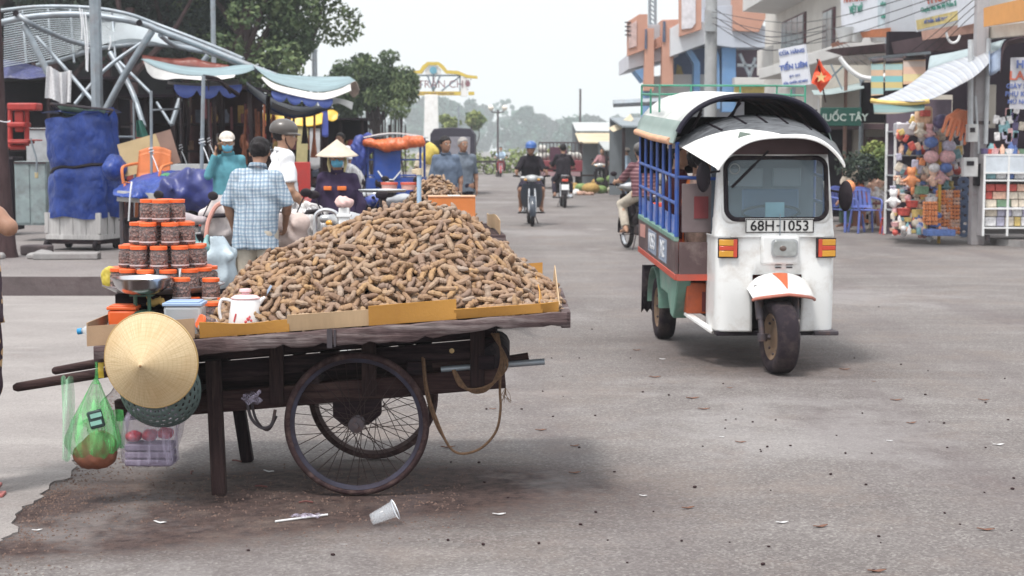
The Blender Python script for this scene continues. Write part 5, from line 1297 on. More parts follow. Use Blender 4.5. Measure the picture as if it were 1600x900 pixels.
#  PEOPLE
def V3(*a):return np.array(a,float)
def person(label,loc,rz,H=1.66,pose=None,top=c_white,bottom=c_dark,sk=skin,hr=hair,res=.012,sleeve='short',hem=.84,hat=None,mask=False,collar=None,fingers=True,detail=True,group=None,yaw=0,pitch=0,shorts=False,loose=.016,shoes=None,cat='person',bald=False,hairlen=0):
 J=dict(pel=(0,0,.93),che=(0,.0,1.24),nec=(0,0,1.43),hea=(0,.02,1.575),shL=(-.152,0,1.372),shR=(.152,0,1.372),elL=(-.225,-.02,1.09),elR=(.225,-.02,1.09),wrL=(-.235,.05,.85),wrR=(.235,.05,.85),hiL=(-.088,0,.90),hiR=(.088,0,.90),knL=(-.10,.02,.49),knR=(.10,.02,.49),anL=(-.11,-.02,.085),anR=(.11,-.02,.085),toL=(-.13,.15,.035),toR=(.13,.15,.035),hdL=None,hdR=None,fwd=(0,1,0))
 if pose:J.update(pose)
 s=H/1.70
 J={k:(V3(*v)*(s if k!='fwd' else 1)if v is not None else None)for k,v in J.items()}
 fw=J['fwd']/np.linalg.norm(J['fwd'])
 t=thing('person',label,cat,loc,rz,group)
 def S_(x):return x*s
 Rh=np.array((Matrix.Rotation(yaw,3,'Z')@Matrix.Rotation(pitch,3,'X')))
 hc=J['hea'];hp=lambda*a:hc+Rh@(V3(*a)*s)
 sx_=J['shR']-J['shL'];sx_=sx_/np.linalg.norm(sx_);LL=loose*s
 def tor(p0,p1,o0,o1,r0,r1,k,fl,cut=None):return[cap(p0+sx_*q*o0*s,p1+sx_*q*o1*s,r0,r1,k,(fw,fl),cut)for q in(-1,1)]
 body=tor(J['pel'],J['che'],.052,.062,S_(.098),S_(.102),S_(.05),1.18)+tor(J['che'],J['nec']-V3(0,0,.07)*s,.062,.02,S_(.098),S_(.06),S_(.05),1.1)+[cap(J['nec']-V3(0,0,.035)*s,J['shL'],S_(.038),S_(.046),k=S_(.04)),cap(J['nec']-V3(0,0,.035)*s,J['shR'],S_(.038),S_(.046),k=S_(.04)),cap(J['nec']-V3(0,0,.05)*s,hp(0,-.01,-.07),S_(.052),S_(.047),S_(.03)),cap(J['hiL'],J['hiR'],S_(.095),k=S_(.05))]
 for sd in 'LR':
  sh,el,wr,hi,kn,an,to=(J[a+sd]for a in('sh','el','wr','hi','kn','an','to'))
  body+=[cap(sh,el,S_(.047),S_(.036),S_(.03)),cap(el,wr,S_(.037),S_(.025),S_(.02)),ell(el+(wr-el)*.28,V3(.036,.036,.036)*s,None,S_(.03)),cap(hi,kn,S_(.080),S_(.053),S_(.03)),cap(kn,an,S_(.052),S_(.034),S_(.02)),ell(kn+(an-kn)*.3-fw*.018*s,V3(.048,.05,.07)*s,None,S_(.04)),cap(an+V3(0,0,-.02)*s,to,S_(.036),S_(.026),S_(.02),((0,0,1),1.15)),cap(an,an-V3(0,0,.045)*s-(to-an)*.22*V3(1,1,0),S_(.034),S_(.028),S_(.02))]
  hd=J['hd'+sd];d=(hd if hd is not None else(wr-el));d=d/np.linalg.norm(d)
  sx=-1 if sd=='L' else 1
  n=np.cross(d,fw if abs(d@fw)<.9 else V3(0,0,1));n/=np.linalg.norm(n);n*=(1 if n[0]*sx>0 else-1)
  if abs(n[0])<.3:n=V3(0,0,1)-d*d[2];n/=np.linalg.norm(n)
  b=np.cross(n,d);b=b*(1 if(b@fw)>0 else-1)
  palm=wr+d*.045*s;body.append(cap(wr,wr+d*.075*s,S_(.027),S_(.036),S_(.012),(n,2.1)))
  if fingers:
   for q,ln in((-1.5,.058),(-.5,.073),(.5,.078),(1.5,.070)):
    a=wr+d*.085*s-b*q*.0185*s*-1;m_=a+(d*.8-n*.25)*ln*.5*s;e=m_+(d*.55-n*.85)*ln*.5*s
    body+=[cap(a,m_,S_(.0088),S_(.0082),S_(.004)),cap(m_,e,S_(.0082),S_(.007),S_(.003))]
   a=wr+d*.025*s+b*.026*s;m_=a+(d*.6+b*.55-n*.2)*.045*s;e=m_+(d*.9+b*.05-n*.3)*.032*s
   body+=[cap(a,m_,S_(.0125),S_(.010),S_(.010)),cap(m_,e,S_(.0098),S_(.0085),S_(.004))]
  else:body.append(ell(wr+d*.12*s,V3(.03,.03,.04)*s,None,S_(.02)))
 e3=lambda*a,**k:ell(*a,**k)
 body+=[ell(hp(0,-.005,.03),V3(.077,.095,.092)*s,Rh,S_(.02)),ell(hp(0,.025,-.035),V3(.060,.068,.075)*s,Rh,S_(.03)),ell(hp(0,.062,-.088),V3(.028,.022,.020)*s,Rh,S_(.02)),cap(hp(0,.088,.008),hp(0,.108,-.026),S_(.007),S_(.0125),S_(.010)),cap(hp(-.012,.094,-.030),hp(.012,.094,-.030),S_(.008),k=S_(.006)),ell(hp(0,.090,-.055),V3(.022,.010,.0065)*s,Rh,S_(.004)),ell(hp(0,.088,-.066),V3(.018,.010,.006)*s,Rh,S_(.005)),cap(hp(-.045,.078,.028),hp(.045,.078,.028),S_(.012),k=S_(.014)),ell(hp(-.079,-.005,-.008),V3(.010,.020,.031)*s,Rh,S_(.008)),ell(hp(.079,-.005,-.008),V3(.010,.020,.031)*s,Rh,S_(.008)),ell(hp(-.031,.094,.006),V3(.017,.010,.010)*s,Rh,sub=True),ell(hp(.031,.094,.006),V3(.017,.010,.010)*s,Rh,sub=True)]
 sdf_obj('body',body,res,sk,t,smooth_it=1)
 if detail:
  for sg in(-1,1):
   MB().sph(Vector(hp(sg*.031,.083,.006)),.0115*s,8,6).build('eye',eyem,t);MB().sph(Vector(hp(sg*.031,.0925,.006)),.0052*s,6,4).build('iris',iris,t)
   mb=MB();mb.tube([Vector(hp(sg*.016,.096,.026)),Vector(hp(sg*.032,.097,.030)),Vector(hp(sg*.048,.086,.026))],.0035*s,4);mb.build('eyebrow',hr,t)
  if not mask:mb=MB();mb.tube([Vector(hp(-.020,.092,-.060)),Vector(hp(0,.100,-.058)),Vector(hp(.020,.092,-.060))],.0032*s,4);mb.build('mouth',lipm,t)
 if not bald:
  cutp=[(hp(0,.045,.05),Rh@V3(0,.80,-.60)*1.0),(hp(0,0,-.045-hairlen),Rh@V3(0,0,-1))]
  hrp=[ell(hp(0,-.010,.034),V3(.0865,.104,.100)*s,Rh,S_(.01),cut=[(hp(0,.062,.045),Rh@V3(0,.72,-.70)),(hp(0,-.03,-.055),Rh@V3(0,-.1,-1))])]
  sdf_obj('hair',hrp,max(.008,res*.8),hr,t,wob=.005,wsc=55,seed=3)
 L_=loose*s;ce=lambda p,n:(p,n)
 hz_=hem*s if hem else None
 up=(J['che']-J['pel']);up=up/np.linalg.norm(up)
 hemp=J['pel']+up*(hz_-J['pel'][2])if hz_ else J['pel']
 lowt=hem and hem<.5
 shp=tor(hemp-up*.06*s,J['che'],.068,.064,S_(.108)+L_*1.1,S_(.102)+L_,S_(.05),1.10,(hemp,-up))+tor(J['che'],J['nec']-V3(0,0,.07)*s,.066,.02,S_(.100)+L_,S_(.062)+L_*.5,S_(.05),1.08)+[cap(J['nec']-V3(0,0,.035)*s,J['shL'],S_(.042)+L_*.4,S_(.048)+L_*.7,k=S_(.04)),cap(J['nec']-V3(0,0,.035)*s,J['shR'],S_(.042)+L_*.4,S_(.048)+L_*.7,k=S_(.04)),cap(J['nec']-V3(0,0,.04)*s,J['nec']+V3(0,0,.012)*s,S_(.062),S_(.060),S_(.03),cut=(J['nec']+V3(0,0,.012)*s,V3(0,-.25,1)))]
 for sd in 'LR':
  sh,el,wr=J['sh'+sd],J['el'+sd],J['wr'+sd];d=(el-sh)/np.linalg.norm(el-sh);d2=(wr-el)/np.linalg.norm(wr-el)
  if sleeve in('short','cap'):c=sh+(el-sh)*(.78 if sleeve=='short' else.30);shp.append(cap(sh,c+d*.04*s,S_(.050)+L_*.8,S_(.046)+L_*1.2,S_(.03),cut=(c,d)))
  elif sleeve=='long':
   shp.append(cap(sh,el,S_(.049)+L_*.7,S_(.040)+L_*.6,S_(.03)));c=el+(wr-el)*.93;shp.append(cap(el,c+d2*.03*s,S_(.041)+L_*.7,S_(.031)+L_*.5,S_(.025),cut=(c,d2)))
  elif sleeve=='elbow':
   shp.append(cap(sh,el+d*.03*s,S_(.050)+L_*.8,S_(.043)+L_*1.1,S_(.03),cut=(el,d)))
 sdf_obj('shirt',shp,res,top,t,wob=.0075*s,wsc=11,seed=len(label))
 if collar is not None:
  mb=MB();c0=J['nec']+V3(0,-.004,.014)*s
  mb.lathe([(.060*s,-.012*s),(.063*s,.018*s),(.069*s,.020*s),(.078*s,-.012*s)],20,Matrix.Translation(Vector(c0))@Matrix.Rotation(-.2,4,'X'));o=mb.build('collar',collar,t,sharp=60);q_=o.modifiers.new('t','SOLIDIFY');q_.thickness=.004
 pt=[cap(J['hiL']*.75+J['hiR']*.25,J['hiR']*.75+J['hiL']*.25,S_(.098)+L_*.2,k=S_(.05))]+tor(J['pel'],J['pel']+up*.06*s,.055,.053,S_(.104),S_(.101),S_(.04),1.15)
 for sd in 'LR':
  hi,kn,an=J['hi'+sd],J['kn'+sd],J['an'+sd];d=(kn-hi)/np.linalg.norm(kn-hi);d2=(an-kn)/np.linalg.norm(an-kn)
  if shorts:c=hi+(kn-hi)*.95;pt.append(cap(hi,c+d*.04*s,S_(.088)+L_*.6,S_(.070)+L_*.6,S_(.03),cut=(c,d)))
  else:pt.append(cap(hi,kn,S_(.086)+L_*.5,S_(.062)+L_*.6,S_(.03)));c=kn+(an-kn)*.95;pt.append(cap(kn,c+d2*.04*s,S_(.060)+L_*.7,S_(.052)+L_*.7,S_(.02),cut=(c,d2)))
 sdf_obj('trousers',pt,res,bottom,t,wob=.006*s,wsc=13,seed=5)
 if shoes:
  for sd in 'LR':
   an,to=J['an'+sd],J['to'+sd];dd=(to-an)*V3(1,1,0);dd/=np.linalg.norm(dd)
   mb=MB();c=(an+to)/2;a=Vector((*(an-dd*.06*s)[:2],.006));b=Vector((*(to+dd*.045*s)[:2],.006));a.z=b.z=max(.006,min(an[2]-.085*s,to[2]-.035*s)+.006);mb.bar(a,b,.088*s,.014);mb.build('sandal',shoes,t,bevel=.004)
 if mask:
  sdf_obj('face_mask',[ell(hp(0,.042,-.045),V3(.063,.078,.058)*s,Rh,S_(.01),cut=[(hp(0,.03,0),Rh@V3(0,-1,0)),(hp(0,0,-.002),Rh@V3(0,.25,1))]),cap(hp(0,.095,-.012),hp(0,.110,-.03),S_(.012),S_(.014),S_(.02))],max(.006,res*.6),maskblue,t)
  for sg in(-1,1):
   mb=MB();mb.tube([Vector(hp(sg*.060,.055,-.025)),Vector(hp(sg*.082,.01,-.005))],.002*s,4);mb.build('mask_strap',maskblue,t)
 MR=Matrix.Translation(Vector(hc))@Matrix(Rh.tolist()).to_4x4()
 if hat=='conical':
  mb=MB();mb.lathe([(.001,.165*s)]+[(.225*s*i/10,(.165-.17*i/10)*s)for i in range(1,11)]+[(.222*s,-.008*s),(.001,.155*s)],40,MR@Matrix.Translation((0,-.01*s,.035*s))@Matrix.Rotation(-.08,4,'X'));mb.build('conical_hat',hatm2,t,sharp=0)
  for sg in(-1,1):
   mb=MB();mb.tube([Vector(hp(sg*.085,0,.03)),Vector(hp(sg*.088,.02,-.06)),Vector(hp(sg*.075,.045,-.14))],[.012*s,.018*s,.010*s],6);mb.build('hat_scarf',M_scarf,t)
 elif hat in('helmet','bluehelmet'):
  m_=M_helmet if hat=='helmet' else M_bluehelmet
  sdf_obj('helmet',[ell(hp(0,-.012,.060),V3(.112,.128,.098)*s,Rh,.01,cut=(hp(0,0,.012),Rh@V3(0,-.12,-1))),ell(hp(0,.05,.022),V3(.112,.098,.012)*s,Rh,.012)],max(.007,res*.7),m_,t)
  for sg in(-1,1):
   mb=MB();mb.tube([Vector(hp(sg*.085,.0,.03)),Vector(hp(sg*.074,.02,-.06)),Vector(hp(sg*.03,.06,-.115))],.005*s,5);mb.build('helmet_strap',black,t)
 elif hat=='cap':
  sdf_obj('cap',[ell(hp(0,-.008,.052),V3(.094,.108,.088)*s,Rh,.01,cut=(hp(0,0,.038),Rh@V3(0,0,-1))),ell(hp(0,.095,.040),V3(.072,.075,.010)*s,Rh,.012)],max(.007,res*.7),M_cap,t)
 return t,J,hp
hatm2=M('bleached_palm_hat',(.56,.47,.38),.6,var=.12,vs=12,bump=.4,bs=60)
M_scarf=cloth('yellow_scarf',(.55,.47,.25))
M_helmet=M('olive_grey_helmet',(.075,.066,.062),.35,var=.15,coat=.2)
M_bluehelmet=M('blue_helmet',(.03,.10,.32),.3,var=.1,coat=.4)
M_cap=M('floral_cap',(.60,.55,.50),.85,var=.25,vs=40)
whiteshoe=M('sandal_rubber',(.35,.30,.28),.7)
pl,J,hp=person('man in a blue and white checked shirt seen from behind',(-2.00,12.5,0),R(-8),1.60,dict(che=(0,.03,1.25),nec=(0,.07,1.43),hea=(.0,.13,1.56),shL=(-.158,.03,1.35),shR=(.158,.03,1.35),elL=(-.245,.02,1.12),wrL=(-.215,.12,.88),elR=(.25,.06,1.12),wrR=(.18,.24,.95)),plaid,c_beige,skin2,res=.0085,hem=.755,sleeve='elbow',yaw=R(8),pitch=R(-16),loose=.018,collar=plaid,shoes=whiteshoe)
mb=MB();mb.box((-.16,-.02,.60),(.012,.12,.14));mb.box((-.163,-.02,.66),(.014,.13,.05));mb.build('cargo_pocket',c_beige,pl,bevel=.006)
person('man in a white short sleeved shirt and olive grey helmet, face in profile',(-2.10,14.7,0),R(-70),1.74,dict(elL=(-.21,.08,1.12),wrL=(-.16,.26,.93),elR=(.225,.02,1.10),wrR=(.20,.20,.89),shL=(-.16,0,1.38),shR=(.16,0,1.38)),c_white,c_dark,skin,res=.009,hem=.86,sleeve='short',hat='helmet',yaw=R(-14),pitch=R(-4),collar=c_white,loose=.02,shoes=black)
mp,J,hp=person('person in turquoise, floral cap and face mask holding a phone to the ear',(-2.92,16.5,.2),R(176),1.47,dict(shR=(.15,0,1.36),elR=(.215,.12,1.18),wrR=(.115,.12,1.44),hdR=(-.1,-.15,.98),hea=(0,.03,1.57)),c_cyan,c_dark,skin,res=.009,sleeve='long',hat='cap',mask=True,yaw=R(16),pitch=R(-8),shoes=black,collar=c_cyan)
a=Vector(J['wrR']);MB().box(a+Vector((-.022,.012,.065)),(.012,.055,.12),Matrix.Rotation(.2,3,'Y')).build('phone',black,mp,bevel=.004)
wh,J,hp=person('woman in a conical hat, blue mask and navy work shirt with orange pocket flaps',(-1.63,15.0,0),R(172),1.52,dict(elL=(-.24,-.04,1.10),wrL=(-.22,-.02,.86),elR=(.24,-.04,1.10),wrR=(.22,-.02,.86),shL=(-.158,0,1.365),shR=(.158,0,1.365)),c_navy,c_dark,skin,res=.009,sleeve='long',hem=.86,hat='conical',mask=True,yaw=R(14),collar=c_navy,loose=.018,shoes=black)
for sg in(-1,1):
 for(zc,hh,mm)in((1.265,.045,orangec),):
  mb=MB();x=sg*.075*.9;mb.box((x,.118+.0,zc*1.52/1.70),(.085,.02,.040),Matrix.Rotation(sg*-.35,3,'Z'));mb.build('pocket_flap',mm,wh,bevel=.007)
def walk(fr=1):return dict(knL=(-.09,.16*fr,.52),anL=(-.09,.18*fr,.10),toL=(-.10,.36*fr,.045),knR=(.09,.02,.49),anR=(.09,-.22*fr,.12),toR=(.09,-.05,.035),elL=(-.215,-.05,1.10),wrL=(-.225,-.01,.86),elR=(.215,.02,1.10),wrR=(.215,.13,.88))
person('dark haired man in a grey blue shirt walking towards the camera, looking to his side',(-.98,23.7,0),R(172),1.68,walk(),c_blueg,c_dark,skin2,res=.012,sleeve='elbow',hem=.80,yaw=R(38),collar=c_blueg,loose=.008,shoes=black)
person('grey haired man in a dull blue shirt walking just behind the dark haired man',(-.80,26.2,0),R(186),1.68,walk(-1)|dict(toL=(-.1,.02,.03),anL=(-.09,-.16,.10),anR=(.09,.16,.1),toR=(.09,.34,.04),knR=(.09,.14,.5)),c_greyb,c_dark,skin2,greyhair,res=.013,sleeve='elbow',hem=.80,yaw=R(18),collar=c_greyb,loose=.008,shoes=black)
person('person in a dark flowered blouse and trousers at the left frame edge, one elbow raised',(-2.325,6.88,.008),R(-84),1.60,dict(shR=(.16,.0,1.35),hea=(0,-.16,1.55),nec=(0,-.07,1.42),elL=(-.2,-.12,1.1),wrL=(-.2,-.18,.86),elR=(.20,.205,1.235),wrR=(.12,.02,1.42),hdR=(-.3,-.5,.8),toR=(.10,.09,.035),anR=(.10,-.05,.085),toL=(-.1,.03,.035),anL=(-.1,-.11,.085)),flower,flower,skin2,res=.008,sleeve='cap',hem=.78,loose=.02,shoes=M('red_sandal',(.35,.10,.09),.5),hairlen=.05)
#  MOTORBIKES
def bike(label,loc,rz,body=black,accent=plwhite,group=None,plate=False,low=False,name='motorbike',cat='motorbike',lean=0,mirrors=True):
 t=thing(name,label,cat,loc,rz,group);
 if lean:t.rotation_euler=(0,lean,rz)
 r=.275;n=40 if not low else 24
 for(y,nm,wd)in((.62,'front_wheel',.07),(-.60,'rear_wheel',.085)):
  w_=thing_part(nm,t);T=TR((0,y,r),ry=PI/2)
  MB().lathe([(r-.045,-wd*.45),(r-.02,-wd/2),(r-.004,-wd*.3),(r,0),(r-.004,wd*.3),(r-.02,wd/2),(r-.045,wd*.45)],n,T).build('tyre',rubber,w_,sharp=0)
  MB().lathe([(r-.046,-wd*.34),(r-.062,-wd*.2),(r-.062,wd*.2),(r-.046,wd*.34)],n,T).build('rim',chrome,w_)
  MB().lathe([(.001,-.05),(.055,-.05),(.055,.05),(.001,.05)],14,T).build('hub',darksteel,w_)
  if not low:
   mb=MB()
   for k in range(18):a=2*PI*k/18;b=a+(.5 if k%2 else-.5);mb.tube([T@Vector((.05*math.cos(a),.05*math.sin(a),.03 if k%2 else-.03)),T@Vector(((r-.06)*math.cos(b),(r-.06)*math.sin(b),0))],.0022,3)
   mb.build('spokes',steel,w_)
 mb=MB()
 for s in(-1,1):mb.tube([(s*.065,.62,r),(s*.065,.56,.48),(s*.055,.47,.72)],[.022,.022,.018],8)
 mb.build('front_fork',chrome,t)
 mb=MB();mb.surf(lambda u,v:(-.055+.11*u,.60+(.315-.02*abs(2*u-1))*math.cos(-.25+2.1*v),r+(.315-.02*abs(2*u-1))*math.sin(-.25+2.1*v)+.01),6,12,.006);mb.build('front_fender',body,t,sharp=60)
 mb=MB()
 def shield(u,v):
  a=-1+2*u;hw=.155+.05*math.sin(PI*v*.9);return(hw*a,.44+.06*v-.10*abs(a)**2.2+.0-.14*(1-v)*1.0,.36+.46*v)
 mb.surf(shield,14,10,.012);mb.build('leg_shield',body,t,sharp=60)
 sdf_obj('body_cover',[cap((0,.30,.42),(0,.0,.44),.085,.10,.05),cap((0,-.02,.46),(0,-.42,.62),.105,.085,.06),cap((0,-.35,.64),(0,-.72,.70),.085,.045,.04),cap((0,.36,.50),(0,.46,.86),.05,.06,.05)],.014 if low else.011,body,t)
 sdf_obj('seat',[cap((0,.02,.70),(0,-.30,.745),.085,.095,.04,((0,0,1),1.6)),cap((0,-.30,.745),(0,-.58,.755),.095,.07,.04,((0,0,1),1.6))],.012,M_seat,t)
 sdf_obj('handlebar_cowl',[ell((0,.46,.92),(.13,.10,.075),None,.04),cap((-.2,.42,.93),(.2,.42,.93),.035,k=.04)],.012,accent,t)
 MB().sph((0,.535,.92),(.075,.04,.058),16,10).build('headlight',M_lamp,t)
 for s in(-1,1):
  MB().sph((s*.125,.50,.90),(.035,.03,.025),10,6).build('indicator',am,t)
  mb=MB();mb.tube([(s*.15,.42,.945),(s*.30,.36,.965)],.013,8);mb.tube([(s*.24,.37,.965),(s*.36,.345,.97)],.018,8);mb.build('handle_grip',black,t)
  if mirrors:
   mi_=thing_part('mirror',t);mb=MB();mb.tube([(s*.19,.42,.95),(s*.25,.41,1.06),(s*.27,.40,1.10)],.006,6);mb.build('mirror_stem',black,mi_);MB().sph((s*.285,.40,1.125),(.055,.012,.036),12,8).build('mirror_glass',black,mi_)
 MB().box((0,-.05,.31),(.16,.26,.17)).build('engine',darksteel,t,bevel=.03)
 mb=MB();mb.tube([(.09,.02,.28),(.12,-.2,.22),(.125,-.34,.24)],.018,8);mb.tube([(.125,-.32,.24),(.14,-.78,.32)],[.032,.045],12);mb.build('exhaust',chrome,t)
 mb=MB()
 for s in(-1,1):mb.tube([(s*.10,-.60,r),(s*.10,-.50,.62)],.022,8)
 mb.build('rear_shocks',chrome,t)
 mb=MB();mb.box((0,.05,.245),(.52,.03,.03));mb.build('footrest',black,t,bevel=.006)
 mb=MB();mb.surf(lambda u,v:(-.06+.12*u,-.60-.31*math.cos(.2+1.5*v),r+.31*math.sin(.2+1.5*v)),4,10,.006);mb.build('rear_fender',black,t)
 MB().box((0,-.80,.70),(.16,.04,.065)).build('tail_light',rl,t,bevel=.012)
 MB().box((0,-.86,.53),(.19,.012,.14),Matrix.Rotation(-.25,3,'X')).build('rear_plate',plwhite,t)
 mb=MB();mb.tube([(-.07,-.40,.80),(-.09,-.75,.82),(.09,-.75,.82),(.07,-.40,.80)],.010,6);mb.build('grab_rail',chrome,t)
 mb=MB();mb.tube([(-.06,.0,.25),(-.15,-.12,.02)],.010,6);mb.build('side_stand',darksteel,t)
 return t
M_seat=M('seat_vinyl',(.02,.017,.02),.5,var=.2);M_lamp=M('bike_lamp',(.55,.57,.58),.15,.2,var=.1)
ride=dict(pel=(0,-.16,.86),che=(0,-.10,1.14),nec=(0,-.05,1.34),hea=(0,.0,1.475),shL=(-.155,-.07,1.27),shR=(.155,-.07,1.27),elL=(-.27,.08,1.06),elR=(.27,.08,1.06),wrL=(-.30,.30,1.03),wrR=(.30,.30,1.03),hdL=(0,1,-.3),hdR=(0,1,-.3),hiL=(-.09,-.12,.84),hiR=(.09,-.12,.84),knL=(-.21,.26,.69),knR=(.21,.26,.69),anL=(-.20,.08,.34),anR=(.20,.08,.34),toL=(-.22,.24,.28),toR=(.22,.24,.28))
def rider(label,blabel,loc,rz,H=1.70,body=black,accent=plwhite,res=.013,bkw={},**k):
 b=bike(blabel,loc,rz,body,accent,'motorbikes being ridden',**bkw)
 kw=dict(pose=ride,res=res,hem=.80,sleeve='elbow',loose=.016);kw.update(k)
 return person(label,loc,rz,H,**kw)
rider('motorbike rider with a blue helmet, black shirt and shorts riding towards the camera','dark motorbike with a pale headlamp cowl under the blue helmeted rider',(.37,31.5,0),R(182),1.72,body=M('dark_blue_grey_bike',(.03,.04,.06),.3,var=.1,coat=.4),accent=M('silver_cowl',(.38,.39,.40),.35,.3),top=c_black,bottom=c_dark,sk=skin2,hat='bluehelmet',shorts=True,yaw=R(-20),shoes=black,collar=c_black)
rider('bareheaded rider in a black shirt seen from behind, riding away','dark motorbike seen from behind with a white number plate under the bareheaded rider',(1.31,41.2,0),R(2),1.72,top=c_black,bottom=c_dark,sk=skin2,shoes=black,accent=black)
rider('far rider in a pale blue shirt on a red motorbike down the road','red motorbike under the far rider in pale blue',(-.59,85,0),R(180),1.70,body=M('bike_red',(.30,.03,.04),.4),accent=black,res=.02,top=c_pale,bottom=c_dark,fingers=False,detail=False,bkw=dict(low=True))
mst=stripes('striped_maroon_shirt',[(0,(.10,.03,.045)),(.75,(.30,.16,.17))],2,.055,dirt=.1)
rider('rider in a striped maroon shirt passing behind the three-wheeler','silver and black motorbike partly hidden behind the three-wheeler',(1.89,23.6,0),R(14),1.66,body=black,accent=M('silver_bike',(.45,.46,.48),.3,.4),top=mst,bottom=c_beige,sk=skin,hat='helmet',res=.012,shoes=whiteshoe)
rider('distant rider in a dark jacket and white cap near the red truck','distant dark motorbike beside the red cage truck',(2.05,73,0),R(178),1.68,res=.02,top=c_navy,bottom=c_dark,fingers=False,detail=False,hat='cap',bkw=dict(low=True))
seat=dict(pel=(0,0,.12),che=(0,.0,.42),nec=(0,.0,.61),hea=(0,.02,.75),shL=(-.165,0,.555),shR=(.165,0,.555),elL=(-.22,.04,.29),elR=(.22,.04,.29),wrL=(-.16,.26,.22),wrR=(.16,.26,.22),hiL=(-.09,0,.10),hiR=(.09,0,.10),knL=(-.11,.42,.10),knR=(.11,.42,.10),anL=(-.11,.42,-.32),anR=(.11,.42,-.32),toL=(-.11,.58,-.37),toR=(.11,.58,-.37))
def in_tuk(x,y,z):return(TI.inverted()@Vector((x,y,z)))
def sitpose(**k):d=dict(seat);d.update(k);return d
person('passenger in a pink and beige top sitting at the front of the blue barred box',in_tuk(.36,-.98,.74),R(183+90),1.55,sitpose(elR=(.25,.10,.42),wrR=(.10,.30,.56),hdR=(0,.3,1)),M('beige_pink_blouse',(.50,.34,.28),.9,var=.35,vs=22),c_dark,skin,res=.012,hem=.02,sleeve='short',yaw=R(30))
person('passenger in dark maroon and a cap at the back of the blue barred box',in_tuk(.36,-2.05,.78),R(183+90),1.55,seat,c_maroon,c_dark,skin,res=.013,hem=.02,sleeve='long',hat='cap',yaw=R(-35))
person('passenger in an orange top half hidden behind the grey board of the three-wheeler',in_tuk(.30,-1.5,.74),R(183+90),1.5,seat,orangec,c_dark,skin2,res=.013,hem=.02,sleeve='short',yaw=R(10))
person('person in a pale blue shirt and white cap standing by the distant vegetable stalls',(3.55,49.5,0),R(80),1.52,None,c_pale,c_blueg,skin2,res=.02,fingers=False,detail=False,sleeve='long',hat='cap',hem=.8)
rider('person in dusty pink sitting on a parked motorbike by the vegetable heaps','dark motorbike parked by the vegetable heaps',(3.15,56,0),R(168),1.62,res=.02,top=c_pink,bottom=c_dark,fingers=False,detail=False,bkw=dict(low=True))
person('person in a pale shirt standing between the blue cargo trike and the dark van',(-1.78,33.5,0),R(190),1.66,None,c_cream,c_dark,skin2,res=.018,fingers=False,detail=False,hem=.8)
person('person in a white shirt standing among the shops behind the parked motorbikes',(-3.3,31,.2),R(150),1.60,None,c_white,c_dark,skin2,res=.018,fingers=False,detail=False,hem=.8)
silver=M('silver_grey_panel',(.42,.43,.45),.3,.4,var=.06,coat=.3);bluebk=M('bike_blue',(.03,.06,.30),.3,var=.1,coat=.4)
PG='motorbikes parked by the stalls'
bike('blue black and silver motorbike parked in front of the blue cargo trike',(-1.45,17.8,0),R(-38),bluebk,silver,PG,lean=R(-6))
bike('black motorbike with chrome mirrors parked behind the blue and silver one',(-1.75,20.4,0),R(165),black,silver,PG)
bike('black motorbike half hidden behind the woman in the conical hat',(-1.95,17.6,0),R(-70),black,bluebk,PG)
bike('black motorbike loaded with white sacks between the checked shirt man and the helmeted man',(-1.72,13.5,0),R(158),black,black,PG,lean=R(4))
bike('black motorbike with a pink strapped bag standing left of the checked shirt man',(-2.42,13.2,0),R(150),black,M('grey_pink',(.35,.30,.32),.4),PG,mirrors=True)
bike('grey motorbike with a bare handlebar frame between the woman and the heap',(-1.28,13.4,0),R(172),black,silver,PG)
bike('black and grey motorbike parked deeper in the row beside the cargo trike',(-2.45,21.5,0),R(150),black,silver,PG)
bike('dark blue motorbike at the far end of the parked row before the shaded stall',(-2.75,24.5,0),R(175),bluebk,black,PG)
bike('black motorbike standing side on between the masked woman and the red board',(-2.55,17.0,0),R(-105),black,M('dull_red_panel',(.25,.04,.04),.4),PG)
for(px,py,Y,rx,rz_,lb,mm)in((478,352,13.2,.17,.19,'white plastic sack hanging on the loaded motorbike, nearest the helmeted man',wbag),(452,362,12.9,.14,.15,'pinkish white sack tied low on the loaded motorbike behind the heap',M('pinkish_sack',(.58,.46,.42),.5,var=.2,bump=.5,bs=30)),(346,345,12.9,.16,.19,'pinkish sack hanging at the left side of the checked shirt man',M('pale_sack',(.55,.50,.50),.5,var=.2,bump=.5,bs=30)),(346,412,12.2,.11,.20,'pale blue and white shopping bag standing behind the jar pyramid',M('blue_white_sack',(.42,.50,.56),.5,var=.3,vs=6,bump=.5,bs=30)),(322,400,12.4,.08,.17,'green and blue plastic bag beside the tray of jars',M('green_blue_sack',(.20,.36,.36),.5,var=.4,vs=8,bump=.5,bs=30))):
 p=P(px,py,Y);o=sdf_obj('sack',[ell((0,0,rz_*.9),(rx,rx*.7,rz_*.95)),cap((-rx*.4,0,rz_*1.2),(rx*.4,0,rz_*1.35),rx*.5,rx*.4,.06)],.014,mm,wob=.045,wsc=13,seed=int(px));o.location=(p.x,p.y,p.z-rz_);tag(o,lb,'sack','sacks and bags by the motorbikes')
mb=MB();a=P(330,330,12.6);mb.tube(spline([P(322,372,12.6),P(326,345,12.6),P(338,322,12.6),P(352,316,12.6)],14),.018,6);tag(mb.build('pink_strap',M('pink_strap',(.60,.30,.25),.7),loc=a),'pink carrying strap arching over the bag left of the checked shirt man','strap')
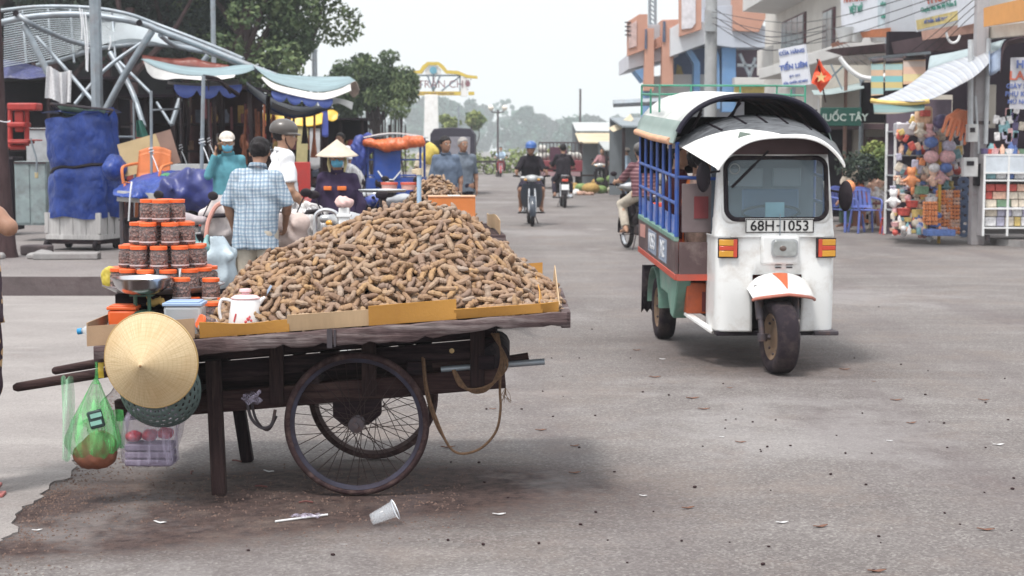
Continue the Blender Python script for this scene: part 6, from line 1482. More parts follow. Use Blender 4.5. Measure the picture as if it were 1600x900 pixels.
#  LEFT SIDE: MARKET STALLS
def lbl(name,mb_or_o,label,cat,m=None,group=None,loc=None,**k):
 o=mb_or_o.build(name,m,loc=loc,**k)if isinstance(mb_or_o,MB)else mb_or_o
 return tag(o,label,cat,group)
b=G(8,402,.2);tt=thing('tree','thick brown tree trunk with a white string tied round it at the left frame edge','tree',b)
mb=MB();mb.tube([(0,0,-.05),(0,0,.1),(-.02,0,.7),(-.05,0,1.6),(-.08,0,3.2),(-.10,0,5)],[.17,.135,.115,.105,.10,.095],14);mb.build('trunk',bark,tt)
V,F,a=leaves([(-.1+random.uniform(-1,1),random.uniform(-.8,.8),random.uniform(4.6,6))for _ in range(12)],[(.6,.6,.5)]*12,2500,.12,61);mesh_obj('crown',V,F,leafB,tt,smooth=False,attr=a)
mb=MB();mb.tube([(.13*math.cos(q)-.03,.13*math.sin(q),1.62+.01*math.sin(3*q))for q in[2*PI*k/16 for k in range(16)]],.006,5,closed=True);mb.tube([(-.10,-.10,1.62),(-.06,-.13,1.5),(-.07,-.12,1.35),(-.03,-.13,1.2)],.005,4);mb.build('string',c_white,tt)
for k in range(5):
 mb=MB();a_=Vector((b.x+.1+random.uniform(-.1,.9),b.y+random.uniform(-.3,.3),.2));mb.sph(a_+Vector((0,0,.03)),(random.uniform(.05,.16),.07,.05),7,5);
 tag(mb.build('rubble',concrete,loc=a_),'lump of broken concrete by the foot of the thick tree trunk','rubble','broken concrete lumps by the tree trunk')
kb=G(125,392,.2);kY=kb.y;ks=FPX/kY
kc=Vector(((120-800)/ks,kY+.35,.2));ko=thing('kiosk','narrow kiosk of whitewashed boards on castors wrapped in a tied blue tarp','kiosk',kc)
kp=lambda px,py,dy=0:P(px,py,kY+dy)-kc
ang=R(-14)
mb=MB();mb.M=rotz(ang)
W_,D_=.74,.56;zb0,zb1=.14,kp(100,345).z+.1
for i in range(4):
 x=-W_/2+W_/4*(i+.5);mb.box((x,-D_/2,(zb0+zb1)/2),(W_/4-.008,.02,zb1-zb0));mb.box((x,D_/2,(zb0+zb1)/2),(W_/4-.008,.02,zb1-zb0))
for i in range(3):
 y=-D_/2+D_/3*(i+.5);mb.box((W_/2,y,(zb0+zb1)/2),(.02,D_/3-.03,zb1-zb0));mb.box((-W_/2,y,(zb0+zb1)/2),(.02,D_/3-.03,zb1-zb0))
mb.build('side_boards',wwhite,ko)
mb=MB();mb.M=rotz(ang)
for(x,y,dx,dy)in((0,-D_/2-.012,W_+.03,.02),(W_/2+.012,0,.02,D_+.02)):mb.box((x,y,zb0+.03),(dx,dy,.06))
for x in(-W_/2,W_/2):mb.box((x,-D_/2-.012,(zb0+zb1)/2+.04),(.05,.022,zb1-zb0-.08))
mb.build('battens',wwhite,ko,bevel=.003)
mb=MB();mb.M=rotz(ang);mb.box((0,0,.11),(W_+.04,D_+.04,.05));mb.build('base_frame',wdark,ko)
for x in(-W_/2,W_/2-.05):
 for y in(-D_/2,D_/2-.03):
  mb=MB();mb.M=rotz(ang);mb.lathe([(.001,-.025),(.065,-.025),(.07,0),(.065,.025),(.001,.025)],18,TR((x,y,.065),ry=PI/2));mb.build('castor',rubber,ko)
zt0,zt1=kp(100,338).z,kp(120,178).z
def tarp_fn(u,v):
 a=2*PI*u;c_,s_=math.cos(a),math.sin(a);q=(abs(c_)**4+abs(s_)**4)**-.25
 w1=.415+.02*math.sin(3*a+2*v)+.018*math.sin(7*a+5*v)+.012*math.sin(13*a+11*v);d1=.33+.02*math.sin(5*a-3*v)
 g=1-.045*math.exp(-((v-.50)/.04)**2)+.04*(1-v)*math.sin(9*a)-.06*max(0,v-.9)*5
 x=w1*q*c_*g+.03*math.sin(4*v);y=d1*q*s_*g
 z=zt0-.04*abs(math.sin(2*a+.5))+(zt1-zt0+(.10*c_))*v
 z+=.03*math.sin(5*a)*v
 return rotz(ang)@Vector((x,y,z))
mb=MB();mb.surf(tarp_fn,90,60);o=mb.build('blue_tarp',tblue,ko,sharp=0)
ds=o.modifiers.new('folds','DISPLACE');tx=bpy.data.textures.new('folds','CLOUDS');tx.noise_scale=.20;tx.noise_depth=1;ds.texture=tx;ds.strength=.05;ds.mid_level=.5
mb=MB();mb.surf(lambda u,v:rotz(ang)@Vector((-.40+.80*u,-.31+.62*v,zt1+.02+.05*u*math.sin(PI*v)+.02*math.sin(7*u))),16,12,.004);mb.build('tarp_top',tblue,ko,sharp=0)
mb=MB();mb.tube([tarp_fn(k/60,.5)*1.0+Vector((0,0,.01*math.sin(k*.3)))for k in range(60)],.022,6,closed=True);mb.build('tie_rope',black,ko)
wt=thing('wire_tray','rusty wire tray with green cloth tilted on top of the blue wrapped kiosk','tray',kc+Vector((0,0,zt1+.03)))
q4=[P(80,162,kY)-wt.location,P(176,172,kY)-wt.location,P(166,184,kY+.3)-wt.location,P(96,178,kY+.3)-wt.location]
mb=MB()
for i in range(4):mb.tube([q4[i],q4[(i+1)%4]],.016,6)
for k in range(1,8):mb.tube([q4[0].lerp(q4[1],k/8),q4[3].lerp(q4[2],k/8)],.007,4)
for k in range(1,3):mb.tube([q4[0].lerp(q4[3],k/3),q4[1].lerp(q4[2],k/3)],.007,4)
mb.build('wire_frame',darksteel,wt)
mb=MB();mb.surf(lambda u,v:q4[0].lerp(q4[1],.1+.8*u).lerp(q4[3].lerp(q4[2],.1+.8*u),v)+Vector((0,0,-.02+.01*math.sin(8*u))),12,5,.003);mb.build('green_cloth',M('mint_cloth',(.24,.38,.30),.8,var=.3,vs=10),wt)
mb=MB();c_=G(105,405,.2);mb.box(c_+Vector((0,0,.04)),(.75,.25,.08),rotz(.08).to_3x3());tag(mb.build('concrete_slab',concrete,bevel=.015,loc=c_),'flat broken concrete slab lying before the blue wrapped kiosk','slab')
mb=MB();c_=G(58,398,.2);mb.box(c_+Vector((0,0,.06)),(.35,.22,.12),rotz(-.1).to_3x3());tag(mb.build('concrete_block',kerbm,bevel=.02,loc=c_),'dark concrete block lying left of the kiosk','block')
def cabinet(px0,px1,pyt,pyb,Y,m,label,name='metal_cabinet',cat='cabinet',d=.5,panels=2):
 A=P(px0,pyt,Y);B=P(px1,pyt,Y);z0=P(px0,pyb,Y).z;c=Vector(((A.x+B.x)/2,Y+d/2,z0));t=thing(name,label,cat,c);w_=B.x-A.x;h=A.z-z0
 MB().box((0,0,h/2),(w_,d,h)).build('case',m,t,bevel=.01)
 for k in range(panels):MB().box((-w_/2+w_/panels*(k+.5),-d/2-.006,h/2),(w_/panels-.03,.012,h-.06)).build('door',m,t,bevel=.004)
 MB().box((0,-d/2-.016,h-.02),(w_,.02,.03)).build('edge_strip',darksteel,t)
 return t
gm_=M('grey_green_metal',(.26,.32,.33),.5,.2,dirt=(.12,.10,.10),damt=.5,dscale=4)
cabinet(22,72,252,352,22.5,gm_,'grey green metal cabinet with two doors standing behind the thick trunk',panels=2)
cabinet(40,80,200,262,23.2,M('silver_tin',(.45,.46,.48),.4,.6,dirt=(.2,.18,.18),damt=.4),'silver tin box hung with a chain and yellow tag left of the kiosk','tin_box','box',.4,1)
cabinet(-60,20,245,360,24,darkin,'dark cupboard in the shade left of the thick trunk','cupboard','cupboard',.5,2)
rr0=P(38,230,21.8);rk=thing('red_rack','red painted metal rack with stacked trays left of the blue kiosk','rack',rr0)
mb=MB()
for(a,b)in(((16,163),(16,230)),((42,163),(42,228)),((16,230),(40,230))):mb.tube([P(*a,21.8)-rr0,P(*b,21.8)-rr0],.035,8)
mb.build('upright',red,rk)
for(x0_,x1_,y_,th)in((16,62,167,.10),(16,44,195,.07),(16,50,222,.05),(20,62,219,.02)):
 A=P(x0_,y_,21.8)-rr0;B=P(x1_,y_,21.8)-rr0;mb=MB();mb.box((A+B)/2,(B.x-A.x,.3,th));mb.build('shelf_tray',red,rk,bevel=.02)
mb=MB();A=P(30,190,21.75)-rr0;mb.box(A,(.12,.04,.28));mb.build('red_panel',red,rk,bevel=.02)
mb=MB();mb.tube(spline([P(48,216,21.6),P(52,232,21.6),P(57,250,21.6),P(57,272,21.6)],14),.012,5);tag(mb.build('chain',steel,loc=P(57,272,21.6)),'thin chain hanging beside the silver tin box','chain')
mb=MB();p=P(57,274,21.6);mb.box(p,(.05,.02,.08));tag(mb.build('padlock',M('brass_lock',(.5,.42,.25),.4,.4),loc=p,bevel=.01),'small brass padlock at the end of the hanging chain','padlock')
hl=thing('market_hall','dark open market hall with rafters behind the steel canopy','market hall',(-17,50,0),wc=True)
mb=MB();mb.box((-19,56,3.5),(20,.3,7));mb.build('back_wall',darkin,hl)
mb=MB();mb.hexa([(-28,47.5,6.2),(-8.6,47.5,6.2),(-8.6,57,9.5),(-28,57,9.5)],[(-28,47.5,6.35),(-8.6,47.5,6.35),(-8.6,57,9.65),(-28,57,9.65)]);mb.build('roof',M('tile_roof_dark',(.07,.045,.05),.9,var=.3,vs=3),hl,recalc=True)
for k in range(8):mb=MB();mb.bar((-27+2.5*k,47.8,0),(-27+2.5*k,47.8,6.2),.22,.22);mb.build('post',brownin,hl)
for k in range(13):mb=MB();mb.bar((-27.5+1.55*k,47.3,5.6),(-26.3+1.55*k,49,7.4),.10,.16);mb.build('rafter',brownin,hl)
mb=MB();mb.bar((-28,47.7,4.6),(-8.8,47.7,4.6),.15,.3);mb.build('beam',brownin,hl)
def tubeobj(pts,r,m,par,name,n=10,Y=24.0,dy=0):
 mb=MB();q=spline([P(x,y,Y+(d if d else 0))for(x,y,*dd)in pts for d in[dd[0]if dd else 0]],max(12,6*len(pts)))if len(pts)>2 else[P(x,y,Y+(dd[0]if dd else 0))for(x,y,*dd)in pts]
 mb.tube(q,r,n);return mb.build(name,m,par)
lpx=G(155,372,.2);lamp=thing('lamp_post','thick galvanised steel lamp post rising behind the blue wrapped kiosk','lamp post',Vector(((156-800)/FPX*23.3,23.3,.2)))
mb=MB();mb.lathe([(.088,0),(.086,3.0),(.080,6.2)],8);mb.build('pole',steel,lamp,sharp=20);mb=MB();mb.lathe([(.001,.0),(.16,0),(.16,.02),(.09,.03)],16);mb.build('base_flange',steel,lamp)
mb=MB();mb.tube([(0,0,6.1),(.05,-.3,6.6),(.1,-1.2,6.9)],.04,8);mb.build('bracket_arm',steel,lamp)
mb=MB();mb.sph((.1,-1.4,6.88),(.14,.35,.07),12,8);mb.build('lamp_head',plwhite,lamp)
can=thing('steel_canopy','curved steel tube canopy with slatted louvres standing over the stalls','canopy',P(100,232,24.5),wc=True)
tubeobj([(-6,37),(8,34),(50,26),(100,22.5),(140,24),(187,30),(225,38),(250,48),(300,67),(350,87),(400,107),(432,119)],.047,steel,can,'main_chord',Y=24)
tubeobj([(-10,18,1.6),(60,10.5,1.6),(140,12,1.6),(200,22,1.6),(250,40,1.6),(300,59,1.4),(350,79,1),(380,92,.6)],.03,steel,can,'upper_chord',Y=24.2)
tubeobj([(57,102,1.5),(100,92,1.5),(145,78,1.5),(175,73,1.5),(225,69,1.5),(275,72,1.2),(325,82,.8),(372,100,.3)],.036,steel,can,'rear_chord',Y=24)
for(pts,r,nm)in(([(25,21),(50,38),(80,52,.8),(110,64,1.2),(142,72,1.5)],.042,'cross_tube'),([(37,38),(68,100),(98,161)],.050,'strut'),([(57,57,.6),(100,105,.4),(147,160)],.030,'strut'),([(238,48),(200,108),(165,172)],.053,'strut'),([(220,68,.7),(165,108,.5),(117,163,.2)],.030,'strut'),([(172,82,1.3),(205,140,1),(225,198,.6)],.042,'strut'),([(185,95,1),(235,145,.6)],.024,'strut'),([(250,55),(275,72,.5),(321,82,.9)],.035,'cross_tube'),([(325,87,.6),(310,105,.6)],.045,'strut'),([(245,160,1),(268,196,.8)],.022,'strut'),([(281,155,1),(268,195,.8)],.040,'strut')):
 tubeobj(pts,r,steel,can,nm,Y=24)
mb=MB()
for i in range(24):
 f=i/23;q=spline([P(6,22+82*f,25.2-.6*f),P(60,14+80*f,25.6-.6*f),P(130,16+62*f,26-.6*f),P(200,26+34*f,26-.6*f),P(262,50+20*f,25.6-.6*f)],24)
 mb.tube(q,.0085,4)
mb.build('louvre_slats',M('slat_metal',(.36,.40,.43),.5,.4,var=.1),can)
for px in(35,75,110,175):tubeobj([(px,15,1.9),(px+3,60,1.6),(px+6,98,1.2)],.018,steel,can,'slat_rib',Y=24)
mb=MB();mb.surf(lambda u,v:P(170+140*u,52+16*u+18*v*(1-.6*u),26.3),10,4,.01);mb.build('sheet_panel',M('pale_sheet',(.33,.38,.42),.5,.3,var=.1),can)
for(px,py)in((25,21),(218,36)):mb=MB();p=P(px,py,23.94);mb.lathe([(.001,0),(.042,0),(.048,.01)],14,TR(p,rx=PI/2));mb.build('tube_end',black,can)
mb=MB()
for(x0_,x1_,y0_,y1_)in((124,128,12,62),(128,135,14,110),(133,137,18,112),(172,170,56,78)):mb.tube(spline([P(x0_,y0_,23.8),P((x0_+x1_)/2+2,(y0_+y1_)/2,23.8),P(x1_,y1_,23.8)],8),.011,4)
lbl('hanging_string',mb,'loose white strings hanging from the steel canopy beside the lamp post','string',c_white,loc=P(128,60,23.8))
def sheet(name,label,A,B,Ya,Yb,m,sag=0,cat='cloth',nu=30,nv=8,group=None,th=.004):
 mb=MB();loft(mb,[P(*p,Ya)for p in A],[P(*p,Yb)for p in B],nu,nv,sag,th);o=mb.build(name,m,loc=P(*A[0],Ya),sharp=0);return tag(o,label,cat,group)if label else o
sheet('cloth','dark blue tarp sagging at the far left under the steel canopy',[(-20,96),(12,94),(40,99),(70,108)],[(-20,128),(12,122),(42,124),(72,120)],25,24.6,tblued,cat='tarp')
wc_=M('white_knit',(.62,.62,.64),.9,var=.15,vs=30)
mb=MB();mb.surf(lambda u,v:P(73+40*u+5*v*math.sin(5*u)-3*v+6*u*v,103+8*u+50*v-2*math.sin(9*u)+4*math.sin(3*u),23.5)+Vector((0,.05*math.sin(18*u),0)),40,8,.006)
lbl('hanging_cloth',mb,'white crocheted cloth hung between two canopy struts','cloth',wc_,loc=P(90,110,23.5))
def canopy_thing(name,label,base,parts,cat='awning'):
 t=thing(name,label,cat,base,wc=True)
 for(nm,A,B,Ya,Yb,m,sag)in parts:
  mb=MB();loft(mb,[P(*p,Ya)for p in A],[P(*p,Yb)for p in B],30,8,sag,.004);mb.build(nm,m,t,sharp=0)
 return t
def scallop(x0_,x1_,ytop,ybot,n):
 out=[]
 for k in range(n*6+1):
  u=k/(n*6);out.append((x0_+(x1_-x0_)*u,ytop(u)+(ybot)*abs(math.sin(PI*u*n))**.7))
 return out
a1=canopy_thing('awning','grey blue awning with white valance and violet scalloped fringe behind the cardboard and orange chair',P(310,230,20.5),[('roof_sheet',[(220,92),(240,103),(270,113),(305,118),(345,118.5),(378,115),(398,108)],[(232,92),(250,96),(280,102),(310,105),(345,105),(375,101),(395,101)],20.5,24.0,tgrey,0),('valance',[(224,95),(242,105),(270,114),(300,119),(335,119),(368,117)],[(230,112),(240,122),(258,125),(280,123),(330,126),(366,121)],20.48,20.4,twhite,0),('inner_sheet',[(262,127),(290,130),(330,128),(372,124)],[(262,131),(290,135),(330,137),(375,134)],21.2,20.9,M('taupe_sheet',(.40,.34,.33),.8),0)])
mb=MB();top=[(273+100*u/30,131+3*math.sin(PI*u/30))for u in range(31)];
def fringe(par,x0_,x1_,y0_,y1_,n,drop,Y,m):
 A=[];B=[];N_=n*8
 for k in range(N_+1):
  u=k/N_;x=x0_+(x1_-x0_)*u;y=y0_+(y1_-y0_)*u+2.5*math.sin(PI*u);A.append(P(x,y,Y));B.append(P(x,y+drop*(.35+.65*abs(math.sin(PI*u*n))**.6),Y-.02))
 mb=MB();m_=N_+1;mb.surf(lambda u,v:A[round(u*N_)].lerp(B[round(u*N_)],v),N_,2,.003);mb.build('scalloped_fringe',m,par,sharp=0)
fringe(a1,272,378,132,132,3,20,20.8,tviolet)
a2=canopy_thing('awning','grey blue awning with a sagging front and violet scallops above the helmeted man',P(470,230,21.5),[('roof_sheet',[(396,103),(412,117),(430,128),(460,137),(495,143),(525,139),(556,126)],[(396,104),(415,109),(436,115),(465,118),(500,119.5),(525,119.5),(546,119.5)],20.8,24.5,tgrey,0),('valance',[(410,120),(430,131),(460,139),(495,145),(524,141),(548,131)],[(408,122),(424,138),(450,147),(495,156),(520,153),(549,142)],20.78,20.7,twhite,0),('end_flap',[(548,130),(556,127),(562,140)],[(546,146),(553,152),(560,146)],20.8,21.2,M('beige_flap',(.50,.42,.36),.8),0),('rear_valance',[(515,152),(535,155),(552,160)],[(515,165),(530,162),(550,172)],22.5,22.4,twhite,0),('shade_sheet',[(425,160),(455,172),(490,176),(520,163)],[(420,178),(450,182),(485,182),(518,168)],22.8,22.5,M('grey_taupe_cloth',(.34,.29,.30),.8),0)])
fringe(a2,424,520,142,155,4,15,20.75,tviolet)
sheet('tarp','dark blue underside tarp stretched below the sagging awning',[(385,128),(420,150),(460,165),(510,165)],[(385,140),(430,175),(470,184),(515,170)],24.2,22.2,tblued,cat='tarp')
mb=MB();loft(mb,[P(*p,24.3)for p in((222,86),(250,90),(280,92),(300,90),(325,97),(358,102))],[P(*p,23.9)for p in((226,92),(250,100),(285,104),(310,107),(335,108),(360,104))],30,8,.1,.006);lbl('tarp',mb,'rolled orange and red tarp lying on the awning under the steel canopy','tarp',trust,loc=P(300,95,24),sharp=0)
yb_=canopy_thing('awning','yellow and red awning strip farther back behind the helmeted man',P(460,230,28),[('yellow_band',[(405,176),(440,180),(480,182),(505,174)],[(405,186),(440,194),(480,198),(503,194)],28,27.9,tyellow,0),('red_band',[(410,184),(430,190),(447,193)],[(410,196),(430,200),(447,201)],27.95,27.85,torange,0),('white_band',[(455,172),(485,172),(505,168)],[(455,181),(485,183),(505,176)],28.1,28,twhite,0),('yellow_end',[(512,172),(520,171),(528,176)],[(513,188),(520,190),(527,186)],28,27.9,tyellow,0)])
sheet('hanging_cloth','narrow blue cloth hanging beside the yellow awning',[(503,172),(508,172),(513,173)],[(503,212),(508,215),(513,213)],28,27.9,M('blue_banner',(.05,.07,.30),.8))
def pole(px,y0_,y1_,Y,r,m,label,px2=None,z0=None):
 a=P(px if px2 is None else px2,y1_,Y);b_=P(px,y0_,Y)
 if z0 is not None:a.z=z0
 mb=MB();mb.tube([a-a,b_-a],r,8);o=thing('stall_pole',label,'pole',a,0,'thin poles of the stalls');mb.build('pole',m,o)
 mb=MB();c_=(b_-a)*.62;mb.tube([c_+Vector((r*math.cos(q)*1.5,r*math.sin(q)*1.5,.006*q))for q in[k*.7 for k in range(18)]],.007,4);mb.tube([c_,c_+Vector((.05,-.03,-.10)),c_+Vector((.09,-.03,-.22))],.008,4);mb.build('tie_string',c_white,o)
pole(236,142,322,19.5,.018,steel,'thin grey pole in front of the cardboard sheet',z0=.2)
pole(318,118,330,19.3,.024,steel,'pale pole left of the masked person with strings tied to it',px2=311,z0=.2)
pole(282,142,270,21.5,.014,darksteel,'dark thin pole at the right edge of the cardboard sheet',z0=.2)
pole(209,160,250,22.0,.016,steel,'thin pole between the lamp post and the cardboard sheet',z0=.2)
pole(326,122,250,20.8,.012,darksteel,'dark thin pole just right of the pale tied pole',z0=.2)
pole(349,118,230,21.5,.016,wdarkv,'dark wooden pole above the cap of the masked person',z0=.2)
pole(419,150,300,22.0,.030,wdarkv,'dark wooden post just left of the helmet',z0=.2)
mb=MB();mb.tube([P(208,214,21.4),P(182,214,21.4)],.014,6);mb.tube([P(236,172,19.7),P(282,170,21.4)],.012,6);lbl('cross_pole',mb,'thin horizontal cross pole tied between the stall poles','pole',steel,loc=P(236,172,19.7))
mb=MB();mb.tube(spline([P(318,120,19.4),P(340,124,19.6),(P(352,134,19.8)),P(372,148,20)],12),.028,7);mb.tube(spline([P(320,126,19.4),P(345,128,19.4),P(360,146,19.6)],8),.012,5);lbl('branch',mb,'dark crooked branch tied under the grey blue awning','branch',wdark,loc=P(318,120,19.4))
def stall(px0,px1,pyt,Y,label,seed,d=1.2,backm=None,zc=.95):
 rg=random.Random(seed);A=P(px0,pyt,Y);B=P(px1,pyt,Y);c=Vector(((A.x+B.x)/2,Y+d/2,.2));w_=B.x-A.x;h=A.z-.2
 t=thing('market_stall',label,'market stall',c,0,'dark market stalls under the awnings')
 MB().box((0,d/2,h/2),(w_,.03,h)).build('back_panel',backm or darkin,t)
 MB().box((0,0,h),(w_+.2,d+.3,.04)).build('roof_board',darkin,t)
 for x in(-w_/2,0,w_/2):
  mb=MB();mb.bar((x,-d/2,0),(x+rg.uniform(-.03,.03),-d/2,h),.07,.06);mb.build('post',wdarkv,t)
 for z in(zc,zc+.5,zc+.95):
  if z<h-.2:MB().box((0,.2,z-.2),(w_,d*.55,.03)).build('shelf',wdark,t)
 MB().box((0,-d*.3,zc/2-.1),(w_,.03,zc-.2)).build('counter_front',brownin if seed%2 else darkin,t)
 return t,c,w_,h
goodsm=[M('goods_%s'%n,c,.75,var=.3,vs=14)for n,c in(('maroon',(.14,.04,.05)),('brown',(.16,.09,.06)),('rust',(.30,.10,.05)),('cream',(.42,.36,.30)),('slate',(.10,.11,.15)),('ochre',(.38,.24,.07)),('red',(.34,.05,.05)),('grey',(.30,.30,.32)))]
def goods(c,w_,h,n,seed,zlist,group,place,depth=.2,dy=-.1):
 rg=random.Random(seed)
 for k in range(n):
  x=rg.uniform(-w_/2+.1,w_/2-.1);z=rg.choice(zlist);s_=rg.uniform(.07,.16);hh=rg.uniform(.10,.30);kind=rg.randrange(3);m=rg.choice(goodsm)
  loc=c+Vector((x,dy+rg.uniform(-.1,.1),z));mb=MB()
  if kind==0:mb.box((0,0,hh/2),(s_*1.5,s_,hh),rotz(rg.uniform(-.2,.2)).to_3x3());o=mb.build('goods_box',m,bevel=.008);nm='box'
  elif kind==1:mb.lathe([(.001,0),(s_*.5,0),(s_*.55,hh*.6),(s_*.3,hh*.85),(s_*.3,hh),(.001,hh)],12);o=mb.build('goods_jar',m);nm='jar'
  else:o=sdf_obj('goods_bundle',[cap((0,0,s_*.5),(rg.uniform(-.03,.03),0,hh),s_*.55,s_*.3,.03)],.02,m,wob=.015,wsc=20,seed=k);nm='bundle'
  o.location=loc
  tag(o,'%s %s %s'%(m.name.split('goods_')[1],nm,place),nm,group)
t,c,w_,h=stall(184,268,150,25.5,'dark market stall between the lamp post and the cardboard sheet',1);goods(c,w_,h,16,1,(.78,1.28),'goods in the dark stalls','on a shelf of the stall beside the lamp post')
t,c,w_,h=stall(272,392,138,26.5,'dark market stall behind the masked person',2,backm=brownin);goods(c,w_,h,24,2,(.78,1.28,1.73),'goods in the dark stalls','on a shelf of the stall behind the masked person')
t,c,w_,h=stall(396,500,168,29.5,'dark brown market stall behind the helmeted man',3,backm=brownin);goods(c,w_,h,20,3,(.78,1.28),'goods in the dark stalls','on a shelf of the stall behind the helmeted man')
t,c,w_,h=stall(500,566,186,33,'shaded stall behind the woman in the conical hat',4);goods(c,w_,h,14,4,(.78,1.28),'goods in the dark stalls','on a shelf of the stall behind the conical hat woman')
t,c,w_,h=stall(-30,178,122,29,'long dark stall behind the red rack and the kiosk',5);goods(c,w_,h,20,5,(.78,1.28),'goods in the dark stalls','on a shelf of the long stall behind the kiosk')
rg=random.Random(50)
for k in range(30):
 px=rg.uniform(268,500);Y=rg.uniform(23.6,25.2);y0_=rg.uniform(140,175);y1_=y0_+rg.uniform(35,85);m=rg.choice([wdarkv,wdarkv,wmidv,goodsm[0],goodsm[2]])
 a=P(px,y0_,Y);b_=P(px+rg.uniform(-3,3),y1_,Y);mb=MB();mb.tube([Vector((0,0,0)),(b_-a)*.6,b_-a],[.016,.02,.055 if k%3==0 else.018],6)
 lbl('hanging_pole',mb,'dark wooden pole or broom hanging upright in the shade of the stalls','pole',m,'poles hanging in the stalls').location=a
tb=thing('tarped_table','low stall table under a blue tarp tied with white cord behind the jar pyramid','table',P(265,330,18.6),wc=True)
tY=18.6
mb=MB()
def tt_fn(u,v):
 px=178+178*u;yt=276+22*abs(2*u-1)**2.2-8*math.sin(PI*u)+(10*max(0,u-.75)*4);yb=306+22*u*u+4*math.sin(9*u)
 return P(px,yt+(yb-yt)*v**1.3,tY+.9*(1-v)**1.5+.05*math.sin(11*u+4*v)+.05*math.sin(23*u))
mb.surf(tt_fn,50,18,.01);o=mb.build('blue_tarp',tblue,tb,sharp=0)
ds=o.modifiers.new('folds','DISPLACE');ds.texture=tx;ds.strength=.06;ds.mid_level=.5
for(px,py)in((190,308),(345,318)):
 for a in(P(px,py,tY+.1),P(px,py-10,tY+.8)):mb=MB();mb.tube([a,Vector((a.x,a.y,.2))],.03,6);mb.build('table_leg',darksteel,tb)
A=P(184,306,tY+.1);B=P(350,318,tY+.1);mb=MB();mb.bar(A,B,.08,.12);mb.build('table_edge',M('pale_board',(.45,.44,.42),.8),tb)
mb=MB()
for(x0_,x1_)in((206,201),(269,264)):mb.tube(spline([P(x0_,284,tY-.02),P((x0_+x1_)/2,305,tY-.06),P(x1_,345,tY)],8),.010,5)
mb.build('tie_cord',c_white,tb)
mb=MB();mb.surf(lambda u,v:P(250+54*u,275+10*u+8*v*math.sin(PI*u)-6*math.sin(PI*u),tY+.25-.2*v)+Vector((0,0,.02*math.sin(9*u))),14,6,.008);lbl('green_net',mb,'crumpled green net lying on the blue tarped table','net',tgreen,loc=P(265,275,tY),sharp=0)
o=sdf_obj('tarp_bundle',[cap((-.35,0,.15),(.30,0,.12),.22,.26,.1),ell((.45,0,.05),(.28,.25,.30))],.022,M('indigo_tarp',(.025,.033,.16),.4,var=.3,vs=6,bump=.6,bs=14),wob=.05,wsc=7,seed=8);o.location=P(330,318,18.4);tag(o,'dark indigo tarp bundle at the right end of the stall table','bundle')
o=sdf_obj('tarp_bundle',[ell((0,0,.05),(.13,.2,.15))],.02,tblue,wob=.03,wsc=9,seed=9);o.location=P(182,270,19.8);tag(o,'small blue tarp bundle between the kiosk and the cardboard','bundle')
cs=thing('cardboard_sheet','big tan cardboard sheet with a brown end propped up tilted on the table','cardboard',P(235,272,19.0),wc=True)
q_=[P(183,226,19.9),P(266,202,19.9),P(282,254,19.75),P(196,276,19.75)]
mb=MB();mb.hexa([q_[0].lerp(q_[1],0),q_[0].lerp(q_[1],.72),q_[3].lerp(q_[2],.76),q_[3]],[p+Vector((0,.02,0))for p in(q_[0],q_[0].lerp(q_[1],.72),q_[3].lerp(q_[2],.76),q_[3])]);mb.build('tan_face',M('tan_card',(.48,.36,.20),.85,var=.1,vs=4),cs,recalc=True)
mb=MB();l=[q_[0].lerp(q_[1],.722),q_[1],q_[2],q_[3].lerp(q_[2],.762)];mb.hexa(l,[p+Vector((0,.02,0))for p in l]);mb.build('brown_face',M('brown_card',(.24,.15,.12),.85,var=.15,vs=4),cs,recalc=True)
def plastic_chair(label,loc,rz,m,group,s=1.0,solid=False):
 t=thing('plastic_chair',label,'chair',loc,rz,group);hs=.42*s;w_=.21*s
 mb=MB();mb.surf(lambda u,v:(-w_+2*w_*u,-w_+2*w_*v,hs+.012*(2*u-1)**2+.015*(2*v-1)**2),8,8,.012);mb.build('seat',m,t,sharp=0)
 mb=MB()
 def bk(u,v):
  a=-1+2*u;return(w_*a*(1.02-.04*v),-w_-.03-.10*v+.05*(a*a),hs+.04+.40*s*v-.05*s*a*a*v)
 for k in range(5):mb.surf(lambda u,v,k=k:bk((k+.12+.76*u)/5,v*.86),2,8,.010)
 if solid:mb.surf(lambda u,v:bk(u,.1+.8*v),14,6,.012)
 mb.surf(lambda u,v:bk(u,.80+.2*v),14,3,.014);mb.surf(lambda u,v:bk(u,.0+.12*v),14,2,.014);mb.build('backrest',m,t,sharp=0)
 for sx in(-1,1):
  for sy in(-1,1):mb=MB();mb.bar((sx*w_*.95,sy*w_*.9,hs),(sx*w_*1.15,sy*w_*1.15,0),.045*s,.03*s);mb.build('leg',m,t,bevel=.006)
  mb=MB();mb.tube(spline([(sx*w_,-w_-.07,hs+.24*s),(sx*w_*1.15,-.02,hs+.22*s),(sx*w_*1.15,w_*.85,hs+.18*s),(sx*w_*1.05,w_*.95,hs)],14),.018*s,6);mb.build('armrest',m,t)
 return t
plastic_chair('orange plastic chair standing on the blue tarp before the cardboard sheet',Vector((P(230,282,19.35).x,19.35,.66)),R(172),M('orange_chair',(.66,.19,.06),.5,var=.15),'plastic chairs',1.0,True)
cr2=thing('wooden_crate','wooden crate under the orange chair, hidden behind the blue tarp','crate',Vector((P(230,282,19.35).x,19.35,.2)));MB().box((0,0,.22),(.55,.5,.44)).build('crate_boards',wdark,cr2,bevel=.01);MB().box((0,0,.45),(.58,.53,.018)).build('crate_lid',wdark,cr2)
bx=P(300,262,21);mb=MB();mb.box((0,0,0),(.60,.25,.10));lbl('white_bench',mb,'white bench top behind the blue tarped table','bench',plwhite,bevel=.01).location=bx
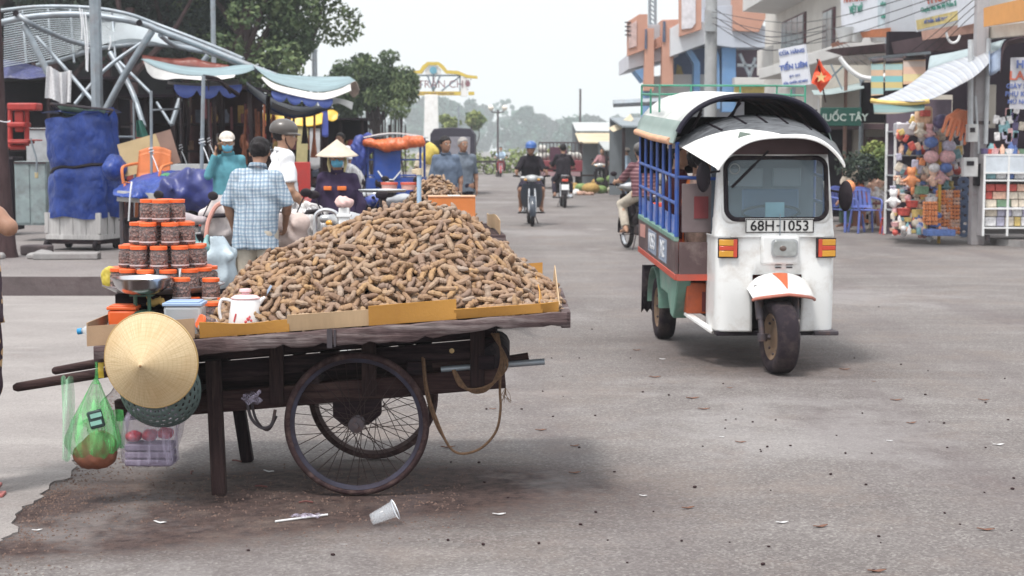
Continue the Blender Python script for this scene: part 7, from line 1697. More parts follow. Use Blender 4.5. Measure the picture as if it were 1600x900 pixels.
mb=MB();mb.surf(lambda u,v:P(213+8*u*(1-v)+18*v*u,188+26*v,21.2)+Vector((0,.05*math.sin(7*u),0)),8,10,.006);lbl('hanging_cloth',mb,'small dark green cloth hanging left of the cardboard sheet','cloth',M('bottle_green_cloth',(.06,.20,.16),.8),loc=P(215,190,21.2))
bxs=[(472,268,18.5,.12,.55,.5,red,'red board standing between the helmeted man and the woman')]
for(px,py,Y,w2,hh,d2,m,lb)in bxs:
 p=P(px,py,Y);mb=MB();mb.box((0,0,-hh*.3),(w2*1.6,.05,hh));lbl('red_board',mb,lb,'board',m,bevel=.005).location=p
sheet('hanging_cloth','yellowish cloth hanging behind the face of the helmeted man',[(466,196),(474,198),(482,200)],[(462,255),(472,262),(480,256)],26,26,M('straw_cloth',(.48,.42,.22),.9))
sheet('hanging_cloth','pale cloth hanging between the helmet and the conical hat',[(484,200),(492,200),(500,201)],[(484,262),(492,265),(500,262)],26.4,26.4,M('pale_grey_cloth',(.50,.50,.52),.9))
tY=28.6;tc_=Vector(((612-800)/FPX*tY,tY+.8,0))
ct_=thing('cargo_trike','blue three wheeled cargo trike with a rolled orange tarp on its frame','cargo trike',tc_)
bq=M('cargo_blue',(.02,.07,.33),.42,dirt=(.1,.1,.2),damt=.4)
tp2=lambda px,py,dy=0:P(px,py,tY+dy)-tc_
A,B=tp2(572,262),tp2(658,262);zt=tp2(600,212).z
for y in(-.7,.7):mb=MB();mb.box(((A.x+B.x)/2,y,.72),(B.x-A.x,.04,.50));mb.build('box_end',bq,ct_,bevel=.006)
for x in(A.x,B.x):mb=MB();mb.box((x,0,.72),(.04,1.36,.50));mb.build('box_side',bq,ct_)
mb=MB();mb.box(((A.x+B.x)/2,0,.48),(B.x-A.x,1.4,.05));mb.build('box_floor',bq,ct_)
mb=MB();mb.box((tp2(605,235).x,-.72,1.24),(.46,.03,.55));mb.build('windbreak',bq,ct_)
for x in(A.x+.02,B.x-.02):
 for y in(-.68,.68):mb=MB();mb.tube([(x,y,.5),(x,y,zt)],.022,8);mb.build('frame_post',bq,ct_)
for z in(1.02,1.3):mb=MB();mb.tube([(A.x,-.69,z),(B.x,-.69,z)],.014,6);mb.build('frame_rail',bq,ct_)
mb=MB();mb.surf(lambda u,v:(A.x-.05+(B.x-A.x+.1)*u,-.75+1.5*v,zt-.02+.08*math.sin(PI*u)),12,4,.02);mb.build('roof_sheet',plwhite,ct_,sharp=0)
sdf_obj('rolled_tarp',[cap((A.x,-.78,zt-.12),((A.x+B.x)*.5-.1,-.80,zt-.19),.075,.105,.03),cap(((A.x+B.x)*.5-.1,-.80,zt-.19),(B.x-.28,-.80,zt-.17),.105,.085,.03),cap((B.x-.24,-.78,zt-.12),(B.x-.02,-.78,zt-.11),.10,.085,.02),cap((A.x,-.78,zt-.12),(B.x,-.78,zt-.06),.05,.05,.03)],.018,torange,ct_,wob=.015,wsc=14)
sdf_obj('bunched_blue_tarp',[ell((A.x-.13,-.7,zt-.30),(.13,.14,.30)),ell((A.x-.16,-.66,zt-.6),(.12,.12,.25))],.02,M('bunched_blue',(.03,.05,.24),.5,var=.4,vs=6),ct_,wob=.03,wsc=10)
for sx in(-1,1):
 w_=thing_part('rear_wheel',ct_);T=TR(((A.x+B.x)/2+sx*.42,.25,.25),ry=PI/2);MB().lathe([(.16,-.05),(.23,-.06),(.25,0),(.23,.06),(.16,.05)],28,T).build('tyre',rubber,w_,sharp=0);MB().lathe([(.001,-.03),(.16,-.045),(.16,.045),(.001,.03)],20,T).build('rim',steel,w_)
w_=thing_part('front_wheel',ct_);T=TR(((A.x+B.x)/2-.05,-1.55,.26),ry=PI/2);MB().lathe([(.20,-.04),(.25,-.045),(.26,0),(.25,.045),(.20,.04)],28,T).build('tyre',rubber,w_,sharp=0)
fx=(A.x+B.x)/2-.05
mb=MB();mb.tube([(fx,-1.55,.26),(fx,-1.4,.75)],.03,8);mb.tube([(fx-.20,-1.15,1.10),(fx-.08,-1.30,.95),(fx+.08,-1.30,.95),(fx+.20,-1.15,1.10)],.018,8);mb.build('handlebar',chrome,ct_)
sdf_obj('front_cowl',[ell((fx,-1.42,.86),(.14,.12,.10)),cap((fx,-1.38,.7),(fx,-1.1,.5),.10,.12,.05)],.016,black,ct_);MB().sph((fx,-1.52,.86),(.085,.05,.065),14,8).build('headlight',M_lamp,ct_)
sdf_obj('saddle',[cap((fx,-.95,.72),(fx,-.78,.74),.11,.11,.03,((0,0,1),1.5))],.02,M_seat,ct_);mb=MB();mb.box((fx,-1.0,.45),(.25,.8,.2));mb.build('engine_frame',darksteel,ct_,bevel=.03)
for(px,py,Y,r,m,lb)in((672,240,33,.20,M('yellow_sack',(.62,.48,.10),.6),'round yellow bundle carried between the trike and the dark van'),(548,282,24,.22,wbag,'white bag lying by the parked motorbikes'),(575,225,30,.18,M('cobalt_bundle',(.03,.05,.26),.6),'dark blue bundle hung left of the cargo trike')):
 p=P(px,py,Y);o=sdf_obj('bundle',[ell((0,0,0),(r*.85,r*.8,r*1.1))],.025,m,wob=.02,wsc=12,seed=3);o.location=p;tag(o,lb,'bundle')
vY=52;vA,vB=P(672,258,vY),P(741,258,vY);vz=P(700,199,vY).z;vc=Vector(((vA.x+vB.x)/2,vY+1.6,0));dv=thing('van','dark canvas backed van parked behind the two walking men','van',vc)
dm=M('dark_canvas',(.050,.045,.065),.7,var=.15);hw=(vB.x-vA.x)/2
mb=MB();pts=[(-hw,.45),(hw,.45),(hw,vz-.22),(hw-.12,vz-.04),(0,vz),(-hw+.12,vz-.04),(-hw,vz-.22)];mb.prism(pts,3.0);mb.build('canvas_body',dm,dv,recalc=True,bevel=.03)
MB().box((.12,-1.515,vz*.60),(hw*1.3,.03,vz*.52)).build('rear_opening',M('van_interior',(.25,.24,.28),.8),dv,bevel=.02)
MB().box((-hw*.62,-1.52,vz*.62),(.25,.03,.8)).build('side_window',black,dv)
for sx in(-1,1):
 for y in(-1,1):MB().lathe([(.001,-.09),(.22,-.1),(.31,-.09),(.33,0),(.31,.09),(.001,.09)],24,TR((sx*(hw-.12),y,.33),ry=PI/2)).build('wheel',rubber,dv)
MB().box((0,-1.53,.50),(hw*2,.08,.14)).build('rear_bumper',steel,dv)
c2=Vector((-.60,13.9,0));rc2=R(4)
t2=thing('vendor_cart','second handcart farther back carrying a smaller tamarind heap and an orange carton','handcart',c2,rc2)
zt2=.80
for k in range(5):mb=MB();mb.box((-.36+.18*k,0,zt2-.02),(.175,2.0,.025));mb.build('deck_board',wmid,t2)
for x in(-.46,.46):mb=MB();mb.box((x,0,zt2-.04),(.04,2.04,.09));mb.build('edge_board',wplank,t2,bevel=.005)
for y in(-1.0,1.0):mb=MB();mb.box((0,y,zt2-.04),(.90,.04,.09));mb.build('end_board',wplank,t2,bevel=.005)
for x in(-.42,.42):mb=MB();mb.box((x,0,.52),(.05,1.6,.09));mb.build('chassis_rail',wdark,t2);mb=MB();mb.bar((x,.7,.5),(x,.72,0),.05,.05);mb.build('leg',wdarkv,t2)
for x in(-.40,.40):
 w_=thing_part('wheel',t2);T=TR((x,-.05,.315),ry=PI/2);MB().lathe([(.2975+.016*math.cos(q),.016*math.sin(q))for q in[2*PI*k/8 for k in range(9)]],48,T).build('tyre',M_tyre,w_,sharp=0);MB().lathe([(.283,-.012),(.270,0),(.283,.012)],48,T).build('rim',rimB,w_)
 mb=MB()
 for k in range(24):a=2*PI*k/24;mb.tube([T@Vector((.27*math.cos(a),.27*math.sin(a),0)),T@Vector((.03*math.cos(a+.9),.03*math.sin(a+.9),.02*(-1)**k))],.002,3)
 mb.build('spokes',M_spoke,w_)
for x in(.22,.42):
 mb=MB();mb.tube([(x,-.6,.62),(x+.05,-1.15,.60),(x+.09,-1.45,.615)],[.022,.022,.025],8);mb.build('handle',M('handle_mauve',(.10,.06,.08),.7),t2)
mb=MB();mb.surf(lambda u,v:(.44,-.95+1.9*u,zt2+.12*v+.02*math.sin(5*u)),10,3,.006);mb.build('card_strip',cardp,t2)
def heap2(x,y):
 r2=((x+.06)/.40)**2+((y-.10)/.95)**2;return zt2+max(0,.46*(1-r2**.75))
rg=random.Random(71);fr2=layer(700,heap2,(-.44,.32),(-.85,.95),rg,.031,lambda x,y,z:z>zt2+.01,(-.03,-.01),.25)+layer(300,heap2,(-.44,.32),(-.85,.95),rg,.047,lambda x,y,z:z>zt2+.01,(0,.02),.33)
o=joined('tamarind_heap',fr2,c2,'smaller tamarind heap on the second cart behind the front heap');o.rotation_euler=(0,0,rc2)
mb=MB();mb.surf(lambda u,v:(-.5+u,-.9+1.9*v,heap2(-.5+u,-.9+1.9*v)-.05),16,24);o=mb.build('tamarind_heap_core',bpy.data.materials['pod_gap_shade']);o.location=c2;o.rotation_euler=(0,0,rc2);tag(o,'core of the smaller tamarind heap, near black to carry the shade between pods','tamarind',kind='stuff')  # core of the smaller heap, coloured near black as shade between its pods
cY=12.75;A=P(668,322,cY);B=P(741,322,cY);zb=zt2;ctn=thing('carton','orange printed carton with a pale taped lid standing on the second cart','carton',Vector(((A.x+B.x)/2,cY+.14,zb)),R(4))
hh=P(700,308,cY).z-zb;wd=B.x-A.x
ocm=M('orange_carton',(.60,.19,.05),.7,var=.08,dirt=(.7,.45,.3),damt=.3)
MB().box((0,0,hh/2),(wd,.26,hh)).build('carton_body',ocm,ctn,bevel=.004)
MB().box((0,0,hh+.004),(wd+.006,.27,.008)).build('carton_lid',M('pale_lid',(.66,.38,.24),.7,var=.1),ctn);MB().box((.02,0,hh+.009),(.10,.272,.002)).build('tape',M('white_tape',(.72,.66,.62),.4),ctn)
MB().box((-.05,-.132,hh*.5),(.16,.003,.09)).build('print_block',M('carton_print',(.42,.07,.03),.7),ctn)
pp=P(655,322,12.4);t=thing('pipe','upright pale blue plastic pipe with a beige cap standing between the two heaps','pipe',Vector((pp.x,pp.y,zt2)))
z1=P(655,272,12.4).z-zt2;MB().tube([(0,0,0),(0,0,z1)],.018,12).build('pipe_body',M('pale_blue_pipe',(.36,.50,.66),.4,var=.05),t);MB().tube([(0,0,z1-.005),(0,0,z1+.045)],.027,12).build('pipe_cap',M('beige_cap',(.60,.50,.36),.5),t);MB().box((-.03,0,z1+.02),(.05,.03,.035)).build('cap_spout',M('beige_cap2',(.60,.50,.36),.5),t,bevel=.004)
pp=P(538,350,9.6);t=thing('plastic_post','white square plastic post with a pink crumpled top behind the left shoulder of the heap','post',Vector((pp.x,pp.y,.0)))
z1=P(538,324,9.6).z;MB().box((0,0,z1/2),(.062,.06,z1)).build('post_body',plwhite,t,bevel=.006);MB().box((0,0,z1-.05),(.085,.075,.018)).build('post_ring',plwhite,t,bevel=.004)
sdf_obj('pink_rag',[ell((0,0,z1+.03),(.055,.045,.035)),ell((-.03,0,z1+.045),(.03,.03,.025))],.008,M('pink_rag',(.62,.42,.40),.8,var=.2),t,wob=.01,wsc=30)
mb=MB();mb.tube(spline([P(492,352,10.4),P(494,335,10.4),P(506,328,10.4),P(524,332,10.4),P(532,348,10.4)],16),.013,8);mb.tube([P(532,348,10.4),Vector((P(532,348,10.4).x,10.4,0))],.013,8);mb.tube([P(492,352,10.4),Vector((P(492,352,10.4).x,10.4,0))],.013,8);lbl('tube_stand',mb,'bent silver tube frame standing behind the left slope of the heap','frame',chrome,loc=G(512,590))
p=P(598,300,13.6);t=thing('metal_tray','flat pale metal tray left of the second tamarind heap','tray',Vector((p.x,p.y,p.z)));MB().lathe([(.001,0),(.19,0),(.21,.02),(.20,.022),(.185,.006),(.001,.006)],28).build('dish',M('tray_metal',(.5,.52,.54),.35,.5),t)
mb=MB();mb.tube([(0,0,0),(0,0,-p.z)],.03,8);mb.build('stand',darksteel,t)
for k,dx in enumerate((0,.17)):
 p2=Vector((p.x+.03+dx,p.y+.35,p.z+.01));t=thing('tub','small red and white tub %s on the tray behind the heap'%('left one' if k==0 else 'right one'),'tub',p2,0,'red and white tubs');MB().lathe([(.001,0),(.065,0),(.07,.05),(.001,.05)],16).build('tub_body',M('tub_pink',(.70,.40,.36),.5),t);MB().lathe([(.074,.045),(.074,.065),(.001,.065)],16).build('lid',M('tub_red',(.62,.12,.08),.5),t)
def wall_box(par,name,x0_,x1_,y0_,y1_,z0,z1,m,bev=0):
 mb=MB();mb.box(((x0_+x1_)/2,(y0_+y1_)/2,(z0+z1)/2),(x1_-x0_,y1_-y0_,z1-z0));return mb.build(name,m,par,bevel=bev)
def fpoly(par,name,pts,Y,d,m):
 """front-facing slab whose outline is given by photograph places at depth Y"""
 q=[P(*p,Y)for p in pts];o_=Vector((0,Y,0));mb=MB();mb.prism([(p.x,p.z)for p in q],d,Matrix.Translation((0,Y+d/2,0)));return mb.build(name,m,par,recalc=True,bevel=.01)
bY=66
bA=thing('building','modern building with orange pillars, white slanted bays and blue columns','building',(10,bY+6,0),wc=True)
z_=lambda py,Y=bY:P(1100,py,Y).z
x_=lambda px,Y=bY:P(px,200,Y).x
fpoly(bA,'ground_wall',[(1022,232),(1246,232),(1246,148),(1040,126)],bY+3,8,greyw)
fpoly(bA,'upper_block',[(1034,62),(1034,31),(1063,30),(1063,52)],bY-.3,4,orangew)
fpoly(bA,'rear_wall',[(1010,82),(1010,38),(1062,38),(1062,66)],bY+.5,4,greyw)
fpoly(bA,'bay',[(982,108),(982,84),(1010,76),(1060,62),(1060,88)],bY,6,M('pale_bay',(.55,.55,.60),.8,var=.08,vs=1))
fpoly(bA,'corner_panel',[(980,88),(980,34),(999,22),(1012,22),(1012,76)],bY-.25,.25,orangew)
fpoly(bA,'corner_inset',[(982,76),(982,40),(995,32),(995,72)],bY-.32,.06,M('inset_pink',(.52,.38,.36),.8))
fpoly(bA,'pillar',[(1006,142),(1009,44),(1022,44),(1022,142)],bY-.5,.6,orangew)
fpoly(bA,'pillar',[(1034,135),(1036,32),(1052,31),(1052,135)],bY-.7,.7,orangew)
fpoly(bA,'beam',[(1022,78),(1022,62),(1036,54),(1036,72)],bY-.2,.4,orangew)
fpoly(bA,'painted_pillar_shadow',[(1007,76),(1008,45),(1011,45),(1011,77)],bY-.58,.06,M('shadow_strip',(.08,.10,.16),.7))  # thin dark slabs paint in the shadow along the pillar edges
fpoly(bA,'painted_pillar_shadow',[(1035,65),(1036,33),(1040,33),(1040,66)],bY-.78,.06,M('shadow_strip2',(.08,.10,.16),.7))
fpoly(bA,'lower_wall',[(1014,158),(1014,120),(1054,116),(1120,116),(1120,158)],bY+.3,3,plaster)
fpoly(bA,'slanted_bay',[(1048,88),(1048,44),(1062,36),(1102,34),(1102,68)],bY-1.2,5,M('white_bay',(.60,.62,.66),.8,var=.06,vs=1))
fpoly(bA,'side_bay',[(1102,68),(1102,10),(1145,8),(1200,45),(1240,50),(1240,74),(1145,74)],bY-.8,6,M('grey_bay',(.46,.50,.58),.8,var=.06,vs=1))
fpoly(bA,'orange_panel',[(1062,57),(1062,-40),(1096,-40),(1096,46)],bY-1.5,.5,orangew)
fpoly(bA,'oval_inset',[(1065,46),(1065,-30),(1087,-30),(1087,36),(1081,44)],bY-1.56,.08,M('inset_white',(.62,.60,.64),.8))
fpoly(bA,'orange_panel',[(1145,48),(1145,-40),(1190,-40),(1200,20),(1186,50)],bY-1.0,.6,orangew)
fpoly(bA,'upper_wall',[(1096,36),(1096,-60),(1160,-60),(1160,36)],bY+.5,5,greyw)
dbl=M('shaded_blue_wall',(.12,.18,.36),.85,var=.1,vs=1)  # darker copy of the wall blue, recess shade put into its colour
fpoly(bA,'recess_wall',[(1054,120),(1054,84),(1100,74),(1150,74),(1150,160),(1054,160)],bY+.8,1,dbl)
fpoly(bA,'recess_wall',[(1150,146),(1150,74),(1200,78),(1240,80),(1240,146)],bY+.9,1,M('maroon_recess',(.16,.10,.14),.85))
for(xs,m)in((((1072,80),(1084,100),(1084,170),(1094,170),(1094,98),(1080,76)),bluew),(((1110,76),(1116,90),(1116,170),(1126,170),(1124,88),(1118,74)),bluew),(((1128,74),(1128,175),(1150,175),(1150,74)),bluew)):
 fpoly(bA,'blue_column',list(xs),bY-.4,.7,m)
fpoly(bA,'blue_brace',[(992,110),(1006,106),(1006,128)],bY,2,bluew);fpoly(bA,'blue_foot',[(1004,232),(1004,142),(1016,142),(1016,232)],bY-.2,.8,bluew)
for(a,b)in(((1156,84),(1172,120)),((1180,90),(1170,125)),((1152,102),(1200,104))):mb=MB();mb.tube([P(*a,bY-.6),P(*b,bY-.6)],.07,6);mb.build('brace_tube',steel,bA)
fpoly(bA,'yellow_board',[(1148,158),(1148,132),(1200,132),(1200,148),(1180,158)],bY-1,.3,M('mustard_board',(.60,.48,.14),.7));fpoly(bA,'white_ledge',[(1148,132),(1148,121),(1214,121),(1214,132)],bY-1.4,.8,plaster)
fpoly(bA,'yellow_patch',[(1056,116),(1058,100),(1064,104),(1068,116)],bY+.74,.05,M('mustard_patch',(.55,.42,.12),.7))
mb=MB()
for px in(1015,1024):mb.tube([P(px,40,bY+1),P(px,-20,bY+1)],.06,6)
for k in range(8):mb.tube([P(1015,-15+7*k,bY+1),P(1024,-8+7*k,bY+1)],.03,4)
mb.build('lattice_mast',steel,bA)
for k in range(4):mb=MB();p=P(981,35+6.5*k,bY-.3);mb.box(p,(.25,.1,.05));mb.build('fin',darksteel,bA)
def upole(px,Y,r0,r1,h,label,m=concrete):
 t=thing('utility_pole',label,'utility pole',((px-800)/FPX*Y,Y,.0));MB().lathe([(r0,0),(r1,h)],12).build('pole',m,t)
 mb=MB();mb.box((0,-.12,h-.8),(.8,.08,.08));mb.build('cross_arm',darksteel,t);return t
polem=M('pole_concrete',(.36,.37,.38),.85,var=.12,vs=3)
up1=upole(1108,46,.20,.15,8,'pale concrete utility pole behind the roof of the three-wheeler',polem)
mb=MB();mb.box((-.05,-.2,5.1),(.3,.2,.6));mb.build('meter_box',greypaint,up1)
mb=MB();mb.tube(spline([P(1085,-10,45.8),P(1086,30,45.8),P(1082,60,45.8),P(1100,64,45.8)],14),.03,6);mb.build('conduit',steel,up1)
FXX=9.4
bB=thing('house','white two storey house with a projecting concrete balcony and barred windows above the pharmacy','house',(FXX+4,50,0),wc=True)
wall_box(bB,'wall',FXX,FXX+8,34,60,0,9.0,M('pale_cream_plaster',(.66,.63,.59),.88,var=.06,vs=1.2,dirt=(.45,.41,.38),damt=.4,dscale=.8))
def onX(px,py,X=FXX):return PX(px,py,X)
def facade_rect(par,name,pa,pb,X,d,m):
 """pa,pb: upper-left and lower-right photograph places on the plane X"""
 a=PX(*pa,X);b=PX(*pb,X);y0_,y1_=sorted((a.y,b.y));z0=min(a.z,b.z);z1=max(a.z,b.z)
 mb=MB();mb.box((X-d/2,(y0_+y1_)/2,(z0+z1)/2),(d,y1_-y0_,z1-z0));return mb.build(name,m,par,bevel=.01)
BX=8.2
a=PX(1150,45,BX);mb=MB();y0_,y1_=30.5,57.5
mb.hexa([(BX,y0_,6.35),(FXX+.5,y0_,6.2),(FXX+.5,y0_,7.0),(BX,y0_,7.0)],[(BX,y1_,6.35),(FXX+.5,y1_,6.2),(FXX+.5,y1_,7.0),(BX,y1_,7.0)]);mb.build('balcony',plaster,bB,recalc=True)
mb=MB();mb.box((BX+.1,(y0_+y1_)/2,7.4),(.16,y1_-y0_,.8));mb.build('parapet',plaster,bB,bevel=.02)
mb=MB();mb.box((BX+.72,45.5,4.02),(1.0,19,.34));mb.build('canopy_slab',plaster,bB,bevel=.02)
dkred=M('dark_red_frame',(.10,.03,.04),.6);wgl=M('window_glass',(.20,.25,.26),.15,var=.15,vs=2)
for(yc,wd,z0,z1)in((53.8,4.4,4.75,5.85),(47.8,1.7,4.3,5.6),(42.0,2.0,4.5,5.6)):
 wn=thing_part('window',bB)
 mb=MB();mb.box((FXX-.03,yc,(z0+z1)/2),(.08,wd,z1-z0));mb.build('frame',dkred,wn)
 n=4 if wd>1.9 else 2
 for k in range(n):mb=MB();y=yc-wd/2+.1+(wd-.2)/n*(k+.5);mb.box((FXX-.08,y,(z0+z1)/2),(.03,(wd-.2)/n-.08,z1-z0-.14));mb.build('pane',wgl,wn)
for(yc,wd)in((50.8,3.4),(45.8,2.6),(42,2.2)):
 wall_box(bB,'shop_opening',FXX-.03,FXX+.02,yc-wd/2,yc+wd/2,.1,2.7,darkin)
for k in range(12):mb=MB();mb.tube([(FXX-.3,56.4+.3*k,4.2),(FXX-.3,56.4+.3*k,5.1)],.03,6);mb.build('baluster',plaster,bB)
for yc in(53.2,48.5,44.2):mb=MB();mb.box((FXX-.08,yc,1.5),(.18,.3,3));mb.build('pilaster',plaster,bB)
for(px,y0_,y1_,Y,lb,r,m)in((1322,105,300,30.5,'rusty thin post holding the white hose behind the red flag',.035,M('rusty_post',(.18,.10,.08),.8)),(1347,125,262,31.5,'pale grey post right of the green pharmacy sign',.045,steel)):
 a=P(px,y0_,Y);t=thing('post',lb,'post',(a.x,a.y,.1));MB().tube([(0,0,0),(0,0,a.z-.1)],r,8).build('pole',m,t);MB().tube([(0,0,a.z-.12),(0,0,a.z-.06)],r*1.3,8).build('cap',m,t)
mb=MB();mb.tube(spline([P(1312,90,30),P(1325,106,30),P(1345,120,30),P(1370,123,30),P(1384,118,30)],18),.045,8);lbl('hose',mb,'thick white hose sagging from the house canopy above the pharmacy sign','hose',plwhite,loc=P(1345,120,30))
mb=MB();mb.tube([P(1322,98,30.4),P(1298,122,31)],.02,5);mb.tube([P(1298,100,31),P(1316,140,31)],.018,5);lbl('stay_rods',mb,'crossed thin stay rods behind the red flag','rod',steel,loc=P(1310,110,30.6))
gsg=thing('shop_sign','dark green pharmacy sign board with white capital letters','sign',P(1318,182,30),wc=True)
A,B=P(1282,168,30),P(1345,197,30);mb=MB();mb.box(((A.x+B.x)/2,30,(A.z+B.z)/2),(B.x-A.x,.08,A.z-B.z));mb.build('board',M('pharmacy_green',(.02,.075,.06),.6),gsg,bevel=.01)
text_mesh('lettering','THUỐC TÂY',.185,M('pale_letter',(.36,.42,.39),.6),gsg,Matrix.Translation(P(1312,184,29.95))@UPR,bold=.004)
mb=MB();a=P(1350,128,31);b_=P(1385,192,31);mb.box(((a.x+b_.x)/2,31.2,(a.z+b_.z)/2),(b_.x-a.x,.1,a.z-b_.z));lbl('roller_screen',mb,'dark roller screen right of the pharmacy sign','screen',tblack,loc=P(1368,192,31))
sheet('awning','pale blue edged flat awning above the pharmacy sign',[(1272,148),(1300,147),(1350,138)],[(1268,141),(1300,138),(1350,128)],30,33,M('pale_teal_sheet',(.26,.32,.32),.7),cat='awning')
wallr=thing('shop_wall','shaded cream and maroon shop front behind the plants and the pharmacy sign','shop front',(7.2,33,.1),wc=True)
wall_box(wallr,'wall',6.35,8.6,33.0,33.2,.1,3.2,plaster2)
for(px0,px1,m)in((1278,1318,darkin),(1322,1332,brownin),(1345,1352,M('door_maroon',(.12,.05,.05),.8))):
 A,B=P(px0,196,32.9),P(px1,196,32.9);wall_box(wallr,'door',A.x,B.x,32.94,33.0,.1,A.z,m)
A,B=P(1356,214,32.9),P(1382,234,32.9);wall_box(wallr,'vent_grille',A.x,B.x,32.93,33.0,B.z,A.z,M('grille',(.14,.08,.09),.8))
wall_box(wallr,'lintel',6.2,8.8,32.7,33.0,P(1300,198,33).z-.06,P(1300,198,33).z+.06,M('lintel_dark',(.10,.06,.07),.8))
fp=P(1283,118,24);fl=thing('flag','red orange flag with a yellow star hanging in folds above the three-wheeler','flag',P(1284,145,24),wc=True)
mb=MB();fo=[(1279,92),(1287,104),(1294,112),(1299,120),(1292,132),(1283,145),(1275,134),(1267,130),(1272,117),(1276,104)]
q=[P(*p,24)for p in fo];c_=P(1283,119,24)
def flagfn(u,v):
 t_=u*10;i=int(t_)%10;e=q[i].lerp(q[(i+1)%10],t_-int(t_));return c_.lerp(e,v)+Vector((0,.05*math.sin(5*v+6*u*PI),0))
mb.surf(flagfn,30,8);o=mb.build('flag_cloth',M('flag_red',(.72,.085,.03),.75,var=.15,vs=6),fl,sharp=0)
st_=[(.085*(1 if k%2==0 else.42)*math.sin(PI*k/5),.085*(1 if k%2==0 else.42)*math.cos(PI*k/5))for k in range(10)]
mb=MB();mb.prism(st_,.012,Matrix.Translation(P(1283,121,23.88)));mb.build('star',M('flag_star',(.75,.50,.22),.7),fl)
mb=MB();mb.tube([P(1277,92,24),P(1290,160,24.1)],.012,6);mb.build('flagstaff',wmid,fl)
def tilt_sign(name,label,quad,Y,Y2,m,cat='sign',d=.06):
 q=[P(*quad[0],Y),P(*quad[1],Y2),P(*quad[2],Y2),P(*quad[3],Y)];n=(q[1]-q[0]).cross(q[3]-q[0]).normalized();n=n if n.y<0 else-n
 t=thing(name,label,cat,sum(q,Vector())/4,wc=True);mb=MB();mb.hexa(q,[p-n*d for p in q]);mb.build('board',m,t,recalc=True)
 ex=((q[1]-q[0])+(q[2]-q[3])).normalized();ez=(q[0]-q[3]);ez=(ez-ex*ez.dot(ex)).normalized();nn=ex.cross(ez)
 def txt(s,u,v,size,mat,bold=0.0,align='CENTER'):
  p=q[0].lerp(q[1],u).lerp(q[3].lerp(q[2],u),v)+nn*.012
  Mx=Matrix.Translation(p)@Matrix((ex,ez,nn)).transposed().to_4x4();text_mesh('lettering',s,size,mat,t,Mx,align,.003,bold)
 def patch(nm,u0,u1,v0,v1,mat,e=.008):
  c4=[q[0].lerp(q[1],u).lerp(q[3].lerp(q[2],u),v)+nn*e for u,v in((u0,v0),(u1,v0),(u1,v1),(u0,v1))];mb=MB();mb.hexa(c4,[p-nn*.006 for p in c4]);mb.build(nm,mat,t,recalc=True)
 return t,txt,patch
sw=M('sign_white',(.66,.68,.74),.6,var=.04,dirt=(.5,.5,.55),damt=.2);navy=M('sign_navy',(.10,.15,.38),.6);tgr=M('sign_green',(.04,.24,.18),.6);trd=M('sign_red',(.50,.12,.07),.6)
t,tx_,pt_=tilt_sign('shop_sign','tilted white sign board with blue lettering behind the red flag',[(1216,77),(1257,69),(1266,132),(1223,137)],27.5,27.2,sw)
tx_('CỬA HÀNG',.5,.14,.09,navy,.003);tx_('TIẾN LIÊM',.5,.50,.115,navy,.005);tx_('ĐT: 077',.5,.74,.06,navy);tx_('SỬA CHỮA XE MÁY',.5,.90,.052,navy,.002)
mb=MB();a=P(1240,137,27.6);mb.tube([a,Vector((a.x,a.y+.05,.1))],.035,8);mb.build('sign_post',steel,t)
t,tx_,pt_=tilt_sign('billboard','white hoarding with a red heading and green word, seen above the orange balcony rail',[(1313,-14),(1371,-18),(1371,46),(1315,54)],34,32,sw)
tx_('NHA KHOA',.42,.18,.24,trd,.006);tx_('VIỆT MỸ',.44,.46,.20,tgr,.006)
t,tx_,pt_=tilt_sign('billboard','narrow pale hoarding strip with two green words',[(1371,-18),(1391,-20),(1391,45),(1372,46)],31.9,31.4,M('pale_blue_board',(.48,.55,.60),.6));tx_('RĂNG',.5,.40,.09,tgr,.004);tx_('HÀM',.5,.70,.09,tgr,.004)
t,tx_,pt_=tilt_sign('billboard','big white shop hoarding with a yellow lower band over the striped blinds',[(1420,-40),(1506,-56),(1505,32),(1432,50)],29,27,sw)
tx_('THÚY',.5,.46,.34,trd,.01);tx_('Chuyên: Mua Bán Mỹ Phẩm Sỉ',.52,.66,.115,tgr,.003);pt_('yellow_band',.03,.99,.80,.97,M('band_yellow',(.60,.48,.20),.6));tx_('MỸ PHẨM - THỜI TRANG NỮ',.5,.885,.085,navy,.002)
def slabq(label,name,quad,Ys,m,d=.3,cat='wall',th=None):
 q=[P(*quad[i],Ys[i])for i in range(4)];mb=MB();back=[p+Vector((0,d,0))for p in q];mb.hexa(q,back);o=mb.build(name,m,loc=q[3],recalc=True);return tag(o,label,cat)
slabq('plain grey side wall between the two hoardings','side_wall',[(1391,-20),(1436,-20),(1436,66),(1390,66)],(31.2,30.8,30.8,31.2),greyw,.4)
slabq('orange balcony rail under the hoarding with green letters','balcony_rail',[(1346,48),(1392,43),(1392,57),(1350,58)],(33,31,31,33),M('rail_orange',(.56,.18,.07),.6),.15,'balcony rail')
slabq('lower orange balcony rail running back towards the white house','balcony_rail',[(1300,68),(1352,46),(1360,56),(1302,74)],(40,33,33,40),M('rail_orange2',(.50,.20,.12),.6),.15,'balcony rail')
for k,px in enumerate((1322,1336,1372)):
 p=P(px,66,33.5);o=MB().lathe([(.001,0),(.14,0),(.22,.26),(.24,.30),(.001,.30)],14).build('flower_pot',plwhite);o.location=p;tag(o,'white flower pot %s on the terrace under the orange rail'%('at the left','in the middle','at the right')[k],'pot','white pots on the terrace')
slabq('shaded terrace slab under the white pots','terrace_slab',[(1300,76),(1400,66),(1470,74),(1330,84)],(36,31,29,34),brownin,.8,'slab')
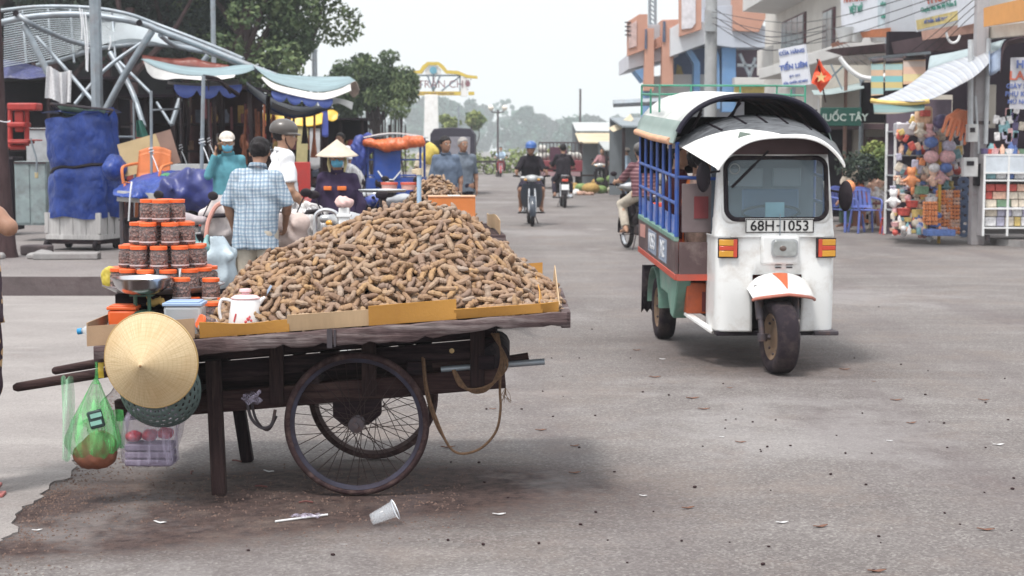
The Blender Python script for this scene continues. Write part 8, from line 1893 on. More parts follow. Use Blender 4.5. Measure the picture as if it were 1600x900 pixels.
slabq('dark brown soffit beneath the big hoarding','soffit',[(1392,66),(1520,42),(1528,74),(1396,84)],(30.5,27.5,27.5,30.5),M('soffit_brown',(.10,.06,.07),.9),.6,'soffit')
slabq('pinkish balcony front under the big hoarding','pink_balcony',[(1444,48),(1530,34),(1532,50),(1446,62)],(28.6,26.6,26.6,28.6),M('pink_balcony',(.55,.32,.25),.7),.2,'balcony')
slabq('grey edged overhanging roof strip above the striped blinds','roof_strip',[(1366,88),(1454,80),(1455,84),(1368,92)],(28.5,27.5,27.5,28.5),steel,.5,'roof')
slabq('orange signboard box at the top right corner above the pole','signboard',[(1546,10),(1640,-12),(1640,26),(1546,40)],(24.5,22,22,24.5),M('box_orange',(.66,.30,.08),.6,var=.06),.3,'signboard')
slabq('white shop name box left of the pole','signboard',[(1507,40),(1507,-20),(1532,-26),(1532,34)][::1],(26.8,26.8,26.2,26.2),sw,.4,'signboard')
slabq('pale eaves board under the orange signboard','eaves_board',[(1546,42),(1640,30),(1640,50),(1546,60)],(25,23,23,25),plaster2,.5,'eaves')
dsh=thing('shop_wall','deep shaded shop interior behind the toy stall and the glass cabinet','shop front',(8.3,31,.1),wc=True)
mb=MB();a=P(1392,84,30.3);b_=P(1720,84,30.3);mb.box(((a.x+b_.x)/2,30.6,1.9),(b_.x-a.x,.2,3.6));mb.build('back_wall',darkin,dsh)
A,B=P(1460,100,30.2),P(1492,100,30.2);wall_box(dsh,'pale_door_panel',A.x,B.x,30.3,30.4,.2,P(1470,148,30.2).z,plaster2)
bl=stripes('striped_blind',[(0,(.52,.42,.18)),(.25,(.18,.42,.44)),(.5,(.55,.38,.26)),(.75,(.30,.46,.46))],2,.42,.1,dirt=.25)
bl2=stripes('peach_striped_blind',[(0,(.62,.40,.26)),(.3,(.62,.52,.28)),(.55,(.64,.42,.32)),(.8,(.55,.45,.40))],2,.5,.1,dirt=.2)
for(x0_,x1_,yt,yb,m,lb)in((1361,1380,96,150,bl,'left teal and yellow striped roller blind'),(1383,1410,96,142,bl,'middle teal and yellow striped roller blind'),(1411,1446,91,132,bl2,'peach and cream striped roller blind')):
 t=thing('roller_blind',lb+' hanging over the shop','blind',P((x0_+x1_)/2,yt,28),wc=True);mb=MB();mb.surf(lambda u,v:P(x0_+(x1_-x0_)*u,yt+(yb-yt)*v-2*u,28-.1*v),6,6,.01);mb.build('blind',m,t);mb=MB();mb.tube([P(x0_,yt,28),P(x1_,yt-2,28)],.05,8);mb.build('roller',darksteel,t)
awn=stripes('pale_striped_awning',[(0,(.36,.38,.42)),(.5,(.44,.46,.49)),(.75,(.31,.33,.38))],0,.11,dirt=.35)
t=thing('awning','pale blue ribbed awning sloping down to a yellow edge right of the blinds','awning',P(1440,155,24),wc=True)
mb=MB();loft(mb,[P(1452,108,25.8),P(1490,95,25.4),P(1530,84,25),P(1560,80,24.8)],[P(1362,157,23.8),P(1400,158,23.6),P(1450,157,23.4),P(1500,132,24.0)],30,12,.08,.008);mb.build('slope',awn,t,sharp=0)
mb=MB();loft(mb,[P(1454,88,26.4),P(1500,80,26),P(1572,62,25.4)],[P(1450,110,25.8),P(1490,97,25.4),P(1562,82,24.8)],20,6,-.05,.008);mb.build('upper_roll',M('awning_roll',(.30,.36,.38),.7,var=.1),t,sharp=0)
mb=MB();mb.tube(spline([P(1361,157,23.8),P(1380,160,23.7),P(1400,161,23.6),P(1425,161,23.5),P(1452,158,23.4)],20),.035,8);mb.build('yellow_edge',M('awning_yellow',(.62,.44,.14),.7),t)
mb=MB();loft(mb,[P(1364,161,23.7),P(1400,164,23.6),P(1446,162,23.5)],[P(1366,178,23.6),P(1400,178,23.5),P(1444,172,23.4)],16,4,0,.006);mb.build('teal_flap',stripes('teal_flap',[(0,(.14,.24,.24)),(.45,(.36,.33,.28)),(.7,(.17,.25,.25))],2,.16),t,sharp=0)
mb=MB();mb.surf(lambda u,v:P(1545+16*u,80+34*v+4*math.sin(5*u),24.6)+Vector((0,.1*math.sin(6*u),0)),8,6,.02);mb.build('bunched_end',M('bunched_blue_end',(.38,.46,.60),.7,var=.2),t,sharp=0)
t=thing('awning','dark brown rounded canopy over the glass cabinet at the right edge','awning',P(1590,100,26),wc=True)
mb=MB();loft(mb,[P(1562,110,24.5),P(1568,70,24.5),P(1590,58,24.5),P(1660,48,24.5)],[P(1562,114,27),P(1568,76,27),P(1590,66,27),P(1660,60,27)],20,4,0,.02);mb.build('hood',M('hood_brown',(.08,.05,.06),.8),t,sharp=0)
t,tx_,pt_=tilt_sign('shop_sign','grey white sign at the right frame edge with a big red letter L',[(1579,90),(1650,88),(1650,172),(1577,170)],24.5,24.2,M('grey_sign',(.46,.46,.50),.6))
tx_('LAN',.26,.36,.19,trd,.004);tx_('GIÀY DÉP',.24,.56,.10,navy,.002);tx_('PHỤ KIỆN',.24,.71,.10,navy,.002);tx_('MŨ NÓN',.24,.86,.09,navy,.002);tx_('H',.22,.14,.16,navy,.006)
up=thing('utility_pole','tall concrete pole with pipes, electric meter boxes and coiled cable at the right','utility pole',Vector((P(1527,300,25.0).x,25.0,0)))
ul=up.location.copy();Yp=ul.y;pq=lambda px,py,dy=0:P(px,py,Yp+dy)-ul
MB().hexa([(-.11,-.10,0),(.11,-.10,0),(.11,.10,0),(-.11,.10,0)],[(-.08,-.08,7),(.08,-.08,7),(.08,.08,7),(-.08,.08,7)]).build('pole',M('pole_grey_brown',(.38,.36,.37),.85,var=.15,vs=3,dirt=(.14,.08,.07),damt=.5),up,bevel=.01)
for(a,b,r)in(((1517,62),(1516,210),.045),((1545,60),(1540,225),.035),((1524,150),(1530,240),.02)):
 mb=MB();mb.tube([pq(*a,-.15),pq(*b,-.15)],r,8);mb.build('conduit',M('conduit_pale',(.46,.48,.50),.5),up)
for(px0,px1,y0_,y1_)in((1511,1526,194,222),(1504,1526,246,276)):
 A,B=pq(px0,y0_,-.3),pq(px1,y1_,-.3);mb_=thing_part('meter_box',up);mb=MB();mb.box(((A.x+B.x)/2,A.y,(A.z+B.z)/2),(B.x-A.x,.14,A.z-B.z));mb.build('box',M('meter_grey',(.52,.52,.52),.5,dirt=(.3,.25,.22),damt=.3),mb_,bevel=.01);mb=MB();mb.box(((A.x+B.x)/2-.01,A.y-.075,A.z-.09),((B.x-A.x)*.5,.01,.07));mb.build('meter_window',black,mb_)
mb=MB()
for k in range(5):mb.tube([pq(1543,262,-.2)+Vector((.10*math.cos(q),.02*k,.17*math.sin(q)+.01*k))for q in[2*PI*i/18 for i in range(18)]],.014,5,closed=True)
mb.build('coiled_cable',black,up)
mb=MB();mb.tube([pq(1531,268,-.12)+Vector((0,0,.12)),pq(1531,290,-.12)],.11,10);mb.build('junction',black,up)
for(z)in(1.9,4.2):mb=MB();mb.box((0,0,z),(.27,.26,.05));mb.build('strap',darksteel,up)
cb=thing('overhead_cables','thin black overhead cables running from the right pole to the distant pole','cable',P(1300,60,35),wc=True)
A0=Vector((ul.x,ul.y,5.2))
for k in range(6):
 a=P(1525,-36+11*k,Yp);b_=P(1110,18+9*k,46)if k<3 else P(1300,66+4*k-24,38);m_=a.lerp(b_,.5)+Vector((0,0,-.5-.1*k));mb=MB();mb.tube(spline([a,m_,b_],24),.008,4);mb.build('cable',black,cb)
for k in range(3):a=P(1118,15+12*k,45.5);b_=P(1290,40+9*k,38);mb=MB();mb.tube(spline([a,a.lerp(b_,.5)+Vector((0,0,-.5)),b_],18),.012,4);mb.build('cable',black,cb)
mb=MB();mb.tube(spline([P(1478,50,27),P(1482,62,27),P(1488,67,27),P(1496,64,27),P(1500,55,27)],14),.022,6);lbl('cable_loop',mb,'loop of pale cable hanging under the pink balcony','cable',plwhite,loc=P(1488,67,27))
sY=25.6
def gpt(px,py,Y=sY):return P(px,py,Y)
sh=thing('display_rack','white wire display rack of the household goods stall','rack',gpt(1440,372),wc=True)
def rz_s(py):return gpt(1440,py).z
X0,X1=gpt(1402,300).x,gpt(1506,300).x
for x in(X0,(X0+X1)/2,X1):
 for dy in(0,.6):mb=MB();mb.bar((x,sY+.2+dy,.1),(x,sY+.2+dy,rz_s(192)),.035,.035);mb.build('rack_post',plwhite,sh)
for py in(205,243,275,300,330):mb=MB();mb.box(((X0+X1)/2,sY+.5,rz_s(py)),(X1-X0,.65,.02));mb.build('shelf',greypaint,sh)
mb=MB();mb.box(((X0+X1)/2,sY+.84,1.2),(X1-X0,.03,2.2));mb.build('back_mesh',M('rack_back',(.12,.09,.12),.8),sh)
A,B=gpt(1402,192),gpt(1434,212);mb=MB();mb.box(((A.x+B.x)/2,sY+.15,(A.z+B.z)/2),(B.x-A.x,.25,A.z-B.z));lbl('tin_case',mb,'silver white case on top left of the display rack','case',M('silver_case',(.50,.48,.52),.4,.3),bevel=.02,loc=gpt(1418,212))
pal=dict(orange=(.72,.27,.11),pink=(.62,.36,.37),blue=(.10,.17,.42),white=(.70,.69,.70),teal=(.20,.38,.42),violet=(.10,.08,.18),red=(.48,.075,.06),yellow=(.60,.45,.16),peach=(.70,.45,.34),lavender=(.45,.44,.56),green=(.15,.25,.16),cream=(.60,.53,.44))
PM={k:M('toy_'+k,v,.5,var=.35,vs=26)for k,v in pal.items()}
def item(kind,name,cname,loc,s,place,group,rg):
 m=PM[cname];mb=MB()
 if kind=='ball':o=MB().sph((0,0,s),s,16,12).build('ball',m);nm='ball'
 elif kind=='bottle':o=MB().lathe([(.001,0),(s*.6,0),(s*.62,s*1.5),(s*.25,s*2.0),(s*.22,s*2.4),(.001,s*2.4)],14).build('bottle',m);nm='bottle'
 elif kind=='doll':
  o=sdf_obj('plush_toy',[ell((0,0,s*.8),(s*.62,s*.5,s*.8)),ell((0,-.0,s*1.9),(s*.55,s*.5,s*.5)),ell((-s*.4,0,s*2.35),(s*.2,)*3),ell((s*.4,0,s*2.35),(s*.2,)*3),cap((-s*.4,-s*.2,s*1.1),(-s*.9,-s*.4,s*.8),s*.2),cap((s*.4,-s*.2,s*1.1),(s*.9,-s*.4,s*.8),s*.2)],max(.012,s*.14),m);nm='plush toy'
 elif kind=='tub':o=MB().lathe([(.001,0),(s*.8,0),(s,s*.9),(s*1.05,s*.92),(s*1.05,s),(s*.5,s*1.08),(.001,s*1.08)],18).build('tub',m);nm='tub'
 elif kind=='pack':
  for a in range(3):
   for b in range(2):mb.sph(((a-1)*s*.62,0,s*.35+b*s*.7),(s*.36,s*.4,s*.37),10,7)
  o=mb.build('ball_pack',m);nm='pack of balls'
 else:mb.box((0,0,s*.5),(s*1.5,s*.9,s));o=mb.build('toy_box',m,bevel=.01);nm='box'
 o.location=loc;o.rotation_euler=(0,0,rg.uniform(-.4,.4));tag(o,'%s %s %s'%(cname,nm,place),nm.split()[0]if nm!='pack of balls' else 'ball pack',group)
 return o
rg=random.Random(88);names=list(pal)
rows=[(208,.075,'on the top shelf of the display rack',('bottle','doll','ball'),1404,1446),(243,.075,'on the upper shelf of the display rack',('bottle','doll','ball','bottle'),1408,1500),(275,.085,'on the middle shelf of the display rack',('bottle','doll','tub','ball'),1404,1500),(300,.08,'on the lower shelf of the display rack',('box','tub','doll','ball'),1404,1500)]
for(py,s,place,kinds,a,b)in rows:
 px=a
 while px<b:
  item(rg.choice(kinds),'',rg.choice(names),gpt(px,py,sY+.2+rg.uniform(0,.2))+Vector((0,0,.012)),s*rg.uniform(.8,1.2),place,'goods on the display rack',rg);px+=rg.uniform(5.5,8.5)
wn_=['orange','orange','peach','red','pink','peach','white','white','white','cream','cream','blue','yellow','teal','lavender']
for k in range(150):
 px=rg.uniform(1394,1476);f_=rg.random();py=278+88*f_;Y_=sY+.15-.55*f_;s=rg.uniform(.035,.07)
 p=gpt(px,py,Y_);p.z=max(0,p.z-s*.5);cn=rg.choice(wn_)
 item(rg.choice(('box','box','bottle','tub','pack','ball')),'',cn,p,s,'heaped in the %s of the toy stall'%(('upper left','upper right','lower left','lower right')[(px>1435)+2*(f_>.5)]),'goods piled before the display rack',rg)
for k in range(60):
 px=rg.uniform(1404,1505);py=rg.uniform(180,270);p=gpt(px,py,sY-.05+rg.uniform(-.1,.1));cn=rg.choice(wn_);mb=MB();mb.box((0,0,0),(rg.uniform(.05,.11),.04,rg.uniform(.08,.16)));o=mb.build('hanging_packet',PM[cn],bevel=.014);o.location=p;o.rotation_euler=(0,rg.uniform(-.5,.5),0);tag(o,'%s packet hanging among the toys %s'%(cn,'at the left' if px<1440 else('in the middle' if px<1475 else 'beside the orange balloons')),'packet','packets hanging in the toy stall')
for k in range(26):
 px=rg.uniform(1328,1398);py=rg.uniform(300,345);cn=rg.choice(wn_);s=rg.uniform(.04,.08);p=P(px,py,29.4+rg.uniform(-.3,.4));p.z=max(.1,p.z-s);item(rg.choice(('box','tub','doll')),'',cn,p,s,'heaped behind the purple blue chairs','goods behind the plastic chairs',rg)
for(px,py,s,k,cn,place)in((1396,318,.12,'doll','white','propped at the left of the stall'),(1412,330,.11,'tub','red','stacked low at the left of the stall'),(1425,318,.10,'tub','red','stacked beside the other red tub'),(1430,345,.15,'box','blue','stacked low at the front of the stall'),(1432,332,.13,'box','yellow','on the blue box at the front of the stall'),(1405,350,.12,'box','cream','low at the left front of the stall'),(1440,296,.13,'box','green','in the middle of the stall'),(1458,285,.12,'doll','peach','sitting in the middle of the stall'),(1424,285,.13,'doll','orange','with an orange head in the middle of the stall'),(1470,282,.12,'doll','pink','right of the peach plush toy'),(1455,312,.10,'tub','white','in the lower middle of the stall'),(1444,366,.11,'pack','pink','on the ground at the front of the stall'),(1436,352,.10,'pack','lavender','above the pink pack of balls'),(1412,366,.08,'doll','white','on the ground at the left front'),(1452,374,.07,'doll','white','on the ground at the very front')):
 p=gpt(px,py,sY-.2);p.z=max(.0,p.z-s*.6);item(k,'',cn,p,s,place,'goods piled before the display rack',rg)
for r in range(6):
 for c_ in range(3):
  px=1470+11*c_;item('pack','','orange' if(r+c_)%3 else 'peach',gpt(px,366-11.5*r,sY-.15),.085,'in the tall stack by the yellow post, %s column'%('left','middle','right')[c_],'stacked packs of orange balls',rg)
for r in range(4):
 for c_ in range(2):item('pack','','orange',gpt(1448+10*c_,352-9*r,sY-.35),.075,'in the short stack left of the yellow post','stacked packs of orange balls',rg)
mb=MB();a=gpt(1467,372,sY-.2);mb.bar((a.x,a.y,.0),(gpt(1469,222,sY-.2).x,a.y,rz_s(222)),.045,.04);lbl('stall_post',mb,'yellow wooden post in the middle of the toy stall','post',M('yellow_post',(.55,.33,.04),.6),loc=Vector((a.x,a.y,0)))
mb=MB();a=gpt(1466,369,sY-.5);mb.box(a+Vector((0,0,.06)),(.45,.35,.10));lbl('blue_crate',mb,'flat blue crate on the ground before the yellow post','crate',PM['blue'],bevel=.01,loc=a)
for k in range(7):
 a=gpt(1505+2.2*math.sin(k),368-13*k,sY-.05);mb=MB()
 for rr in range(3):mb.tube([a+Vector(((.085-.022*rr)*math.cos(q),-.03,(.075-.02*rr)*math.sin(q)+.06))for q in[2*PI*i/16 for i in range(16)]],.013,5,closed=True)
 lbl('coiled_rope',mb,'coil of blue grey rope hanging in the column beside the pole','rope coil',M('blue_grey_rope',(.16,.22,.36),.8,var=.3)if k==0 else bpy.data.materials['blue_grey_rope'],'coils of blue grey rope',loc=a)
for(px,py,s,kind,cn,lb)in((1443,190,.17,'bag','peach','tall printed plastic bag hanging at the top of the toy stall'),(1438,206,.10,'doll','cream','x'),(1452,208,.10,'doll','pink','x'),(1446,172,.10,'box','red','x')):
 if kind=='bag':
  p=gpt(px,py,sY-.1);mb=MB();mb.box((0,0,0),(.28,.12,.48));lbl('hanging_bag',mb,lb,'bag',M('printed_peach',(.62,.40,.25),.5,var=.5,vs=9),bevel=.05).location=p
 else:item(kind,'',cn,gpt(px,py,sY-.25)-Vector((0,0,s)),s,'hanging high in the toy stall','toys hanging in the stall',rg)
pr=[]
for k in range(7):
 x=-.20+.066*k;pr.append(cap((x*.4+.02,0,.32),(x,-.05,.18),.04,.04,.012));pr.append(cap((x,-.05-.03*(k%2),.18),(x*1.15,-.08-.03*(k%2),-.05-.05*(k%3)),.036,.026,.004))
o=sdf_obj('orange_balloons',pr,.016,M('balloon_orange',(.78,.25,.12),.4,var=.15),wob=.004,wsc=20);o.location=gpt(1494,206,sY-.45);o.rotation_euler=(0,R(14),0);tag(o,'bunch of long orange balloons hanging at the top right of the stall','balloons')
for(px,py,r,cn,lb)in((1480,202,.13,'cream','round cream hat hanging left of the orange balloons'),(1472,190,.14,'violet','dark round ball hanging in the shade above the cream hat'),(1455,245,.12,'pink','big pink ball in a net in the middle of the stall'),(1480,245,.13,'pink','pink ball hanging right of the yellow post'),(1483,228,.11,'lavender','pale lavender ball hanging above the pink ball'),(1455,222,.11,'blue','blue ball hanging near the top of the yellow post'),(1478,262,.10,'blue','blue ball hanging below the pink ball'),(1460,262,.09,'white','white ball hanging below the big pink ball')):
 o=MB().sph((0,0,0),(r,r*.9,r*.85),18,12).build('hanging_ball',PM[cn]);o.location=gpt(px,py,sY-.25);tag(o,lb,'ball','balls hanging in the toy stall')
fr_=gpt(1497,235,sY-.1);mb=MB();mb.box((0,0,0),(.14,.03,.14));lbl('framed_picture',mb,'small square yellow framed plate hung by the meter box','frame',PM['yellow'],bevel=.01).location=fr_
for(px,py,r,cn,lb)in((1362,285,.14,'peach','pink and cream soft toy at the left of the pile'),(1374,280,.13,'peach','peach soft toy at the back of the pile'),(1384,288,.13,'cream','cream soft toy at the right of the pile'),(1368,300,.14,'white','white soft toy in front of the pile'),(1380,305,.12,'white','white soft toy lowest in the pile'),(1392,300,.11,'white','white soft toy beside the rack post')):
 item('doll','',cn,P(px,py+14,29.4),r*.85,lb.split(cn if cn in lb else 'soft')[-1].strip()or 'in the pile','soft toys piled on a table',rg)['label']=lb
t=thing('table','low dark table carrying the pile of soft toys','table',P(1372,345,29.6));z1=P(1372,316,29.6).z;t.location.z=.1;z1-=.1
MB().box((0,0,z1-.02),(.55,.5,.04)).build('tabletop',M('table_red_brown',(.16,.05,.05),.6),t)
for sx in(-1,1):
 for sy in(-1,1):MB().box((sx*.25,sy*.22,z1/2-.02),(.04,.04,z1-.04)).build('leg',wdarkv,t)
for(px,py,Y,lm,rr,lb)in((1340,262,29,leafB,.42,'dark leafy potted bush behind the seated vendor'),(1370,242,30,leafY,.30,'pale green low potted plant on the ledge'),(1386,238,29.5,leafY,.22,'yellow green round potted plant by the rack'),(1383,262,29,leafA,.26,'olive potted bush under the yellow green plant')):
 p=P(px,py,Y);pt=thing('potted_plant',lb,'plant',(p.x,p.y,.1),0,'potted plants before the shop');zc=p.z-.1
 MB().lathe([(.001,0),(.13,0),(.18,.28),(.001,.26)],14).build('pot',M('clay_pot',(.28,.12,.08),.8),pt);mb=MB();mb.tube([(0,0,.2),(0.02,0,zc)],.02,6);mb.build('stem',bark,pt)
 V,F,a=leaves([(random.uniform(-.1,.1),random.uniform(-.1,.1),zc+random.uniform(-.08,.08))for _ in range(5)],[(rr*.8,rr*.8,rr*.6)]*5,900,.085,int(px));mesh_obj('foliage',V,F,lm,pt,smooth=False,attr=a)
vend,J,hp=person('vendor bending at the toy stall in a conical hat and orange top with green sleeve',Vector((P(1347,300,29.2).x,29.2,.42)),R(120),1.5,sitpose(che=(0,.14,.38),nec=(0,.26,.52),hea=(0,.34,.60),shL=(-.15,.22,.48),shR=(.15,.22,.48),elL=(-.2,.34,.28),elR=(.2,.34,.28),wrL=(-.14,.5,.15),wrR=(.14,.5,.15)),orangec,M('green_cloth',(.09,.15,.11),.9),skin2,res=.014,sleeve='short',hem=.02,hat='conical',fingers=False,detail=False,pitch=R(-40))
plastic_chair('purple blue plastic armchair nearest the road edge by the stall',G(1352,364),R(190),bluepl,'plastic chairs',.95)
plastic_chair('purple blue plastic chair half hidden behind the three-wheeler',G(1322,362),R(210),bluepl,'plastic chairs',.95)
for(px,py,m,lb)in((1390,366,PM['red'],'small red plastic stool right of the purple blue armchair'),(1334,356,PM['red'],'small red plastic stool behind the purple blue armchair'),(1372,358,PM['cream'],'small cream stool with goods under the soft toy table')):
 p=G(px,py);t=thing('stool',lb,'stool',p,0,'small plastic stools');MB().box((0,0,.27),(.26,.26,.025)).build('seat',m,t,bevel=.01)
 for sx in(-1,1):
  for sy in(-1,1):mb=MB();mb.bar((sx*.11,sy*.11,.26),(sx*.14,sy*.14,0),.035,.03);mb.build('leg',m,t)
o=MB().sph((0,0,.0),.12,16,12).build('orange_ball',PM['orange']);o.location=P(1326,292,28.2)+Vector((0,0,0));tag(o,'big orange round bundle just right of the three-wheeler mirror','ball')
gY=24.6;A=P(1536,356,gY);B=P(1660,356,gY);zt=P(1540,242,gY).z;gc=thing('glass_cabinet','white framed glass cabinet stacked with boxes at the right edge','cabinet',(A.x,gY,.1),wc=True)
z0=.16;X0,X1=A.x,B.x;Xm=P(1575,300,gY).x
for x in(X0,Xm,X1):mb=MB();mb.bar((x,gY,z0),(x,gY,zt),.03,.03);mb.build('frame_post',plwhite,gc)
for py in(242,270,282,326,356):mb=MB();z=P(1540,py,gY).z;mb.box(((X0+X1)/2,gY,z),(X1-X0,.035,.025));mb.box(((X0+X1)/2,gY+.3,z),(X1-X0,.55,.015));mb.build('shelf',plwhite,gc)
mb=MB();mb.box(((X0+X1)/2,gY+.58,(z0+zt)/2),(X1-X0,.02,zt-z0));mb.box((X0,gY+.3,(z0+zt)/2),(.02,.56,zt-z0));mb.build('case',M('cabinet_back',(.35,.33,.34),.7),gc)
mb=MB();mb.box(((X0+X1)/2,gY-.004,(P(1540,256,gY).z)),(X1-X0-.04,.01,zt-P(1540,268,gY).z));mb.build('upper_glass',M('frosted_glass',(.55,.60,.66),.3),gc)
mb=MB()
for x in(X0+.1,X1-.1):mb.box((x,gY+.1,.12),(.06,.06,.10))
mb.build('foot',darksteel,gc)
rg=random.Random(12)
for(py,hh,cols)in((281,.09,('blue','white','teal')),(325,.12,('peach','cream','green','red')),(355,.15,('white','cream','lavender','yellow'))):
 for lay in range(3 if py==325 else 1+(py==355)):
  x=X0+.05
  while x<X1-.12:
   w_=rg.uniform(.10,.22);z=P(1540,py,gY).z+.014+lay*hh;mb=MB();mb.box((0,0,hh/2-.005),(w_-.012,.3,hh-.012));cn=rg.choice(cols);o=mb.build('goods_box',PM[cn],bevel=.004);o.location=(x+w_/2,gY+.24,z);tag(o,'%s carton %s shelf of the glass cabinet'%(cn,{281:'on the narrow upper',325:'on the middle',355:'on the bottom'}[py]),'box','cartons in the glass cabinet');x+=w_
for k in range(16):
 px=1538+rg.uniform(0,60);p=P(px,240,gY+.2);cn=rg.choice(names);s=rg.uniform(.05,.08);item(rg.choice(('bottle','box','tub')),'',cn,Vector((p.x,p.y,zt+.015)),s,'standing on top of the glass cabinet','small goods on the glass cabinet',rg)
for k in range(22):
 px=rg.uniform(1556,1600);py=rg.uniform(165,225);cn=rg.choice(('lavender','pink','white','cream','violet','teal'));p=P(px,py,gY+.3);mb=MB();mb.box((0,0,0),(.09,.03,.13));o=mb.build('hanging_packet',PM[cn],bevel=.012);o.location=p;o.rotation_euler=(0,rg.uniform(-.3,.3),0);tag(o,'%s packet hanging in strips above the glass cabinet'%cn,'packet','packets hanging above the cabinet')
A,B=P(1543,132,gY+.6),P(1556,200,gY+.6);mb=MB();mb.box(((A.x+B.x)/2,gY+.7,(A.z+B.z)/2),(B.x-A.x,.15,A.z-B.z));lbl('meter_cabinet',mb,'pale upright panel with a small blue mark beside the pole','panel',plaster2,bevel=.01,loc=P(1550,200,gY+.6))
def shed(label,px0,px1,pyt,Y,m,slope=.3,d=3,seed=1,posts=3):
 A,B=P(px0,pyt,Y),P(px1,pyt,Y);t=thing('market_shed',label,'market shed',((A.x+B.x)/2,Y+d/2,0),wc=True,group='sheds of the far market')
 mb=MB();mb.hexa([(A.x,Y,A.z-slope),(B.x,Y,A.z-slope),(B.x,Y+d,A.z),(A.x,Y+d,A.z)],[(A.x,Y,A.z-slope+.05),(B.x,Y,A.z-slope+.05),(B.x,Y+d,A.z+.05),(A.x,Y+d,A.z+.05)]);mb.build('roof',m,t,recalc=True)
 for k in range(posts):
  x=A.x+(B.x-A.x)*(k+.1)/(posts-.8);mb=MB();mb.bar((x,Y+.1,0),(x,Y+.1,A.z-slope),.09,.09);mb.build('post',wdarkv,t)
 mb=MB();mb.box(((A.x+B.x)/2,Y+d-.1,(A.z)/2),(B.x-A.x,.05,A.z));mb.build('back_wall',M('shed_back_%d'%seed,(.16,.18,.20),.8,var=.2,vs=1),t)
 mb=MB();mb.box(((A.x+B.x)/2,Y+.8,.45),((B.x-A.x)*.9,.8,.06));mb.build('counter',wmid,t)
 return t
shed('market shed with a grey sheet roof right behind the three-wheeler bars',972,1040,180,46,greysheet,.35,6,1)
shed('market shed with a sagging straw coloured roof',905,975,208,62,M('straw_sheet',(.50,.43,.30),.8,var=.2,vs=1),.4,4,2)
shed('market shed with a pale torn tarp roof farther off',900,990,190,80,M('pale_tin',(.42,.44,.44),.7,var=.15,vs=.6),.5,5,3)
shed('low grey shed with a tin roof beside the vegetable heaps',945,1010,222,54,M('tin_grey',(.36,.38,.38),.7,var=.15,vs=.6),.3,4,4)
mb=MB();mb.tube([P(958,162,44),P(1040,158,44)],.10,8);lbl('rolled_awning',mb,'long rolled grey awning at the top of the nearest market shed','awning',steel,loc=P(1000,160,44))
sheet('awning','slanted straw coloured awning sheet over the vegetable stalls',[(985,178),(970,190),(950,200)],[(990,186),(978,198),(958,206)],50,49,M('straw_awning',(.55,.47,.34),.8),cat='awning')
for i in range(26):
 px=random.uniform(895,990);Y=random.uniform(52,62);p=G(px,250);x=(px-800)/FPX*Y;zz=random.choice((0,.05,.35));cn=random.choice(('leaf','cream','ochre'));r=random.uniform(.10,.26)
 m={'leaf':M('veg_green',(.16,.24,.08),.8,var=.4,vs=8)if 'veg_green' not in bpy.data.materials else bpy.data.materials['veg_green'],'cream':PM['cream'],'ochre':goodsm[5]}[cn]
 o=MB().sph((0,0,r*.7),(r*1.2,r,r*.75),10,7).build('vegetable_heap',m);o.location=(x,Y,zz);tag(o,'small heap of %s produce at the far vegetable stalls'%{'leaf':'green leafy','cream':'pale','ochre':'ochre'}[cn],'vegetables','produce at the far stalls')
p=G(868+45,305);o=sdf_obj('litter_bag',[ell((-.12,0,.07),(.16,.12,.09)),ell((.14,0,.05),(.16,.10,.06)),cap((-.2,0,.1),(-.26,0,.14),.05)],.02,M('litter_brown',(.42,.26,.20),.8,var=.5,vs=9),wob=.03,wsc=9);o.location=p;tag(o,'crumpled pinkish bag of rubbish lying in the road right of the riders','rubbish bag')
o=sdf_obj('litter_bag',[ell((0,0,.10),(.17,.12,.11))],.02,wbag,wob=.03,wsc=11);o.location=p+Vector((-.28,.1,0));tag(o,'white plastic bag lying beside the pinkish rubbish bag','plastic bag')
rY=60;A,B=P(842,240,rY),P(910,240,rY);rc_=thing('truck','old red truck with a barred cargo cage carrying white sacks, seen behind the riders','truck',((A.x+B.x)/2,rY,0));hw=(B.x-A.x)/2
MB().box((0,1.2,.85),(hw*2,2.6,.42)).build('cargo_bed',M('truck_red',(.22,.03,.045),.5,var=.15),rc_,bevel=.03);MB().box((-hw*.1,-.10,1.25),(.62,.3,.60)).build('cab_box',M('cab_maroon',(.09,.035,.06),.6),rc_)
for k in range(13):mb=MB();x=-hw+2*hw*k/12;mb.tube([(x,-.05,1.05),(x,-.05,1.72)],.018,6);mb.build('cage_bar',darksteel,rc_)
mb=MB();mb.tube([(-hw,-.05,1.72),(hw,-.05,1.72)],.025,6);mb.tube([(-hw,-.05,1.4),(hw,-.05,1.4)],.015,6);mb.build('cage_rail',darksteel,rc_)
for sx in(-1,1):MB().lathe([(.001,-.09),(.2,-.1),(.3,-.09),(.32,0),(.3,.09),(.001,.09)],20,TR((sx*(hw-.15),.4,.32),ry=PI/2)).build('wheel',rubber,rc_)
MB().box((0,-.12,.55),(hw*1.8,.06,.16)).build('bumper',M('bumper_pink',(.35,.22,.24),.6),rc_)
for k in range(5):
 o=sdf_obj('sack',[ell((0,0,.14),(.19,.22,.16))],.03,M('sack_pale',(.60,.58,.55),.8)if k==0 else bpy.data.materials['sack_pale'],wob=.02,wsc=9,seed=k);o.location=((A.x+B.x)/2+(-.75,-.55,-.68,.4,.62)[k],rY+.35,1.06+(.28 if k==2 else 0));tag(o,'pale sack loaded on the red truck','sack','sacks on the red truck')
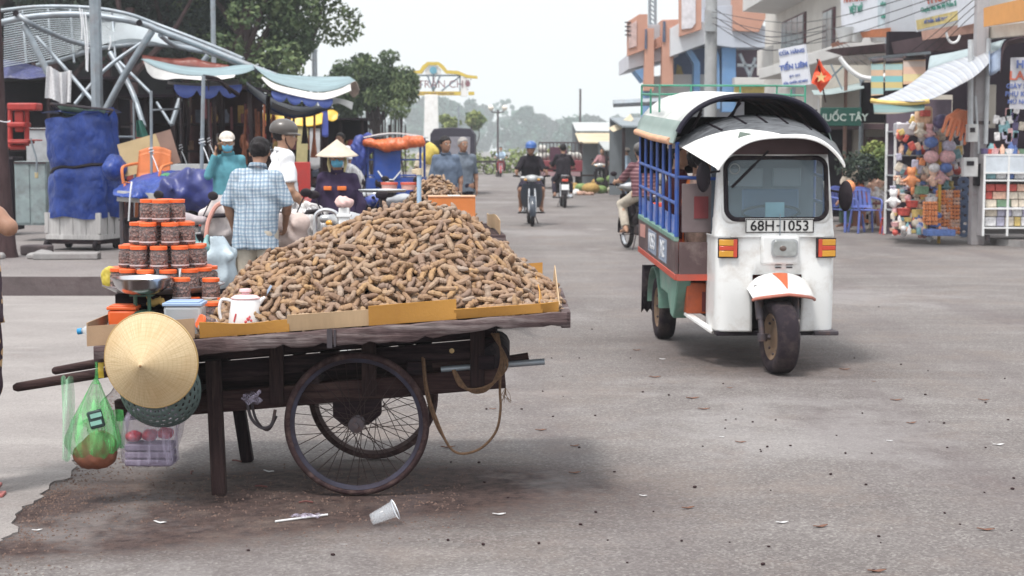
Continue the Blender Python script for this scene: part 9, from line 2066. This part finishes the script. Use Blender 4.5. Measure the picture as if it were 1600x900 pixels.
for(px,Y,lb)in((765,92,'low wooden cart parked in the hazy distance left of the far rider'),):
 t=thing('low_cart',lb,'handcart',((750-800)/FPX*Y,Y,0));MB().box((0,0,.75),(2.2,.9,.12)).build('deck',wdark,t)
 for sx in(-1,1):MB().lathe([(.28,-.03),(.34,0),(.28,.03)],20,TR((sx*.5,-.4,.34),rx=PI/2)).build('wheel',rubber,t)
cupm=glassy('clear_cup',(.75,.80,.86),.27,.12)
c=G(598,822);cp=thing('plastic_cup','crushed clear plastic cup lying on its side on the road before the wheel','plastic cup',c)
d=Vector((.75,.25,.28)).normalized();T=Matrix.Translation((-.045,0,.025))@d.to_track_quat('Z','Y').to_matrix().to_4x4()
mb=MB();prof=[(.001,0),(.022,0),(.026,.02),(.030,.05),(.037,.095),(.041,.10),(.041,.105)]
V=[];F=[];n=28
for i,(r,z)in enumerate(prof):
 for k in range(n):a=2*PI*k/n;q=1-.38*math.exp(-((a-4.2)/.6)**2)*math.sin(min(1,z/.07)*PI*.6)+.05*math.sin(5*a+z*60);V.append(T@Vector((r*q*math.cos(a),r*q*math.sin(a),z)))
for i in range(len(prof)-1):
 for k in range(n):F.append((i*n+k,i*n+(k+1)%n,(i+1)*n+(k+1)%n,(i+1)*n+k))
mesh_obj('cup_wall',V,F,cupm,cp,True,0)
mb=MB();mb.tube([T@Vector((.041*math.cos(a),.041*math.sin(a),.105))for a in[2*PI*k/28 for k in range(28)]],.0022,5,closed=True);mb.build('rolled_rim',M('cup_rim',(.72,.76,.82),.3),cp)
c=G(470,812);st_=thing('straw','white drinking straw with a scrap of clear film lying on the road','straw',c)
A,B=G(430,817)-c,G(512,807)-c;MB().tube([A+Vector((0,0,.006)),B+Vector((0,0,.008))],.0042,8).build('straw_tube',plwhite,st_)
mb=MB();mb.surf(lambda u,v:((G(455,812)-c)+Vector((.12*u+.01*math.sin(9*v),-.02+.05*v,.008+.014*abs(math.sin(7*u+5*v))))),10,6);mb.build('film_scrap',cbag,st_)
rg=random.Random(404)
seedm=M('dark_seed',(.030,.014,.016),.7);leafbr=M('dry_brown_leaf',(.16,.075,.05),.85,var=.3);huskm=M('reddish_husk',(.14,.05,.045),.85,var=.3);scrap=M('pale_scrap',(.55,.55,.56),.7,var=.1)
me=MB();me.sph((0,0,.55),(1,.85,.6),7,5);s0=me.build('seed',seedm);sm=s0.data;bpy.data.objects.remove(s0)
pts=[(1021,800),(1065,846),(1140,848),(1201,855),(1192,883),(1373,839),(1365,893),(1298,742),(1353,758),(1098,698),(1189,706),(1188,703),(1235,697),(1133,670),(1134,657),(1307,681),(1321,709),(1362,709),(1475,662),(1538,770),(1584,748),(1582,765),(1452,660),(1408,570),(1373,480),(1335,560),(1450,580),(1570,592),(1540,630),(1130,600),(1160,640),(1176,660),(1212,657),(1045,618),(1020,600),(930,650),(905,700),(960,738),(880,620),(862,560),(980,880),(700,845),(520,868),(388,861),(842,850),(755,852),(1480,700),(1500,820),(1540,700),(760,640),(815,640),(848,612),(905,560),(925,515),(985,560)]
for(px,py)in pts+[(rg.uniform(620,1590),560+335*rg.random()**.8)for _ in range(22)]:
 o=bpy.data.objects.new('seed',sm);C.objects.link(o);o.location=G(px,py);s=rg.uniform(.004,.009);o.scale=(s*1.2,s,s);o.rotation_euler=(0,0,rg.uniform(0,6));tag(o,'tiny dark seed lying on the dusty road','seed','dark seeds scattered on the road')
def scatter(name,m,label,cat,group,pts,smin,smax):
 for i,(px,py)in enumerate(pts):
  c=G(px,py);s=rg.uniform(smin,smax);a=rg.uniform(-.5,.5);mb=MB()
  mb.surf(lambda u,v:rotz(a)@Vector(((u-.5)*s*2,(v-.5)*s*.55*math.sin(PI*(.08+.84*u)),.006+.35*s*abs(u-.5)**1.5+.05*s*math.sin(9*v+7*u))),8,4,.0015)
  o=mb.build(name,m);o.location=c;tag(o,label,cat,group)
scatter('dry_leaf',leafbr,'dry curled brown leaf or husk scrap lying on the road','dry leaf','dry leaves on the road',[(1075,795),(845,673),(1320,578),(1140,607),(1157,692),(1400,626),(1365,597),(1424,662),(1537,626),(1370,900-6),(1100,640),(1082,623),(898,698),(898,740),(1282,824),(1540,829),(770,640),(995,548),(1023,590),(700,700),(668,760)],.012,.042)
scatter('paper_scrap',scrap,'pale scrap of paper or film lying flat on the road','scrap','pale scraps on the road',[(250,818),(660,680),(1035,562),(1222,818),(1128,684),(780,805),(1005,776),(420,738),(1560,696),(1390,690),(58,830),(110,520)],.010,.03)
for(px,py)in((408,762),(478,787),(300,740),(370,722)):
 c=G(px,py);mb=MB();mb.tube([(-.03,0,.006),(0,.006,.01),(.03,-.002,.006)],.004,5);o=mb.build('twig',huskm);o.location=c;o.rotation_euler=(0,0,rg.uniform(0,3));tag(o,'short dark twig lying in the dirt under the handcart','twig','twigs under the cart')
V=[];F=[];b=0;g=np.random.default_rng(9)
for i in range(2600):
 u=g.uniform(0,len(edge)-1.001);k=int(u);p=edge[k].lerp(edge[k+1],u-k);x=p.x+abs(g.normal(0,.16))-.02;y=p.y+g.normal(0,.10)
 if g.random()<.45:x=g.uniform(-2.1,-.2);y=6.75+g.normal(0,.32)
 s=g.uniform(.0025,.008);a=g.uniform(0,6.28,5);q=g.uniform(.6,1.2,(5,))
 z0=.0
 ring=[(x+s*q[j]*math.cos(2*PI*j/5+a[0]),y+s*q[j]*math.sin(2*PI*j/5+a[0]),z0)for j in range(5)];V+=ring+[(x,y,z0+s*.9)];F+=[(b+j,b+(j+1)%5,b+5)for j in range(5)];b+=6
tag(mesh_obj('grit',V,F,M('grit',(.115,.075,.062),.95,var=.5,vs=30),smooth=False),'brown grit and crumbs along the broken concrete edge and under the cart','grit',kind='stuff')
hz,t,b=newmat('haze_air');t.nodes.remove(b)
pv=t.nodes.new('ShaderNodeVolumePrincipled');pv.inputs['Color'].default_value=(.86,.93,.96,1);pv.inputs['Density'].default_value=.00085;pv.inputs['Anisotropy'].default_value=.1
t.links.new(pv.outputs[0],t.nodes['Material Output'].inputs['Volume'])
mb=MB();mb.box((0,480,24.5),(1240,1000,51));tag(mb.build('haze',hz,smooth=False),'pale humid haze over the whole street','haze',kind='stuff')
